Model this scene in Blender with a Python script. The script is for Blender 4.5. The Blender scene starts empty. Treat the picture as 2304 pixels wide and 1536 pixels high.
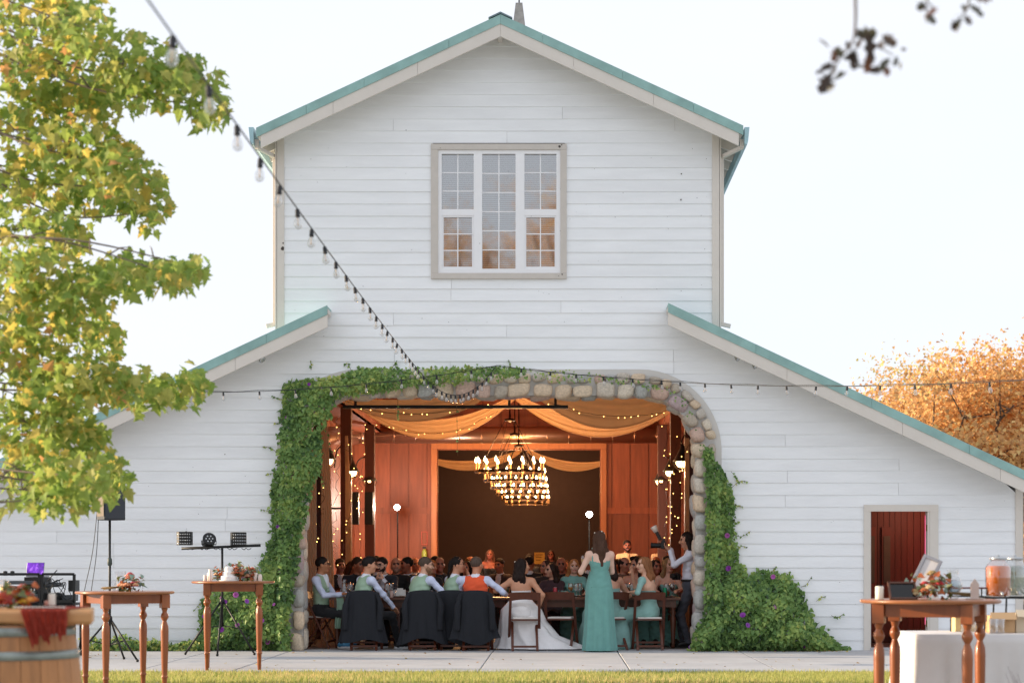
import bpy, bmesh, math, random
import numpy as np
from mathutils import Vector, Matrix, Euler
R = math.radians
SC = bpy.context.scene
COL = SC.collection
rnd = random.Random(7)

# ------------------------------------------------------------------ camera, sky, sun, exposure
FPX, CXP, CYP, CAMZ = 4480.0, 1255.0, 1260.0, 1.3      # focal length and vanishing point in photo pixels
FY = 28.9                                              # distance of the barn front
cam = bpy.data.cameras.new('camera'); camo = bpy.data.objects.new('camera', cam); COL.objects.link(camo)
camo.location = (0, 0, CAMZ); camo.rotation_euler = (R(90), 0, 0)
cam.sensor_width = 36; cam.lens = 70
cam.shift_x = -(CXP - 1152) / 2304; cam.shift_y = (CYP - 768) / 2304
cam.clip_start = 0.1; cam.clip_end = 2000
cam.dof.use_dof = True; cam.dof.focus_distance = 28.6; cam.dof.aperture_fstop = 2.8
SC.camera = camo
SUN_EL, SUN_AZ = 11.0, 5.0          # degrees; azimuth measured from -X towards +Y (behind the front wall)
wd = bpy.data.worlds.new('World'); SC.world = wd; wd.use_nodes = True
nt = wd.node_tree; bg = nt.nodes['Background']
sky = nt.nodes.new('ShaderNodeTexSky'); sky.sky_type = 'NISHITA'; sky.sun_disc = False
sky.sun_elevation = R(SUN_EL); sky.sun_rotation = R(270 + SUN_AZ)
sky.air_density = 1.0; sky.dust_density = 2.0; sky.ozone_density = 1.0; sky.altitude = 100
mixw = nt.nodes.new('ShaderNodeMix'); mixw.data_type = 'RGBA'; mixw.inputs[0].default_value = 0.93
cn = nt.nodes.new('ShaderNodeTexNoise'); cn.inputs['Scale'].default_value = 2.6; cn.inputs['Detail'].default_value = 5      # thin bright high cloud over the whole sky
cmap = nt.nodes.new('ShaderNodeMapping'); cmap.inputs['Scale'].default_value = (1, 1, 2.5); ctc = nt.nodes.new('ShaderNodeTexCoord')
ccr = nt.nodes.new('ShaderNodeValToRGB'); ccr.color_ramp.elements[0].position = .35; ccr.color_ramp.elements[0].color = (.925, .982, 1.10, 1); ccr.color_ramp.elements[1].position = .65; ccr.color_ramp.elements[1].color = (.975, 1.0, 1.07, 1)
csc = nt.nodes.new('ShaderNodeVectorMath'); csc.operation = 'SCALE'; csc.inputs['Scale'].default_value = 5.15
nt.links.new(ctc.outputs['Generated'], cmap.inputs[0]); nt.links.new(cmap.outputs[0], cn.inputs['Vector']); nt.links.new(cn.outputs[0], ccr.inputs[0]); nt.links.new(ccr.outputs[0], csc.inputs[0]); nt.links.new(csc.outputs[0], mixw.inputs[7])
nt.links.new(sky.outputs[0], mixw.inputs[6]); nt.links.new(mixw.outputs[2], bg.inputs[0])
bg.inputs[1].default_value = 0.11
sl = bpy.data.lights.new('sun', 'SUN'); so = bpy.data.objects.new('sun', sl); COL.objects.link(so)
sl.energy = 4.6; sl.angle = R(0.6); sl.color = (1.0, 0.78, 0.54)
sd = Vector((math.cos(R(SUN_AZ)), -math.sin(R(SUN_AZ)), -math.tan(R(SUN_EL))))
so.rotation_euler = sd.to_track_quat('-Z', 'Y').to_euler(); so.location = (-20, 25, 12)
vs = SC.view_settings; vs.view_transform = 'Standard'; vs.look = 'None'; vs.gamma = 1; vs.exposure = 0.9
vs.use_curve_mapping = False
SC.cycles.use_denoising = True
SC.cycles.max_bounces = 8; SC.cycles.diffuse_bounces = 4; SC.cycles.glossy_bounces = 4
SC.cycles.transmission_bounces = 6; SC.cycles.transparent_max_bounces = 16
SC.cycles.sample_clamp_indirect = 6; SC.cycles.caustics_reflective = False; SC.cycles.caustics_refractive = False

# ------------------------------------------------------------------ helpers
def W(x, y, Y=FY):
    return Vector(((x - CXP) * Y / FPX, Y, CAMZ - (y - CYP) * Y / FPX))
def WX(x, Y=FY): return (x - CXP) * Y / FPX
def WZ(y, Y=FY): return CAMZ - (y - CYP) * Y / FPX
def GY(y): return CAMZ * FPX / (y - CYP)               # distance of a ground point seen at pixel row y
def lin(h):
    h = h.lstrip('#'); o = []
    for i in (0, 2, 4):
        c = int(h[i:i+2], 16) / 255
        o.append(c / 12.92 if c <= .04045 else ((c + .055) / 1.055) ** 2.4)
    return (*o, 1.0)

MATS = {}
def mat(name, col, rough=.6, metal=0.0, var=.12, scale=6.0, stretch=(1, 1, 1), bump=0.0, bscale=None, rand=0.0,
        trans=0.0, emit=None, estr=0.0, spec=.5, coat=0.0, sheen=0.0, cols=None, detail=6):
    """Principled material with noise variation; 'rand' varies per object, 'cols' = palette chosen per object."""
    if name in MATS: return MATS[name]
    m = bpy.data.materials.new(name); m.use_nodes = True; MATS[name] = m
    n = m.node_tree.nodes; l = m.node_tree.links; p = n['Principled BSDF']
    if isinstance(col, str): col = lin(col)
    p.inputs['Roughness'].default_value = rough; p.inputs['Metallic'].default_value = metal
    p.inputs['Specular IOR Level'].default_value = spec; p.inputs['Coat Weight'].default_value = coat
    p.inputs['Sheen Weight'].default_value = sheen
    tc = n.new('ShaderNodeTexCoord'); mp = n.new('ShaderNodeMapping'); mp.inputs['Scale'].default_value = stretch
    oi = n.new('ShaderNodeObjectInfo')
    addv = n.new('ShaderNodeVectorMath'); addv.operation = 'MULTIPLY_ADD'
    l.new(oi.outputs['Random'], addv.inputs[0]); addv.inputs[1].default_value = (37, 17, 53)
    l.new(tc.outputs['Object'], addv.inputs[2]); l.new(addv.outputs[0], mp.inputs['Vector'])
    nz = n.new('ShaderNodeTexNoise'); nz.inputs['Scale'].default_value = scale; nz.inputs['Detail'].default_value = detail
    nz.inputs['Roughness'].default_value = .6
    l.new(mp.outputs[0], nz.inputs['Vector'])
    base = n.new('ShaderNodeRGB'); base.outputs[0].default_value = col
    src = base.outputs[0]
    if cols:
        cr = n.new('ShaderNodeValToRGB'); cr.color_ramp.interpolation = 'CONSTANT'
        el = cr.color_ramp.elements
        while len(el) < len(cols): el.new(.5)
        for i, c in enumerate(cols):
            el[i].position = i / len(cols); el[i].color = lin(c) if isinstance(c, str) else c
        l.new(oi.outputs['Random'], cr.inputs[0]); src = cr.outputs[0]
    hv = n.new('ShaderNodeHueSaturation'); l.new(src, hv.inputs['Color'])
    mr = n.new('ShaderNodeMapRange'); l.new(nz.outputs[0], mr.inputs[0])
    mr.inputs[1].default_value = .25; mr.inputs[2].default_value = .75
    mr.inputs[3].default_value = 1 - var; mr.inputs[4].default_value = 1 + var
    if rand:
        m2 = n.new('ShaderNodeMapRange'); l.new(oi.outputs['Random'], m2.inputs[0])
        m2.inputs[3].default_value = 1 - rand; m2.inputs[4].default_value = 1 + rand
        mu = n.new('ShaderNodeMath'); mu.operation = 'MULTIPLY'
        l.new(mr.outputs[0], mu.inputs[0]); l.new(m2.outputs[0], mu.inputs[1]); l.new(mu.outputs[0], hv.inputs['Value'])
    else:
        l.new(mr.outputs[0], hv.inputs['Value'])
    l.new(hv.outputs[0], p.inputs['Base Color'])
    if bump:
        nb = n.new('ShaderNodeTexNoise'); nb.inputs['Scale'].default_value = bscale or scale * 4; nb.inputs['Detail'].default_value = 4
        l.new(mp.outputs[0], nb.inputs['Vector'])
        b = n.new('ShaderNodeBump'); b.inputs['Strength'].default_value = bump; b.inputs['Distance'].default_value = .01
        l.new(nb.outputs[0], b.inputs['Height']); l.new(b.outputs[0], p.inputs['Normal'])
    if emit is not None:
        p.inputs['Emission Color'].default_value = lin(emit) if isinstance(emit, str) else emit
        p.inputs['Emission Strength'].default_value = estr
    if trans:
        tr = n.new('ShaderNodeBsdfTranslucent'); l.new(hv.outputs[0], tr.inputs['Color'])
        ms = n.new('ShaderNodeMixShader'); ms.inputs[0].default_value = trans
        out = n['Material Output']
        l.new(p.outputs[0], ms.inputs[1]); l.new(tr.outputs[0], ms.inputs[2]); l.new(ms.outputs[0], out.inputs['Surface'])
    return m
def glassmat(name, col='#ffffff', refl=.12, tint=.9, rough=.0):
    """thin clear glass: mostly see-through with a mirror reflection"""
    if name in MATS: return MATS[name]
    m = bpy.data.materials.new(name); m.use_nodes = True; MATS[name] = m
    n = m.node_tree.nodes; l = m.node_tree.links; n.remove(n['Principled BSDF'])
    c = lin(col)
    t = n.new('ShaderNodeBsdfTransparent'); t.inputs[0].default_value = (c[0]*tint, c[1]*tint, c[2]*tint, 1)
    g = n.new('ShaderNodeBsdfGlossy'); g.inputs['Roughness'].default_value = rough
    lw = n.new('ShaderNodeLayerWeight'); lw.inputs[0].default_value = .5
    mr = n.new('ShaderNodeMapRange'); mr.inputs[3].default_value = refl; mr.inputs[4].default_value = min(1, refl + .55)
    l.new(lw.outputs['Facing'], mr.inputs[0])
    ms = n.new('ShaderNodeMixShader'); l.new(mr.outputs[0], ms.inputs[0])
    l.new(t.outputs[0], ms.inputs[1]); l.new(g.outputs[0], ms.inputs[2]); l.new(ms.outputs[0], n['Material Output'].inputs['Surface'])
    return m
def emitmat(name, col, st):
    if name in MATS: return MATS[name]
    m = bpy.data.materials.new(name); m.use_nodes = True; MATS[name] = m
    n = m.node_tree.nodes; l = m.node_tree.links; n.remove(n['Principled BSDF'])
    e = n.new('ShaderNodeEmission'); e.inputs[0].default_value = lin(col); e.inputs[1].default_value = st
    l.new(e.outputs[0], n['Material Output'].inputs['Surface'])
    return m

class MB:
    """collects shapes; build() links them as one mesh object"""
    def __init__(s): s.v = []; s.f = []; s.m = []; s.sm = []
    def add(s, vs, fs, mi=0, smooth=False):
        o = len(s.v); s.v += [tuple(v) for v in vs]; s.f += [tuple(i + o for i in f) for f in fs]
        s.m += [mi] * len(fs); s.sm += [smooth] * len(fs); return s
    def box(s, c, sz, rot=None, mi=0, bev=0):
        hx, hy, hz = sz[0]/2, sz[1]/2, sz[2]/2
        vs = [Vector((x, y, z)) for x in (-hx, hx) for y in (-hy, hy) for z in (-hz, hz)]
        if rot is not None:
            M = rot if isinstance(rot, Matrix) else Euler(rot).to_matrix()
            vs = [M @ v for v in vs]
        c = Vector(c); vs = [v + c for v in vs]
        return s.add(vs, [(0,1,3,2),(4,6,7,5),(0,4,5,1),(2,3,7,6),(0,2,6,4),(1,5,7,3)], mi)
    def bb(s, x0, x1, y0, y1, z0, z1, mi=0):
        return s.box(((x0+x1)/2, (y0+y1)/2, (z0+z1)/2), (abs(x1-x0), abs(y1-y0), abs(z1-z0)), None, mi)
    def bar(s, a, b, w, h=None, up=(0, 0, 1), mi=0):
        a, b = Vector(a), Vector(b); d = (b - a); L = d.length; d.normalize(); h = h or w
        u = Vector(up); x = d.cross(u)
        if x.length < 1e-4: x = d.cross(Vector((0, 1, 0)))
        x.normalize(); u = x.cross(d)
        M = Matrix((x, d, u)).transposed()
        return s.box((a + b) / 2, (w, L, h), M, mi)
    def prism(s, poly, y0, y1, mi=0):
        """polygon of (x,z) extruded from y0 to y1"""
        n = len(poly)
        vs = [(x, y0, z) for x, z in poly] + [(x, y1, z) for x, z in poly]
        fs = [tuple(range(n)), tuple(range(2*n-1, n-1, -1))]
        fs += [(i, i+n, (i+1) % n + n, (i+1) % n) for i in range(n)]
        return s.add(vs, fs, mi)
    def zprism(s, poly, z0, z1, mi=0):
        n = len(poly)
        vs = [(x, y, z0) for x, y in poly] + [(x, y, z1) for x, y in poly]
        fs = [tuple(range(n-1, -1, -1)), tuple(range(n, 2*n))]
        fs += [(i, (i+1) % n, (i+1) % n + n, i+n) for i in range(n)]
        return s.add(vs, fs, mi)
    def tube(s, pts, rad, n=8, mi=0, caps=True, smooth=True):
        pts = [Vector(p) for p in pts]; k = len(pts)
        rad = [rad]*k if not hasattr(rad, '__len__') else rad
        o = len(s.v); prev = None
        for i, p in enumerate(pts):
            d = (pts[min(i+1, k-1)] - pts[max(i-1, 0)]).normalized()
            if prev is None:
                a = Vector((0, 0, 1)) if abs(d.z) < .9 else Vector((1, 0, 0))
                x = d.cross(a).normalized()
            else:
                x = prev - d * prev.dot(d)
                x = x.normalized() if x.length > 1e-6 else d.orthogonal().normalized()
            prev = x; y = d.cross(x)
            for j in range(n):
                t = 2*math.pi*j/n
                s.v.append(tuple(p + (x*math.cos(t) + y*math.sin(t)) * rad[i]))
        for i in range(k-1):
            for j in range(n):
                s.f.append((o+i*n+j, o+i*n+(j+1) % n, o+(i+1)*n+(j+1) % n, o+(i+1)*n+j)); s.m.append(mi); s.sm.append(smooth)
        if caps:
            s.f.append(tuple(o+j for j in range(n-1, -1, -1))); s.m.append(mi); s.sm.append(False)
            s.f.append(tuple(o+(k-1)*n+j for j in range(n))); s.m.append(mi); s.sm.append(False)
        return s
    def lathe(s, prof, n=20, c=(0, 0, 0), mi=0, smooth=True, sx=1, sy=1, M=None):
        """profile of (r,z) turned about the z axis"""
        o = len(s.v); k = len(prof); c = Vector(c)
        for r, z in prof:
            for j in range(n):
                t = 2*math.pi*j/n
                v = Vector((r*math.cos(t)*sx, r*math.sin(t)*sy, z))
                if M is not None: v = M @ v
                s.v.append(tuple(v + c))
        for i in range(k-1):
            for j in range(n):
                s.f.append((o+i*n+j, o+i*n+(j+1) % n, o+(i+1)*n+(j+1) % n, o+(i+1)*n+j)); s.m.append(mi); s.sm.append(smooth)
        if prof[0][0] > 1e-5: s.f.append(tuple(o+j for j in range(n-1, -1, -1))); s.m.append(mi); s.sm.append(False)
        if prof[-1][0] > 1e-5: s.f.append(tuple(o+(k-1)*n+j for j in range(n))); s.m.append(mi); s.sm.append(False)
        return s
    def ball(s, c, r, n=10, mi=0, M=None):
        r = (r, r, r) if not hasattr(r, '__len__') else r
        prof = [(math.sin(math.pi*i/(n//2+1)), -math.cos(math.pi*i/(n//2+1))) for i in range(n//2+2)]
        o = len(s.v); s.lathe([(max(a, 1e-6), b) for a, b in prof], n, (0, 0, 0), mi)
        c = Vector(c)
        for i in range(o, len(s.v)):
            v = Vector((s.v[i][0]*r[0], s.v[i][1]*r[1], s.v[i][2]*r[2]))
            if M is not None: v = M @ v
            s.v[i] = tuple(v + c)
        return s
    def grid(s, rows, mi=0, smooth=True, close=False):
        """rows: list of equally long point lists"""
        o = len(s.v); a, b = len(rows), len(rows[0])
        for r_ in rows: s.v += [tuple(p) for p in r_]
        for i in range(a-1):
            for j in range(b if close else b-1):
                j2 = (j+1) % b
                s.f.append((o+i*b+j, o+i*b+j2, o+(i+1)*b+j2, o+(i+1)*b+j)); s.m.append(mi); s.sm.append(smooth)
        return s
    def mesh(s, name, mats):
        me = bpy.data.meshes.new(name); me.from_pydata(s.v, [], s.f)
        for m in (mats if isinstance(mats, (list, tuple)) else [mats]): me.materials.append(m)
        me.polygons.foreach_set('material_index', s.m); me.polygons.foreach_set('use_smooth', s.sm)
        me.update(); return me
    def build(s, name, mats, parent=None, world=True):
        me = s.mesh(name, mats)
        return link(name, me, parent, world=world)

def off(parent):
    o = Vector((0, 0, 0))
    while parent is not None: o += parent.location; parent = parent.parent
    return o
def link(name, me, parent=None, loc=None, rot=None, scale=None, world=True):
    """world=True: mesh (or loc) is given in world coordinates, the parents are only moved, not turned"""
    o = bpy.data.objects.new(name, me); COL.objects.link(o); o.parent = parent
    b = Vector(loc) if loc is not None else Vector((0, 0, 0))
    if parent is not None and world: b = b - off(parent)
    o.location = b
    if rot is not None: o.rotation_euler = rot
    if scale is not None: o.scale = scale
    return o
def tag(o, label=None, cat=None, group=None, kind=None):
    if label: o['label'] = label
    if cat: o['category'] = cat
    if group: o['group'] = group
    if kind: o['kind'] = kind
    return o
def thing(name, label, cat, loc=(0, 0, 0), rz=0, group=None):
    o = bpy.data.objects.new(name, None); COL.objects.link(o); o.empty_display_size = .1
    o.location = loc; o.rotation_euler = (0, 0, rz)
    return tag(o, label, cat, group)
def copy_tree(o, parent=None, loc=None, rz=None, label=None, group=None, sc=None):
    c = o.copy(); COL.objects.link(c); c.parent = parent
    if loc is not None: c.location = loc
    if rz is not None: c.rotation_euler = (0, 0, rz)
    if sc is not None: c.scale = (sc, sc, sc)
    if label: c['label'] = label
    if group: c['group'] = group
    for ch in o.children: copy_tree(ch, c)
    return c
def bevel(o, w=.006, seg=2):
    b = o.modifiers.new('bevel', 'BEVEL'); b.width = w; b.segments = seg; b.limit_method = 'ANGLE'; b.angle_limit = R(40)
    return o
def spline(pts, n=8):
    """Catmull-Rom through points"""
    P = [Vector(p) for p in pts]; P = [P[0]*2-P[1]] + P + [P[-1]*2-P[-2]]
    out = []
    for i in range(1, len(P)-2):
        for k in range(n):
            t = k/n; a, b, c, d = P[i-1], P[i], P[i+1], P[i+2]
            out.append(.5*((2*b)+(c-a)*t+(2*a-5*b+4*c-d)*t*t+(3*b-a-3*c+d)*t**3))
    out.append(P[-2]); return out
# ------------------------------------------------------------------ ground
M_board = mat('white_siding_paint', '#f0f2f4', .55, var=.06, scale=2.2, stretch=(.5, 1, 3), bump=.2, bscale=24, rand=.022, detail=9)
M_wallback = mat('sheathing_paint', '#d5d5d3', .8)
M_trim = mat('cream_trim_paint', '#d8d1c8', .55, var=.04, scale=4, bump=.08, bscale=40, rand=.02)
M_teal = mat('teal_metal_roof', '#8db2ad', .55, metal=.0, var=.2, scale=3, stretch=(1, 1, 1), rand=.03)
M_white = mat('white_window_paint', '#eeeef0', .4, var=.02)
M_conc = mat('concrete', '#b3b4b6', .85, var=.13, scale=1.6, bump=.2, bscale=60, detail=10)
M_mortar = mat('mortar', '#b9b6b2', .95, var=.12, scale=12, bump=.5, bscale=60)
M_stone = mat('river_stone', '#b0a79c', .8, var=.28, scale=5, bump=.6, bscale=14,
              cols=['#c2b8ab', '#d0bda4', '#b0aeab', '#c4a797', '#cdc2b3', '#b5a999', '#b7a3a4', '#d2bca2', '#adada8', '#c8ae9f', '#bdb5aa', '#d6cab8'])
M_wood_in = mat('barn_wood_inside', '#84452a', .6, var=.25, scale=3, stretch=(5, 5, .5), bump=.1, rand=.2)
M_pine = mat('pine_casing', '#a9683c', .5, var=.18, scale=3, stretch=(5, 5, .6), rand=.05)
M_post = mat('dark_post_wood', '#4a2418', .6, var=.2, scale=3, stretch=(5, 5, .5))
M_black = mat('black_metal', '#141414', .45, metal=.2, var=.1)
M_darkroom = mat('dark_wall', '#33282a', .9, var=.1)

lawn = MB()
n = 60
rows = []
for j in range(n + 1):
    yy = -60 + 460 * (j / n) ** 1.3
    rows.append([(xx, yy, -.03 - .05 * (yy < 21.5)) for xx in [-220 + 440 * i / 40 for i in range(41)]])
M_soil = mat('lawn_soil', '#9c9f98', .95, var=.35, scale=1.3, bump=.4, bscale=40)
tag(lawn.grid(rows).build('ground', M_soil), kind='structure')
LAWN_Y = GY(1509)
slab_root = None
# pavement of concrete slabs in front of the barn, each a piece of its own
pv = MB(); pv.bb(-30, 30, LAWN_Y + .02, 60.0, -.10, -.028)
pave = tag(pv.build('pavement', mat('joint_earth', '#4b463f', .95)), kind='structure')
xs = [-30, -20, -13.5, -9.6, WX(335, 24.2), WX(525, 24.2) + .1, WX(1081, 24.0), WX(1415, 24.0), WX(1740, 24.0), 6.4, 9.9, 14, 22, 30]
ys = [LAWN_Y + .03, FY + .02]
rs = random.Random(3)
for i in range(len(xs) - 1):
    a, b = xs[i] + .006, xs[i+1] - .006
    sk = [0] * 2
    t0 = (xs[i] / 12, xs[i+1] / 12)       # joints lean a little as laid
    m = MB(); dz = rs.uniform(-.002, .002)
    y0, y1 = LAWN_Y + .03, FY + .3
    da, db = -.35 * (1 if 2 < i < 9 else .0), -.35 * (1 if 1 < i < 8 else .0)
    m.zprism([(a, y0), (b, y0), (b, y1), (a, y1)], -.09, dz)
    bevel(m.build('slab', M_conc, pave), .008, 2)
# barn floor, slightly lower sheen
fl = MB(); fl.bb(-8.3, 6.6, FY + .31, 61.5, -.09, .002)
tag(fl.build('floor', mat('barn_floor', '#7d7570', .55, var=.1, scale=2)), kind='structure')

# ------------------------------------------------------------------ barn
barn = thing('barn', 'white clapboard barn with teal roof edges and a stone arched opening', 'barn', (WX(1125), FY, 0))
wall = MB()
def fx(x): return WX(x)
def fz(y): return WZ(y)
ARX0, ARX1, ARY, ARR = 690, 1557, 897, 118
def arch_x(y, o):
    """left and right edge of the arch opening, grown by o pixels, at row y; None above it"""
    yt, r_ = ARY - o, ARR + o
    if y < yt: return None
    dx = 0 if y >= yt + r_ else r_ - math.sqrt(max(0, r_*r_ - (yt + r_ - y)**2))
    return ARX0 - o + dx, ARX1 + o - dx
def arch_path(o, n=14, yb=1470):
    yt, r_ = ARY - o, ARR + o; a0, a1 = ARX0 - o, ARX1 + o
    P = [(a0, yb), (a0, (yb + yt + r_) / 2)]
    P += [(a0 + r_ - r_*math.cos(t), yt + r_ - r_*math.sin(t)) for t in [math.pi/2*i/n for i in range(n+1)]]
    P += [(a0 + r_ + (a1 - a0 - 2*r_)*k/6, yt) for k in range(1, 6)]
    P += [(a1 - r_ + r_*math.sin(t), yt + r_ - r_*math.cos(t)) for t in [math.pi/2*i/n for i in range(n+1)]]
    P += [(a1, (yb + yt + r_) / 2), (a1, yb)]
    return P
def xl(y):
    if y < 733: return max(636, 1125 - (y - 72) / .46)
    return max(-40, min(636, 737 - (y - 733) / .469))
def xr(y):
    if y < 730: return min(1612, 1125 + (y - 72) / .46)
    return min(2290, max(1612, 1503 + (y - 730) / .469))
WIN = (974, 329, 1271, 624); DOOR = (1947, 1139, 2106, 1480)
# sheathing behind the boards: vertical strips so the openings stay open
sw = MB(); y = 1470; 
def spans(y0, y1):
    """free spans of the front wall for a course between rows y0 (bottom) and y1 (top): list of (xb0,xb1,xt0,xt1)"""
    S = [[xl(y0), xr(y0), xl(y1), xr(y1)]]
    def cut(l0, r0, l1, r1):
        out = []
        for s_ in S:
            if r0 <= s_[0] or l0 >= s_[1]: out.append(s_); continue
            if l0 > s_[0]: out.append([s_[0], l0, s_[2], l1])
            if r0 < s_[1]: out.append([r0, s_[1], r1, s_[3]])
        return out
    ym = (y0 + y1) / 2
    if WIN[1] < ym < WIN[3]: S = cut(WIN[0], WIN[2], WIN[0], WIN[2])
    if DOOR[1] < ym: S = cut(DOOR[0], DOOR[2], DOOR[0], DOOR[2])
    a = arch_x(y0, 36); b = arch_x(y1, 36)
    if a:
        if b is None: b = ((ARX0 + ARX1) / 2 - 300, (ARX0 + ARX1) / 2 + 300)
        S = cut(a[0], a[1], b[0], b[1])
    return [s_ for s_ in S if s_[1] - s_[0] > 4]
CH = 27.25
wallp = None
yb = 1466.0; k = 0
courses = []
while yb > 90:
    yt = yb - CH
    courses.append((yb, yt)); yb = yt
for (y0, y1) in courses:
    for s_ in spans(y0, y1):
        sw.prism([(fx(s_[0]), fz(y0)), (fx(s_[1]), fz(y0)), (fx(s_[3]), fz(y1)), (fx(s_[2]), fz(y1))], FY + .001, FY + .14)
wallp = sw.build('wall', M_wallback, barn)
rb = random.Random(11)
nb = 0
for ci, (y0, y1) in enumerate(courses):
    for s_ in spans(y0, y1):
        cuts = []
        L = s_[1] - s_[0]
        if L > 420:
            j = s_[0] + rb.choice([190, 315, 430, 560, 690])
            while j < s_[1] - 120:
                cuts.append(round((j - 5) / 126) * 126 + 5 + rb.uniform(-3, 3)); j += rb.choice([500, 630, 760])
        cuts = [c for c in cuts if s_[0] + 60 < c < s_[1] - 60]
        ed = [None] + sorted(cuts) + [None]
        for i in range(len(ed) - 1):
            b0 = s_[0] if ed[i] is None else ed[i] + .35; t0 = s_[2] if ed[i] is None else ed[i] + .35
            b1 = s_[1] if ed[i+1] is None else ed[i+1] - .35; t1 = s_[3] if ed[i+1] is None else ed[i+1] - .35
            if b1 - b0 < 3: continue
            z0, z1 = fz(y0) - .008 + rb.uniform(-.0025, .0025), fz(y1) - .002
            pb = .0185 + rb.uniform(-.002, .002)
            m = MB()
            vs = [(fx(b0), FY, z0), (fx(b1), FY, z0), (fx(b0), FY - pb, z0), (fx(b1), FY - pb, z0),
                  (fx(t0), FY, z1), (fx(t1), FY, z1), (fx(t0), FY - .005, z1), (fx(t1), FY - .005, z1)]
            m.add(vs, [(0, 1, 3, 2), (2, 3, 7, 6), (4, 6, 7, 5), (0, 2, 6, 4), (1, 5, 7, 3), (0, 4, 5, 1)])
            m.build('siding_board', M_board, wallp); nb += 1
# nail heads, knots and chips in the paint
nl = MB(); rn = random.Random(15)
for (x, y, r_) in [(1259, 331, .02), (1264, 328, .010), (1265, 618, .013), (1257, 622, .007), (991, 335, .007), (1533, 392, .011), (1532, 450, .014), (914, 294, .007), (637, 560, .03), (638, 548, .014), (1075, 330, .006), (507, 1022, .01), (420, 1195, .012), (1988, 1143, .008)] + \
        [(rn.uniform(660, 1590), rn.uniform(330, 800), rn.uniform(.003, .006)) for _ in range(70)] + [(rn.uniform(120, 600), rn.uniform(1020, 1440), rn.uniform(.003, .006)) for _ in range(30)] + [(rn.uniform(1640, 2280), rn.uniform(1110, 1440), rn.uniform(.003, .006)) for _ in range(30)]:
    yy = FY - .024 - (.03 if r_ > .0065 and 960 < x < 1280 and 300 < y < 640 else .018 if x < 645 else 0)
    nl.add([(fx(x) + r_ * math.cos(a) * rn.uniform(.6, 1.1), yy, fz(y) + r_ * math.sin(a) * rn.uniform(.6, 1.1)) for a in [6.283 * k / 7 for k in range(7)]], [tuple(range(7))])
tag(nl.build('nail_marks', mat('nail_rust', '#4a423c', .9), wallp), kind='stuff')
# side walls and rear wall of tower and wings
sh = MB()
zt = fz(300)
for xx in (629, 1613): sh.bb(fx(xx) - .02, fx(xx) + .06, FY + .0, 61.5, fz(760), zt)
for xx, in ((-42,), (2290,)): sh.bb(fx(xx) - .02, fx(xx) + .06, FY + .0, 61.5, -.05, fz(1080))
sh.prism([(fx(-42), -.05), (fx(2290), -.05), (fx(2290), fz(1085)), (fx(1613), fz(770)), (fx(1613), fz(300)), (fx(1125), fz(72)), (fx(629), fz(300)), (fx(629), fz(770)), (fx(-42), fz(1085))], 61.4, 61.5)
sh.build('outer_wall', M_board, barn)
# roofs
OV = FY - .5
def px(x, y, Y): w = W(x, y, Y); return (w.x, w.z)
def roof(pts, y0, y1, name, thick=.06):
    (xa, ya), (xb, yb_) = pts
    a, b = px(xa, ya, OV), px(xb, yb_, OV)
    m = MB(); m.prism([a, b, (b[0], b[1]-.03), (a[0], a[1]-.03)], y0, y1)
    o = m.build(name, M_teal, barn)
    m = MB(); m.prism([(a[0], a[1]-.031), (b[0], b[1]-.031), (b[0], b[1]-.031-thick), (a[0], a[1]-.031-thick)], y0 + .02, y1 - .02)
    m.build('soffit', M_trim, o)
    return o
AP = (1126, 36)
tl = roof([AP, (577, 291)], OV, 61.9, 'roof_slope'); tr_ = roof([(1126.3, 36), (1672, 286)], OV, 61.9, 'roof_slope')
wl0 = roof([(737, 689), (-95, 1079)], OV, FY - .03, 'roof_overhang'); wr0 = roof([(1503, 684), (2330, 1072)], OV, FY - .03, 'roof_overhang')
wl = roof([(628, 740), (-95, 1079)], FY - .03, 61.9, 'roof_slope'); wr = roof([(1616, 737), (2330, 1072)], FY - .03, 61.9, 'roof_slope')
def fascia(p0, p1, par, segs, te=(0, 0)):
    """teal drip flashing over a cream rake board, in lengths butted end to end"""
    (x0, y0), (x1, y1) = p0, p1
    def at(x): return y0 + (y1 - y0) * (x - x0) / (x1 - x0)
    st = [x0] + segs + [x1]
    for i in range(len(st) - 1):
        a, b = st[i], st[i+1]; g = .5 if b > a else -.5
        if i: a += g
        m = MB(); m.prism([px(a, at(a) - 2, OV), px(b, at(b) - 2, OV), px(b, at(b) + 19, OV), px(a, at(a) + 19, OV)], OV - .034 - .004 * (i % 2), OV - .004)
        m.build('drip_flashing', M_teal, par)
    st = [x0] + [s_ + (70 if x1 > x0 else -70) for s_ in segs if abs(s_ - x1) > 140] + [x1 - (10 if x1 > x0 else -10)]
    for i in range(len(st) - 1):
        a, b = st[i], st[i+1]
        g = .6 if b > a else -.6
        if i: a += g
        m = MB(); m.prism([px(a, at(a) + 17.5, OV), px(b, at(b) + 17.5, OV), px(b, at(b) + 47, OV), px(a, at(a) + 47, OV)], OV - .022, OV + .022)
        m.build('rake_board', M_trim, par)
fascia((1126, 36), (577, 291), tl, [1010, 820, 690]); fascia((1126.4, 36), (1672, 286), tr_, [1220, 1400, 1560])
fascia((737, 689), (-95, 1079), wl0, [600, 420, 200]); fascia((1503, 684), (2330, 1072), wr0, [1700, 1960, 2180])
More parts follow.
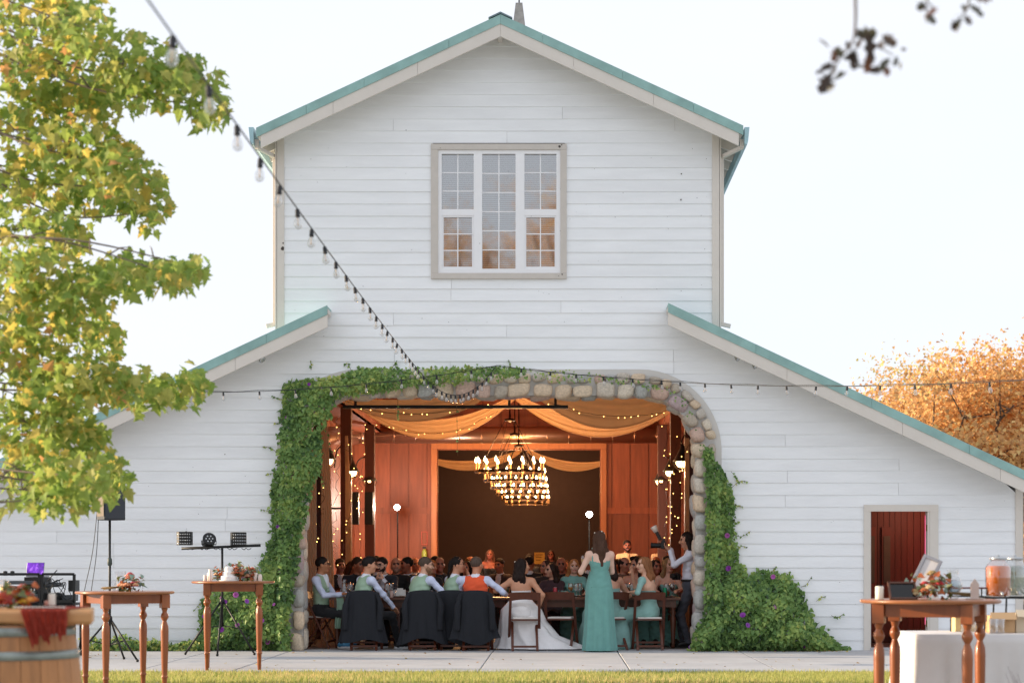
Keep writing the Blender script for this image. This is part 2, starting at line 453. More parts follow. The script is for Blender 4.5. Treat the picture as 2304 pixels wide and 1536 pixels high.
# ridge cap and finial
rc = MB()
a = W(1126, 33, OV)
for sg in (-1, 1):
    rc.prism([(a.x, a.z + .03), (a.x + sg * .17, a.z - .05), (a.x + sg * .17, a.z - .07), (a.x, a.z + .005)], OV - .045, 61.9)
rc.build('ridge_cap', mat('ridge_metal', '#6d8086', .5, metal=.4), barn)
vent = thing('roof_vent', 'grey tapered roof vent with a thin rod on the ridge', 'vent', (WX(1168, 30), 30.0, 8.86))
m = MB(); m.lathe([(.19, -.3), (.16, .3), (.075, .80), (.072, .82)], 4, (0, 0, 0), smooth=False, M=Matrix.Rotation(R(45), 3, 'Z'))
m.build('hood', mat('weathered_metal', '#a39d97', .7, var=.25, scale=14), vent, world=False)
m = MB(); m.tube([(0, 0, .8), (0, 0, 1.3)], .012, 6); m.build('rod', M_black, vent, world=False)
m = MB(); m.box((0, 0, -.3), (.5, .5, .08)); m.build('base_flashing', M_teal, vent, world=False)
# eave gutters, rafters, corner boards, downpipes
for sx, gx, wx in ((-1, 571, 632), (1, 1675, 1610)):
    g0 = W(gx, 292, OV)
    m = MB()
    prof = [(0, .03), (-sx * -.07, .03), (-sx * -.05, -.17), (-sx * -.035, -.22), (0, -.2)]
    m.prism([(g0.x + (sx * .065 if q else 0) * 0 + p[0] * 1.0, g0.z + p[1]) for q, p in enumerate(prof)], OV - .03, 61.8)
    m.build('gutter', mat('gutter_metal', '#9fc0c6', .4, metal=.3), barn)
    for q in range(8):
        yy = FY + .1 + q * .62
        a = W(gx - sx * 8, 320, OV); b = W(wx, 297, OV)
        m = MB(); m.bar((a.x, yy, a.z + .02), (b.x, yy, b.z + .02), .05, .13); m.build('rafter', M_trim, barn)
    a = W(wx + sx * 1, 300); 
    m = MB(); m.bb(fx(wx - 8), fx(wx + 8), FY - .04, FY - .001, fz(739), fz(303)); bevel(m.build('corner_board', M_trim, barn), .004)
    m = MB(); xo = fx(wx + sx * 9); m.bb(min(xo, xo + sx * .02), max(xo, xo + sx * .02), FY - .04, FY + .12, fz(742), fz(306)); m.build('corner_board', M_trim, barn)
    pe = fx(wx + sx * 14)
    m = MB()
    top = W(gx - sx * 4, 318, OV)
    m.bar((top.x, OV + .12, top.z + .05), (top.x, OV + .12, fz(345)), .06, .05, up=(0, 1, 0))
    m.bar((top.x, OV + .12, fz(344)), (pe, FY + .06, fz(352)), .06, .05)
    m.bar((pe, FY + .06, fz(350)), (pe, FY + .06, fz(728)), .07, .06, up=(0, 1, 0))
    m.bar((pe, FY + .06, fz(728)), (pe + sx * .13, FY + .04, fz(733)), .07, .06)
    bevel(m.build('downpipe', M_trim, barn), .006)
m = MB(); m.bb(fx(2284), fx(2299), FY - .04, FY - .001, -.03, fz(1085)); bevel(m.build('corner_board', M_trim, barn), .004)
m = MB(); m.bb(fx(2299), fx(2301), FY - .04, FY + .14, -.03, fz(1085)); m.build('corner_board', M_trim, barn)
m = MB(); bx = fx(1126); m.bb(bx - .03, bx + .03, OV + .03, FY, fz(97), fz(76)); m.build('ridge_beam', M_trim, barn)
# trim round the arch
po, pi_ = arch_path(66), arch_path(47)
m = MB()
for i in range(len(po) - 1):
    m.prism([(fx(po[i][0]), fz(po[i][1])), (fx(po[i+1][0]), fz(po[i+1][1])), (fx(pi_[i+1][0]), fz(pi_[i+1][1])), (fx(pi_[i][0]), fz(pi_[i][1]))], FY - .045, FY - .001)
m.build('arch_trim', mat('arch_trim_paint', '#cfccc7', .6, var=.03), barn)
# stone surround
po, pi_ = arch_path(52), arch_path(7)
m = MB()
for i in range(len(po) - 1):
    m.prism([(fx(po[i][0]), fz(po[i][1])), (fx(po[i+1][0]), fz(po[i+1][1])), (fx(pi_[i+1][0]), fz(pi_[i+1][1])), (fx(pi_[i][0]), fz(pi_[i][1]))], FY - .085, FY + .42)
sur = m.build('stone_surround', M_mortar, barn)
def stone_mesh(seed):
    r_ = random.Random(seed)
    bm = bmesh.new(); bmesh.ops.create_icosphere(bm, subdivisions=3, radius=1)
    e = r_.uniform(.55, .8); ph = [Vector((r_.uniform(-1, 1), r_.uniform(-1, 1), r_.uniform(-1, 1))).normalized() for _ in range(7)]
    am = [r_.uniform(-.07, .09) for _ in ph]
    for v in bm.verts:
        d = v.co.normalized()
        p = Vector([math.copysign(abs(c) ** e, c) for c in d])
        k_ = 1 + sum(a * math.sin(3.1 * d.dot(q) + i) for i, (a, q) in enumerate(zip(am, ph)))
        k_ += .035 * math.sin(9 * d.x + 7 * d.y + seed) * math.sin(11 * d.z - 6 * d.y) + .02 * math.sin(19 * d.x - 13 * d.z + 3 * d.y)
        v.co = p * .8 * k_
    me = bpy.data.meshes.new('stone'); bm.to_mesh(me); bm.free(); me.materials.append(M_stone)
    for p in me.polygons: p.use_smooth = True
    return me
STM = [stone_mesh(i) for i in range(9)]
def path_len(P):
    d = [0]
    for i in range(1, len(P)): d.append(d[-1] + math.hypot(P[i][0]-P[i-1][0], P[i][1]-P[i-1][1]))
    return d
def path_at(P, D, s_):
    for i in range(1, len(P)):
        if D[i] >= s_ or i == len(P) - 1:
            t = (s_ - D[i-1]) / max(1e-6, D[i] - D[i-1])
            x = P[i-1][0] + (P[i][0]-P[i-1][0])*t; y = P[i-1][1] + (P[i][1]-P[i-1][1])*t
            return x, y, math.atan2(-(P[i][1]-P[i-1][1]), P[i][0]-P[i-1][0])
rs = random.Random(5)
def stone_row(o, wid, lo, hi, depth, y_, skipf=None, dj=0):
    P = arch_path(o, 14, 1462); D = path_len(P); s_ = 0
    while s_ < D[-1] - 6:
        L = min(rs.uniform(lo, hi), D[-1] - s_)
        x, y, a = path_at(P, D, s_ + L / 2)
        s0 = s_; s_ += L
        if skipf and skipf(x, y): continue
        w_ = wid * rs.uniform(.85, 1.15)
        ob = link('stone', rs.choice(STM), sur, (fx(x + rs.uniform(-2, 2)), y_ + rs.uniform(-.015, .015), fz(y + rs.uniform(-2, 2))),
                  (0, -a + rs.uniform(-.1, .1), 0), (L / 155 * .565, depth, w_ / 155 * .57))
stone_row(17, 33, 29, 52, .13, FY - .085)
stone_row(44, 24, 22, 44, .10, FY - .07, lambda x, y: x < 760 and y > 900)
stone_row(12, 26, 36, 64, .16, FY + .17)
# window
def wbox(mb, x0, x1, y0, y1, d0, d1): mb.bb(fx(x0), fx(x1), FY - d1, FY - d0, fz(y1), fz(y0)); return mb
wfr = wbox(wbox(MB(), 985, 1262, 336, 347, -.06, .02), 985, 1262, 605, 617, -.06, .02)
for a, b in ((985, 994), (1066, 1085), (1160, 1180), (1252, 1262)): wbox(wfr, a, b, 347, 605, -.06, .02)
for a, b in ((994, 1066), (1180, 1252)): wbox(wfr, a, b, 471, 485, -.05, .012)
win = wfr.build('window', M_white, barn)
for q, (a, b, c, d) in enumerate(((970, 1275, 325, 338), (970, 1275, 615, 628), (970, 986, 338, 615), (1261, 1275, 338, 615))):
    bevel(wbox(MB(), a, b, c, d, 0, .05 - .004 * (q > 1)).build('window_trim', mat('taupe_trim', '#c9c2ba', .6, var=.05, scale=9), win), .004)
M_pane = glassmat('window_glass', '#e6f0f0', .44, .85, .03)
M_munt = M_white
rp = random.Random(2)
for (a, b, rowsy) in ((994, 1066, (347, 471)), (994, 1066, (485, 605)), (1085, 1160, (347, 605)), (1180, 1252, (347, 471)), (1180, 1252, (485, 605))):
    c, d = rowsy; nr = 6 if d - c > 200 else 3
    if nr == 3 and c > 480:
        for q in ((a, a + 4, c, d), (b - 4, b, c, d), (a + 4, b - 4, c, c + 4), (a + 4, b - 4, d - 5, d)): wbox(MB(), *q, -.03, .002).build('sash', M_white, win)
        a2, b2, c2, d2 = a + 4, b - 4, c + 4, d - 5
    else: a2, b2, c2, d2 = a, b, c, d
    mid = (a2 + b2) / 2
    wbox(MB(), mid - 1.2, mid + 1.2, c2, d2, -.032, -.018).build('muntin', M_munt, win)
    for r_ in range(1, nr):
        yy = c2 + (d2 - c2) * r_ / nr
        wbox(MB(), a2, b2, yy - 1.2, yy + 1.2, -.031, -.019).build('muntin', M_munt, win)
    for r_ in range(nr):
        for (e, f) in ((a2, mid), (mid, b2)):
            y0, y1 = c2 + (d2 - c2) * r_ / nr, c2 + (d2 - c2) * (r_ + 1) / nr
            t = rp.uniform(-.0012, .0012); u = rp.uniform(-.0012, .0012)
            m = MB(); m.add([(fx(e), FY + .024 + t, fz(y1)), (fx(f), FY + .024 - t, fz(y1)), (fx(f), FY + .024 - t + u, fz(y0)), (fx(e), FY + .024 + t + u, fz(y0))], [(0, 1, 2, 3)])
            m.build('pane', M_pane, win)
bl = MB()
for i in range(58):
    z = fz(607) + i * .0295
    for a, b in ((992, 1068), (1083, 1162), (1178, 1254)):
        bl.box(((fx(a) + fx(b)) / 2, FY + .085, z), (fx(b) - fx(a), .024, .0016), (R(38), 0, 0))
tag(bl.build('blind_slats', mat('blind_slat', '#b9c2c1', .5), win), kind='stuff')
m = MB(); m.bb(fx(972), fx(1273), FY + .6, FY + .65, fz(625), fz(330))
for a, b, c, d in ((965, 985, 620, 330), (1262, 1280, 620, 330)): m.bb(fx(a), fx(b), FY + .15, FY + .6, fz(c), fz(d))
m.bb(fx(965), fx(1280), FY + .15, FY + .6, fz(632), fz(620)); m.bb(fx(965), fx(1280), FY + .15, FY + .6, fz(335), fz(322))
m.build('window_recess', mat('room_dark', '#6a625c', .9), win)
# side doorway
dfr = MB()
dw = wbox(MB(), 1943, 1957, 1150, 1478, 0, .045).build('doorway', M_trim, barn)
wbox(MB(), 1943, 2110, 1135, 1150, 0, .05).build('door_trim', M_trim, dw)
wbox(MB(), 2091, 2110, 1150, 1478, 0, .045).build('door_trim', M_trim, dw)
wbox(MB(), 2086, 2091, 1150, 1474, -.14, .03).build('door_jamb', M_trim, dw)
wbox(MB(), 1957, 1959, 1150, 1474, -.14, .03).build('door_jamb', M_trim, dw)
m = MB(); m.bb(fx(1957), fx(2091), FY - .06, FY + .16, -.02, .035); m.build('threshold', M_conc, dw)
for yy in (1180, 1395):
    m = MB(); m.bb(fx(2084.6), fx(2086.6), FY - .02, FY + .05, fz(yy + 14), fz(yy)); m.build('hinge', mat('brass', '#a08b60', .4, metal=.8), dw)
# room behind the side door: plank walls
M_red = mat('red_plank', '#84402a', .55, var=.2, scale=3, stretch=(6, 6, .5), rand=.14)
x0, x1 = fx(1890), fx(2180)
cl = MB(); cl.bb(x0 - .1, x0 - .02, FY + .15, FY + 2.6, 0, 2.6); cl.bb(x1 + .02, x1 + .1, FY + .15, FY + 2.6, 0, 2.6)
cl.bb(x0 - .1, x1 + .1, FY + .15, FY + 2.6, 2.5, 2.6); cl.bb(x0 - .1, x1 + .1, FY + 2.55, FY + 2.6, 0, 2.5)
store = cl.build('store_room', M_red, barn)
x = x0; rr = random.Random(8)
while x < x1:
    w_ = rr.uniform(.085, .115); m = MB(); m.bb(x + .004, x + w_ - .003, FY + 2.515 + rr.uniform(-.005, .005), FY + 2.548, .02, 2.48); m.build('plank', M_red, store); x += w_
for xx in (2012, 2050):
    m = MB(); m.bb(fx(xx), fx(xx + 16), FY + 2.42, FY + 2.52, WZ(1310, FY + 2.4), WZ(1205, FY + 2.4)); m.build('door_panel', mat('panel_grey_wood', '#6d5a45', .6, var=.2, scale=4), store)
    m = MB(); m.bb(fx(xx - 4), fx(xx + 20), FY + 2.44, FY + 2.51, .1, WZ(1185, FY + 2.4)); m.build('door_stile', M_red, store)
tx = WX(2083, FY + 2.2); m = MB(); m.tube([(tx, FY + 2.2, .3), (tx, FY + 2.2, 2.0)], .012, 8); m.build('pink_light_tube', emitmat('pink_glow', '#ff5a90', 1.3), store)
L = bpy.data.lights.new('store_light', 'POINT'); L.energy = 9; L.color = (1, .58, .42); L.shadow_soft_size = .2
lo = bpy.data.objects.new('store_light', L); COL.objects.link(lo); lo.parent = store; lo.location = Vector((tx - .25, FY + 1.5, 2.1)) - off(store)
# soil strip and blank base under siding
m = MB(); m.bb(fx(-40), fx(640), FY - .012, FY, -.06, .0); m.bb(fx(1612), fx(1943), FY - .012, FY, -.06, 0.0); m.build('plinth', M_conc, barn)

# ------------------------------------------------------------------ barn interior
IX0, IX1, IYB, IZ = -4.65, 2.95, 45.3, 5.6
TX0, TX1, LZ = fx(629) + .07, fx(1613) - .03, 4.15     # inside faces of the tower, top of the aisles
iw = MB(); iw.bb(IX0 - .1, IX0, FY + .14, IYB + 16, 0, LZ); iw.bb(IX1, IX1 + .1, FY + .14, IYB + 16, 0, LZ)
iw.bb(TX0, TX1, FY + .17, IYB + 16, IZ, IZ + .1)
iw.bb(IX0 - .1, TX0, FY + .17, IYB + 16, LZ, LZ + .06); iw.bb(TX1, IX1 + .1, FY + .17, IYB + 16, LZ, LZ + .06)
iw.bb(TX0 - .03, TX0, FY + .17, IYB + 16, LZ, IZ); iw.bb(TX1, TX1 + .03, FY + .17, IYB + 16, LZ, IZ)
iw.bb(TX0, TX1, FY + .142, FY + .14 + .03, fz(838), IZ)
inner = iw.build('inner_wall', M_wood_in, barn)
ox0, ox1, oz = WX(985, IYB), WX(1350, IYB), WZ(1012, IYB)
bw = MB(); bw.bb(IX0, ox0, IYB + .03, IYB + .12, 0, LZ); bw.bb(ox1, IX1, IYB + .03, IYB + .12, 0, LZ); bw.bb(ox0, ox1, IYB + .03, IYB + .12, oz, IZ)
bw.bb(TX0, ox0, IYB + .03, IYB + .12, LZ, IZ); bw.bb(ox1, TX1, IYB + .03, IYB + .12, LZ, IZ)
rear = bw.build('rear_partition', M_wood_in, barn)
x = IX0; rr = random.Random(4)
while x < IX1 - .02:
    b = min(x + .42, IX1)
    for za, zb in ((0.01, 2.36), (2.5, IZ)):
        pieces = [(x, b, za, zb)]
        if x < ox1 + .1 and b > ox0 - .1:
            pieces = []
            if x < ox0 - .1: pieces.append((x, ox0 - .1, za, zb))
            if b > ox1 + .1: pieces.append((ox1 + .1, b, za, zb))
            if zb > oz: pieces.append((max(x, ox0 - .1), min(b, ox1 + .1), max(za, oz + .13), zb))
        for (e, f, g, h) in pieces:
            if f - e < .03: continue
            if e < TX0 or f > TX1: h = min(h, LZ)
            m = MB(); m.bb(e + .013, f - .013, IYB + .002 + rr.uniform(0, .008), IYB + .028, g, h); m.build('plank', M_wood_in, rear)
    x = b
for a, b in ((IX0, ox0 - .14), (ox1 + .14, IX1)):
    m = MB(); m.bb(a, b, IYB - .02, IYB + .02, 2.36, 2.5); m.build('rail', M_wood_in, rear)
for q in (0, 1):
    xa, xb = (ox0 - .15, ox0 - .02) if q == 0 else (ox1 + .02, ox1 + .15)
    m = MB(); m.bb(xa, xb, IYB - .06, IYB + .13, 0, oz + .02); bevel(m.build('casing', M_pine, rear), .01)
m = MB(); m.bb(ox0 - .15, ox1 + .15, IYB - .064, IYB + .13, oz + .021, oz + .20); bevel(m.build('casing', M_pine, rear), .01)
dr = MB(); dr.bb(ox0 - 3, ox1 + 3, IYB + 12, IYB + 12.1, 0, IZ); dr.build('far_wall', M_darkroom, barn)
for sgn, xx in ((1, IX0), (-1, IX1)):
    y = FY + .6
    while y < IYB - .1:
        m = MB(); m.bb(xx, xx + sgn * .025, y + .006, min(y + .5, IYB) - .006, .01, LZ); m.build('plank', M_wood_in, inner); y += .5
PY = (33.0, 37.2, 41.9)
for yy in PY:
    for xx in (-3.95, 2.2):
        m = MB(); m.bb(xx - .1, xx + .1, yy - .1, yy + .1, 0, LZ); bevel(m.build('post', M_post, barn), .012)
    m = MB(); m.bb(TX0, TX1, yy - .11, yy + .11, IZ - .3, IZ); m.build('beam', M_post, barn)
# exterior flood lamps under the wing eaves
M_chrome = mat('lamp_glass_dull', '#c9ccce', .25, metal=.6)
def flood(x, y, dx, lab):
    b = W(x, y, FY - .35); t = thing('flood_lamp', lab, 'lamp', b)
    m = MB(); m.tube([(0, 0, .06), (0, 0, 0), (dx * .03, -.02, -.03)], .016, 8); m.build('arm', M_trim, t, world=False)
    Mx = Vector((dx * .6, -.5, -.6)).to_track_quat('Z', 'Y').to_matrix()
    m = MB(); m.lathe([(.022, 0), (.026, .03), (.05, .085), (.052, .1)], 14, (dx * .03, -.02, -.03), M=Mx); m.build('reflector', mat('lamp_housing', '#8d8c80', .5), t, world=False)
    m = MB(); m.lathe([(.049, .1), (.03, .108), (.001, .11)], 14, (dx * .03, -.02, -.03), M=Mx); m.build('lens', M_chrome, t, world=False)
flood(578, 796, 1, 'flood lamp under the roof edge with the tree leaves beside it')
flood(1647, 793, 1, 'flood lamp under the long roof slope, the one closer to the tower')
flood(1686, 810, 1, 'flood lamp under the long roof slope, farther from the tower')
# ------------------------------------------------------------------ lamps and hangings inside the barn
M_bulb = emitmat('warm_bulb', '#ffd9a0', 14); M_fairy = emitmat('fairy_bulb', '#ffc46a', 5)
M_iron = mat('dark_iron', '#2a1c14', .45, metal=.6)
M_cand = mat('candle_tube', '#c8a070', .5)
def chandelier_proto(loc, lab):
    t = thing('chandelier', lab, 'chandelier', loc, 0, 'ring chandeliers hanging in a row')
    m = MB(); r_ = .6
    ring = [(r_*math.cos(2*math.pi*i/40), r_*math.sin(2*math.pi*i/40), 0) for i in range(40)]
    rows = []
    for dx, dz in ((-.012, -.022), (.012, -.022), (.012, .022), (-.012, .022)):
        rows.append([((r_+dx)*math.cos(2*math.pi*i/40), (r_+dx)*math.sin(2*math.pi*i/40), dz) for i in range(40)])
    m.grid(rows + [rows[0]], close=True, smooth=False); m.build('ring', M_iron, t, world=False)
    m = MB(); m.lathe([(.02, .88), (.1, .9), (.1, .93), (.02, .95), (.012, 1.1), (.012, 2.6)], 12); m.build('hub', M_iron, t, world=False)
    for i in range(4):
        a = 2*math.pi*(i+.3)/4; m = MB(); m.tube([(r_*math.cos(a), r_*math.sin(a), .02), (.09*math.cos(a), .09*math.sin(a), .92)], .006, 6); m.build('rod', M_iron, t, world=False)
    for i in range(16):
        a = 2*math.pi*i/16; x, y = r_*math.cos(a), r_*math.sin(a)
        m = MB(); m.lathe([(.012, -.03), (.03, .02), (.03, .028), (.011, .03), (.011, .16)], 8, (x, y, 0)); c = m.build('candle', M_cand, t, world=False)
        m = MB(); m.lathe([(.009, .16), (.022, .185), (.021, .205), (.001, .255)], 8, (x, y, 0)); m.build('bulb', M_bulb, c, world=False)
    L = bpy.data.lights.new('chandelier_light', 'POINT'); L.energy = 135; L.color = (1, .5, .2); L.shadow_soft_size = .3
    lo = bpy.data.objects.new('chandelier_light', L); COL.objects.link(lo); lo.parent = t; lo.location = (0, 0, .3)
    return t
CHX = -.85
chl = ['ring chandelier hanging first behind the stone arch', 'second ring chandelier behind the stone arch', 'third ring chandelier, just before the rear partition',
       'fourth ring chandelier, first one beyond the rear partition', 'fifth ring chandelier, in the dark rear room', 'last ring chandelier, deepest in the dark rear room']
ch0 = None
for i, lb in enumerate(chl):
    loc = (CHX, 35.3 + 4.0 * i, 2.87)
    if ch0 is None: ch0 = chandelier_proto(loc, lb)
    else: copy_tree(ch0, None, loc, R(9 * i), lb)
def wall_lamp(px_, py_, Y, sgn, lab):
    p = W(px_, py_, Y); t = thing('wall_lamp', lab, 'lamp', p, 0, 'barn lamps on the posts'); t.scale = (1.3, 1.3, 1.3)
    m = MB(); m.tube(spline([(-sgn*-.24, 0, .05), (-sgn*-.2, 0, .3), (-sgn*-.08, 0, .38), (0, 0, .28), (0, 0, .2)], 6), .011, 6); m.build('arm', M_iron, t, world=False)
    m = MB(); m.lathe([(.025, .22), (.03, .17), (.05, .13), (.1, .03), (.125, .0), (.12, -.002), (.04, .08)], 18); m.build('shade', mat('lamp_shade', '#2b2a26', .5), t, world=False)
    m = MB(); m.lathe([(.082, .0), (.08, -.03), (.055, -.065), (.001, -.08)], 14); m.build('globe', emitmat('lamp_globe', '#ffd08a', 7), t, world=False)
    for a in (0, math.pi/2):
        m = MB(); m.tube([(.115*math.cos(q)*math.cos(a), .115*math.cos(q)*math.sin(a), -.115*math.sin(q)) for q in [math.pi*k/10 for k in range(11)]], .005, 5); m.build('cage_wire', M_iron, t, world=False)
    L = bpy.data.lights.new('lamp_light', 'POINT'); L.energy = 14; L.color = (1, .6, .28); L.shadow_soft_size = .07
    lo = bpy.data.objects.new('lamp_light', L); COL.objects.link(lo); lo.parent = t; lo.location = (0, 0, -.16)
for i, (a, b) in enumerate(((735, 1033), (790, 1060), (832, 1081))):
    wall_lamp(a, b, PY[i], -1, ['dome lamp on the curtained side, next to the vine', 'middle dome lamp on the curtained side', 'dome lamp on the curtained side, above the black speakers'][i])
for i, (a, b) in enumerate(((1535, 1038), (1510, 1060), (1487, 1081))):
    wall_lamp(a, b, PY[i], 1, ['dome lamp on the photographer side, next to the stones', 'middle dome lamp on the photographer side', 'dome lamp on the photographer side, nearest the rear partition'][i])
def strobe(px_, py_, Y, lab, en):
    p = W(px_, py_, Y); t = thing('studio_light', lab, 'light', (p.x, p.y, 0.002), 0, 'studio lights on stands')
    m = MB(); m.tube([(0, .2, .5), (0, .2, p.z - .1)], .014, 8); m.build('stand_pole', mat('matte_black', '#0b0b0b', .95, spec=.05), t, world=False)
    for k in range(3):
        a = 2*math.pi*k/3 + .4; m = MB(); m.tube([(0, 0, .75), (.5*math.cos(a), .5*math.sin(a), .01)], .011, 6); m.build('leg', M_black, t, world=False)
    m = MB(); m.lathe([(.05, .0), (.075, .02), (.075, .2), (.05, .22)], 14, (0, .24, p.z), M=Matrix.Rotation(R(90), 3, 'X')); m.build('head', M_black, t, world=False)
    m = MB(); m.ball((0, -.0, p.z), .062, 14); m.build('flash_tube', emitmat('strobe_white', '#fff4ea', 40), t, world=False)
    L = bpy.data.lights.new('strobe_light', 'POINT'); L.energy = en; L.color = (1, .80, .66); L.shadow_soft_size = .09
    lo = bpy.data.objects.new('strobe_light', L); COL.objects.link(lo); lo.parent = t; lo.location = (0, -.3, p.z + .02)
strobe(893, 1141, 43.6, 'studio light on a stand against the plank partition', 120)
strobe(1326, 1157, 40.2, 'studio light on a stand behind the standing bridesmaid', 150)
# ventilation duct
dz, dy = 4.11, 44.6
du = thing('ventilation_duct', 'round metal duct running across above the rear partition', 'duct', (WX(825, dy), dy, dz))
x0, x1 = WX(818, dy), WX(1497, dy)
M_duct = mat('galvanised_duct', '#9a7a66', .3, metal=.85, var=.06)
m = MB(); m.tube([(x0, dy, dz), (x1, dy, dz)], .19, 28); m.build('pipe', M_duct, du)
for i in range(14):
    x = x0 + .2 + (x1 - x0 - .4) * i / 13
    m = MB(); m.tube([(x - .012, dy, dz), (x + .012, dy, dz)], .195, 28); m.build('seam', M_duct, du)
e = [(x0, dy, dz), (x0 - .25, dy - .3, dz - .05), (x0 - .3, dy - 3, dz - .2), (x0 - .3, dy - 6, dz - .5), (x0 - .32, dy - 7, dz - 1.1)]
m = MB(); m.tube(spline(e, 6), .19, 16); m.build('elbow', M_duct, du)
# black rail under the arch
ra = thing('black_rail', 'black metal rail hung across the top of the arch', 'rail', (WX(1146, 30.4), 30.4, WZ(915, 30.4)))
m = MB(); m.bar(W(772, 915, 30.4), W(1278, 915, 30.4), .045, .05); m.build('bar', M_black, ra)
for xx in (800, 1146, 1250):
    a = W(xx, 915, 30.4); m = MB(); m.bar(a, (a.x, a.y, IZ), .04, .04); m.build('hanger', M_black, ra)
# cloth swags
M_swag = mat('orange_lit_gauze', '#d8b68c', .9, var=.06, scale=5, trans=.35)
def swag(p0, p1, sag, wid, Y0, Y1, lab, wy=.25, name='fabric_swag'):
    a, b = W(*p0, Y0), W(*p1, Y1); t = thing(name, lab, 'fabric swag', a, 0, 'gauze swags under the ceiling')
    rows = []; N = 26; K = 12
    for j in range(K + 1):
        v = j / K; row = []
        for i in range(N + 1):
            u = i / N
            p = a.lerp(b, u); w_ = wid * (.25 + .75 * math.sin(math.pi * min(max(u * .9 + .05, 0), 1)))
            p = p + Vector((0, wy * (v - .5) * math.sin(math.pi * u), -sag * 4 * u * (1 - u) - w_ * (v - .5) + .018 * math.sin(v * 19 + u * 2)))
            p.y += .02 * math.sin(v * 25 + 1.7)
            row.append(p)
        rows.append(row)
    MB().grid(rows).build('cloth', M_swag, t)
    return t
swag((815, 915), (1158, 893), .53, .36, 37.4, 37.4, 'gauze swag from the curtained side up to the ridge, deeper layer')
swag((1160, 892), (1505, 925), .45, .36, 37.4, 37.4, 'gauze swag from the ridge down to the lamp posts, deeper layer')
swag((775, 898), (1110, 880), .25, .34, 31.6, 31.6, 'gauze swag just behind the stones on the curtained side')
swag((1205, 880), (1520, 900), .28, .5, 31.6, 31.6, 'gauze swag just behind the stones above the lamp posts')
swag((960, 1030), (1178, 1012), .30, .24, 50.5, 50.5, 'gauze swag in the dark rear room beside the chandeliers')
swag((1186, 1012), (1362, 1040), .26, .24, 50.5, 50.5, 'gauze swag in the dark rear room toward the studio light')
# curtains
M_curt = mat('beige_curtain', '#c9a889', .85, var=.05, scale=3, trans=.2)
def curtain(t0, t1, ty, b0, b1, Y, lab, nf=5):
    top, bot = W((t0+t1)/2, ty, Y), Vector((WX((b0+b1)/2, Y), Y, .02)); t = thing('curtain', lab, 'curtain', bot, 0, 'long curtains by the posts')
    rows = []
    ta, tb, ba, bb_ = WX(t0, Y), WX(t1, Y), WX(b0, Y), WX(b1, Y)
    for j in range(13):
        v = j / 12; row = []
        for i in range(nf * 6 + 1):
            u = i / (nf * 6); k_ = v ** .8
            x = (ta + (tb - ta) * u) * (1 - k_) + (ba + (bb_ - ba) * u) * k_
            row.append((x, Y + .045 * math.sin(u * nf * 2 * math.pi) * (.4 + .6 * v), top.z + (.02 - top.z) * v))
        rows.append(row)
    MB().grid(rows).build('cloth', M_curt, t)
curtain(722, 736, 930, 722, 756, 31.4, 'beige curtain falling behind the seated man in glasses')
curtain(690, 712, 1000, 690, 712, 30.3, 'beige curtain tucked right behind the vine covered stones')
curtain(776, 783, 980, 778, 796, 36.4, 'narrow beige curtain beside the black speakers')
curtain(1541, 1551, 985, 1541, 1551, 31.6, 'narrow orange lit curtain behind the photographer')
# fairy lights
def fairy(pts, Y, lab, nb_, seed, loose=.06):
    r_ = random.Random(seed)
    P = [W(x, y, Y) for x, y in pts]; C = spline(P, 10)
    t = thing('fairy_lights', lab, 'fairy lights', P[0], 0, 'warm fairy light strings')
    m = MB(); C2 = [c + Vector((r_.uniform(-loose, loose), r_.uniform(-.03, .03), 0)) for c in C]
    m.tube(C2, .0035, 4); m.build('wire', M_iron, t)
    m = MB()
    for i in range(nb_):
        c = C2[min(len(C2) - 1, int((i + r_.random()) / nb_ * len(C2)))] + Vector((r_.uniform(-.02, .02), -.02, r_.uniform(-.03, .01)))
        m.ball(c, .0075, 6)
    tag(m.build('bulbs', M_fairy, t), kind='stuff')
for i, (pts, Y, lab, nn) in enumerate([
    ([(757, 935), (758, 1060), (752, 1180), (755, 1270)], 32.7, 'fairy lights twisting down the post beside the first dome lamp', 13),
    ([(728, 1080), (722, 1150), (712, 1190), (700, 1270)], 30.6, 'fairy lights on the curtain behind the vine', 9),
    ([(778, 1000), (806, 1090), (776, 1180), (770, 1270)], 35.6, 'fairy lights zigzag between the two dark posts', 14),
    ([(825, 940), (812, 1070), (808, 1150), (806, 1280)], 37.0, 'fairy lights on the post in front of the black speakers', 15),
    ([(1497, 930), (1500, 1060), (1498, 1160), (1502, 1280)], 36.9, 'fairy lights down the post nearest the plank partition', 13),
    ([(1520, 980), (1512, 1100), (1516, 1180), (1504, 1240)], 34.0, 'fairy lights between the lamp posts behind the camera man', 15),
    ([(1545, 1000), (1530, 1120), (1546, 1230)], 31.4, 'fairy lights on the orange lit curtain', 10),
    ([(800, 918), (900, 930), (1000, 926), (1090, 908)], 31.5, 'fairy lights along the front swag over the curtained side', 11),
    ([(1240, 905), (1330, 930), (1420, 936), (1490, 928)], 31.5, 'fairy lights along the front swag over the lamp posts', 11),
    ([(840, 950), (940, 974), (1040, 966), (1120, 925)], 37.3, 'fairy lights along the deeper swag beside the chandeliers', 13)]):
    fairy(pts, Y, lab, nn, i)
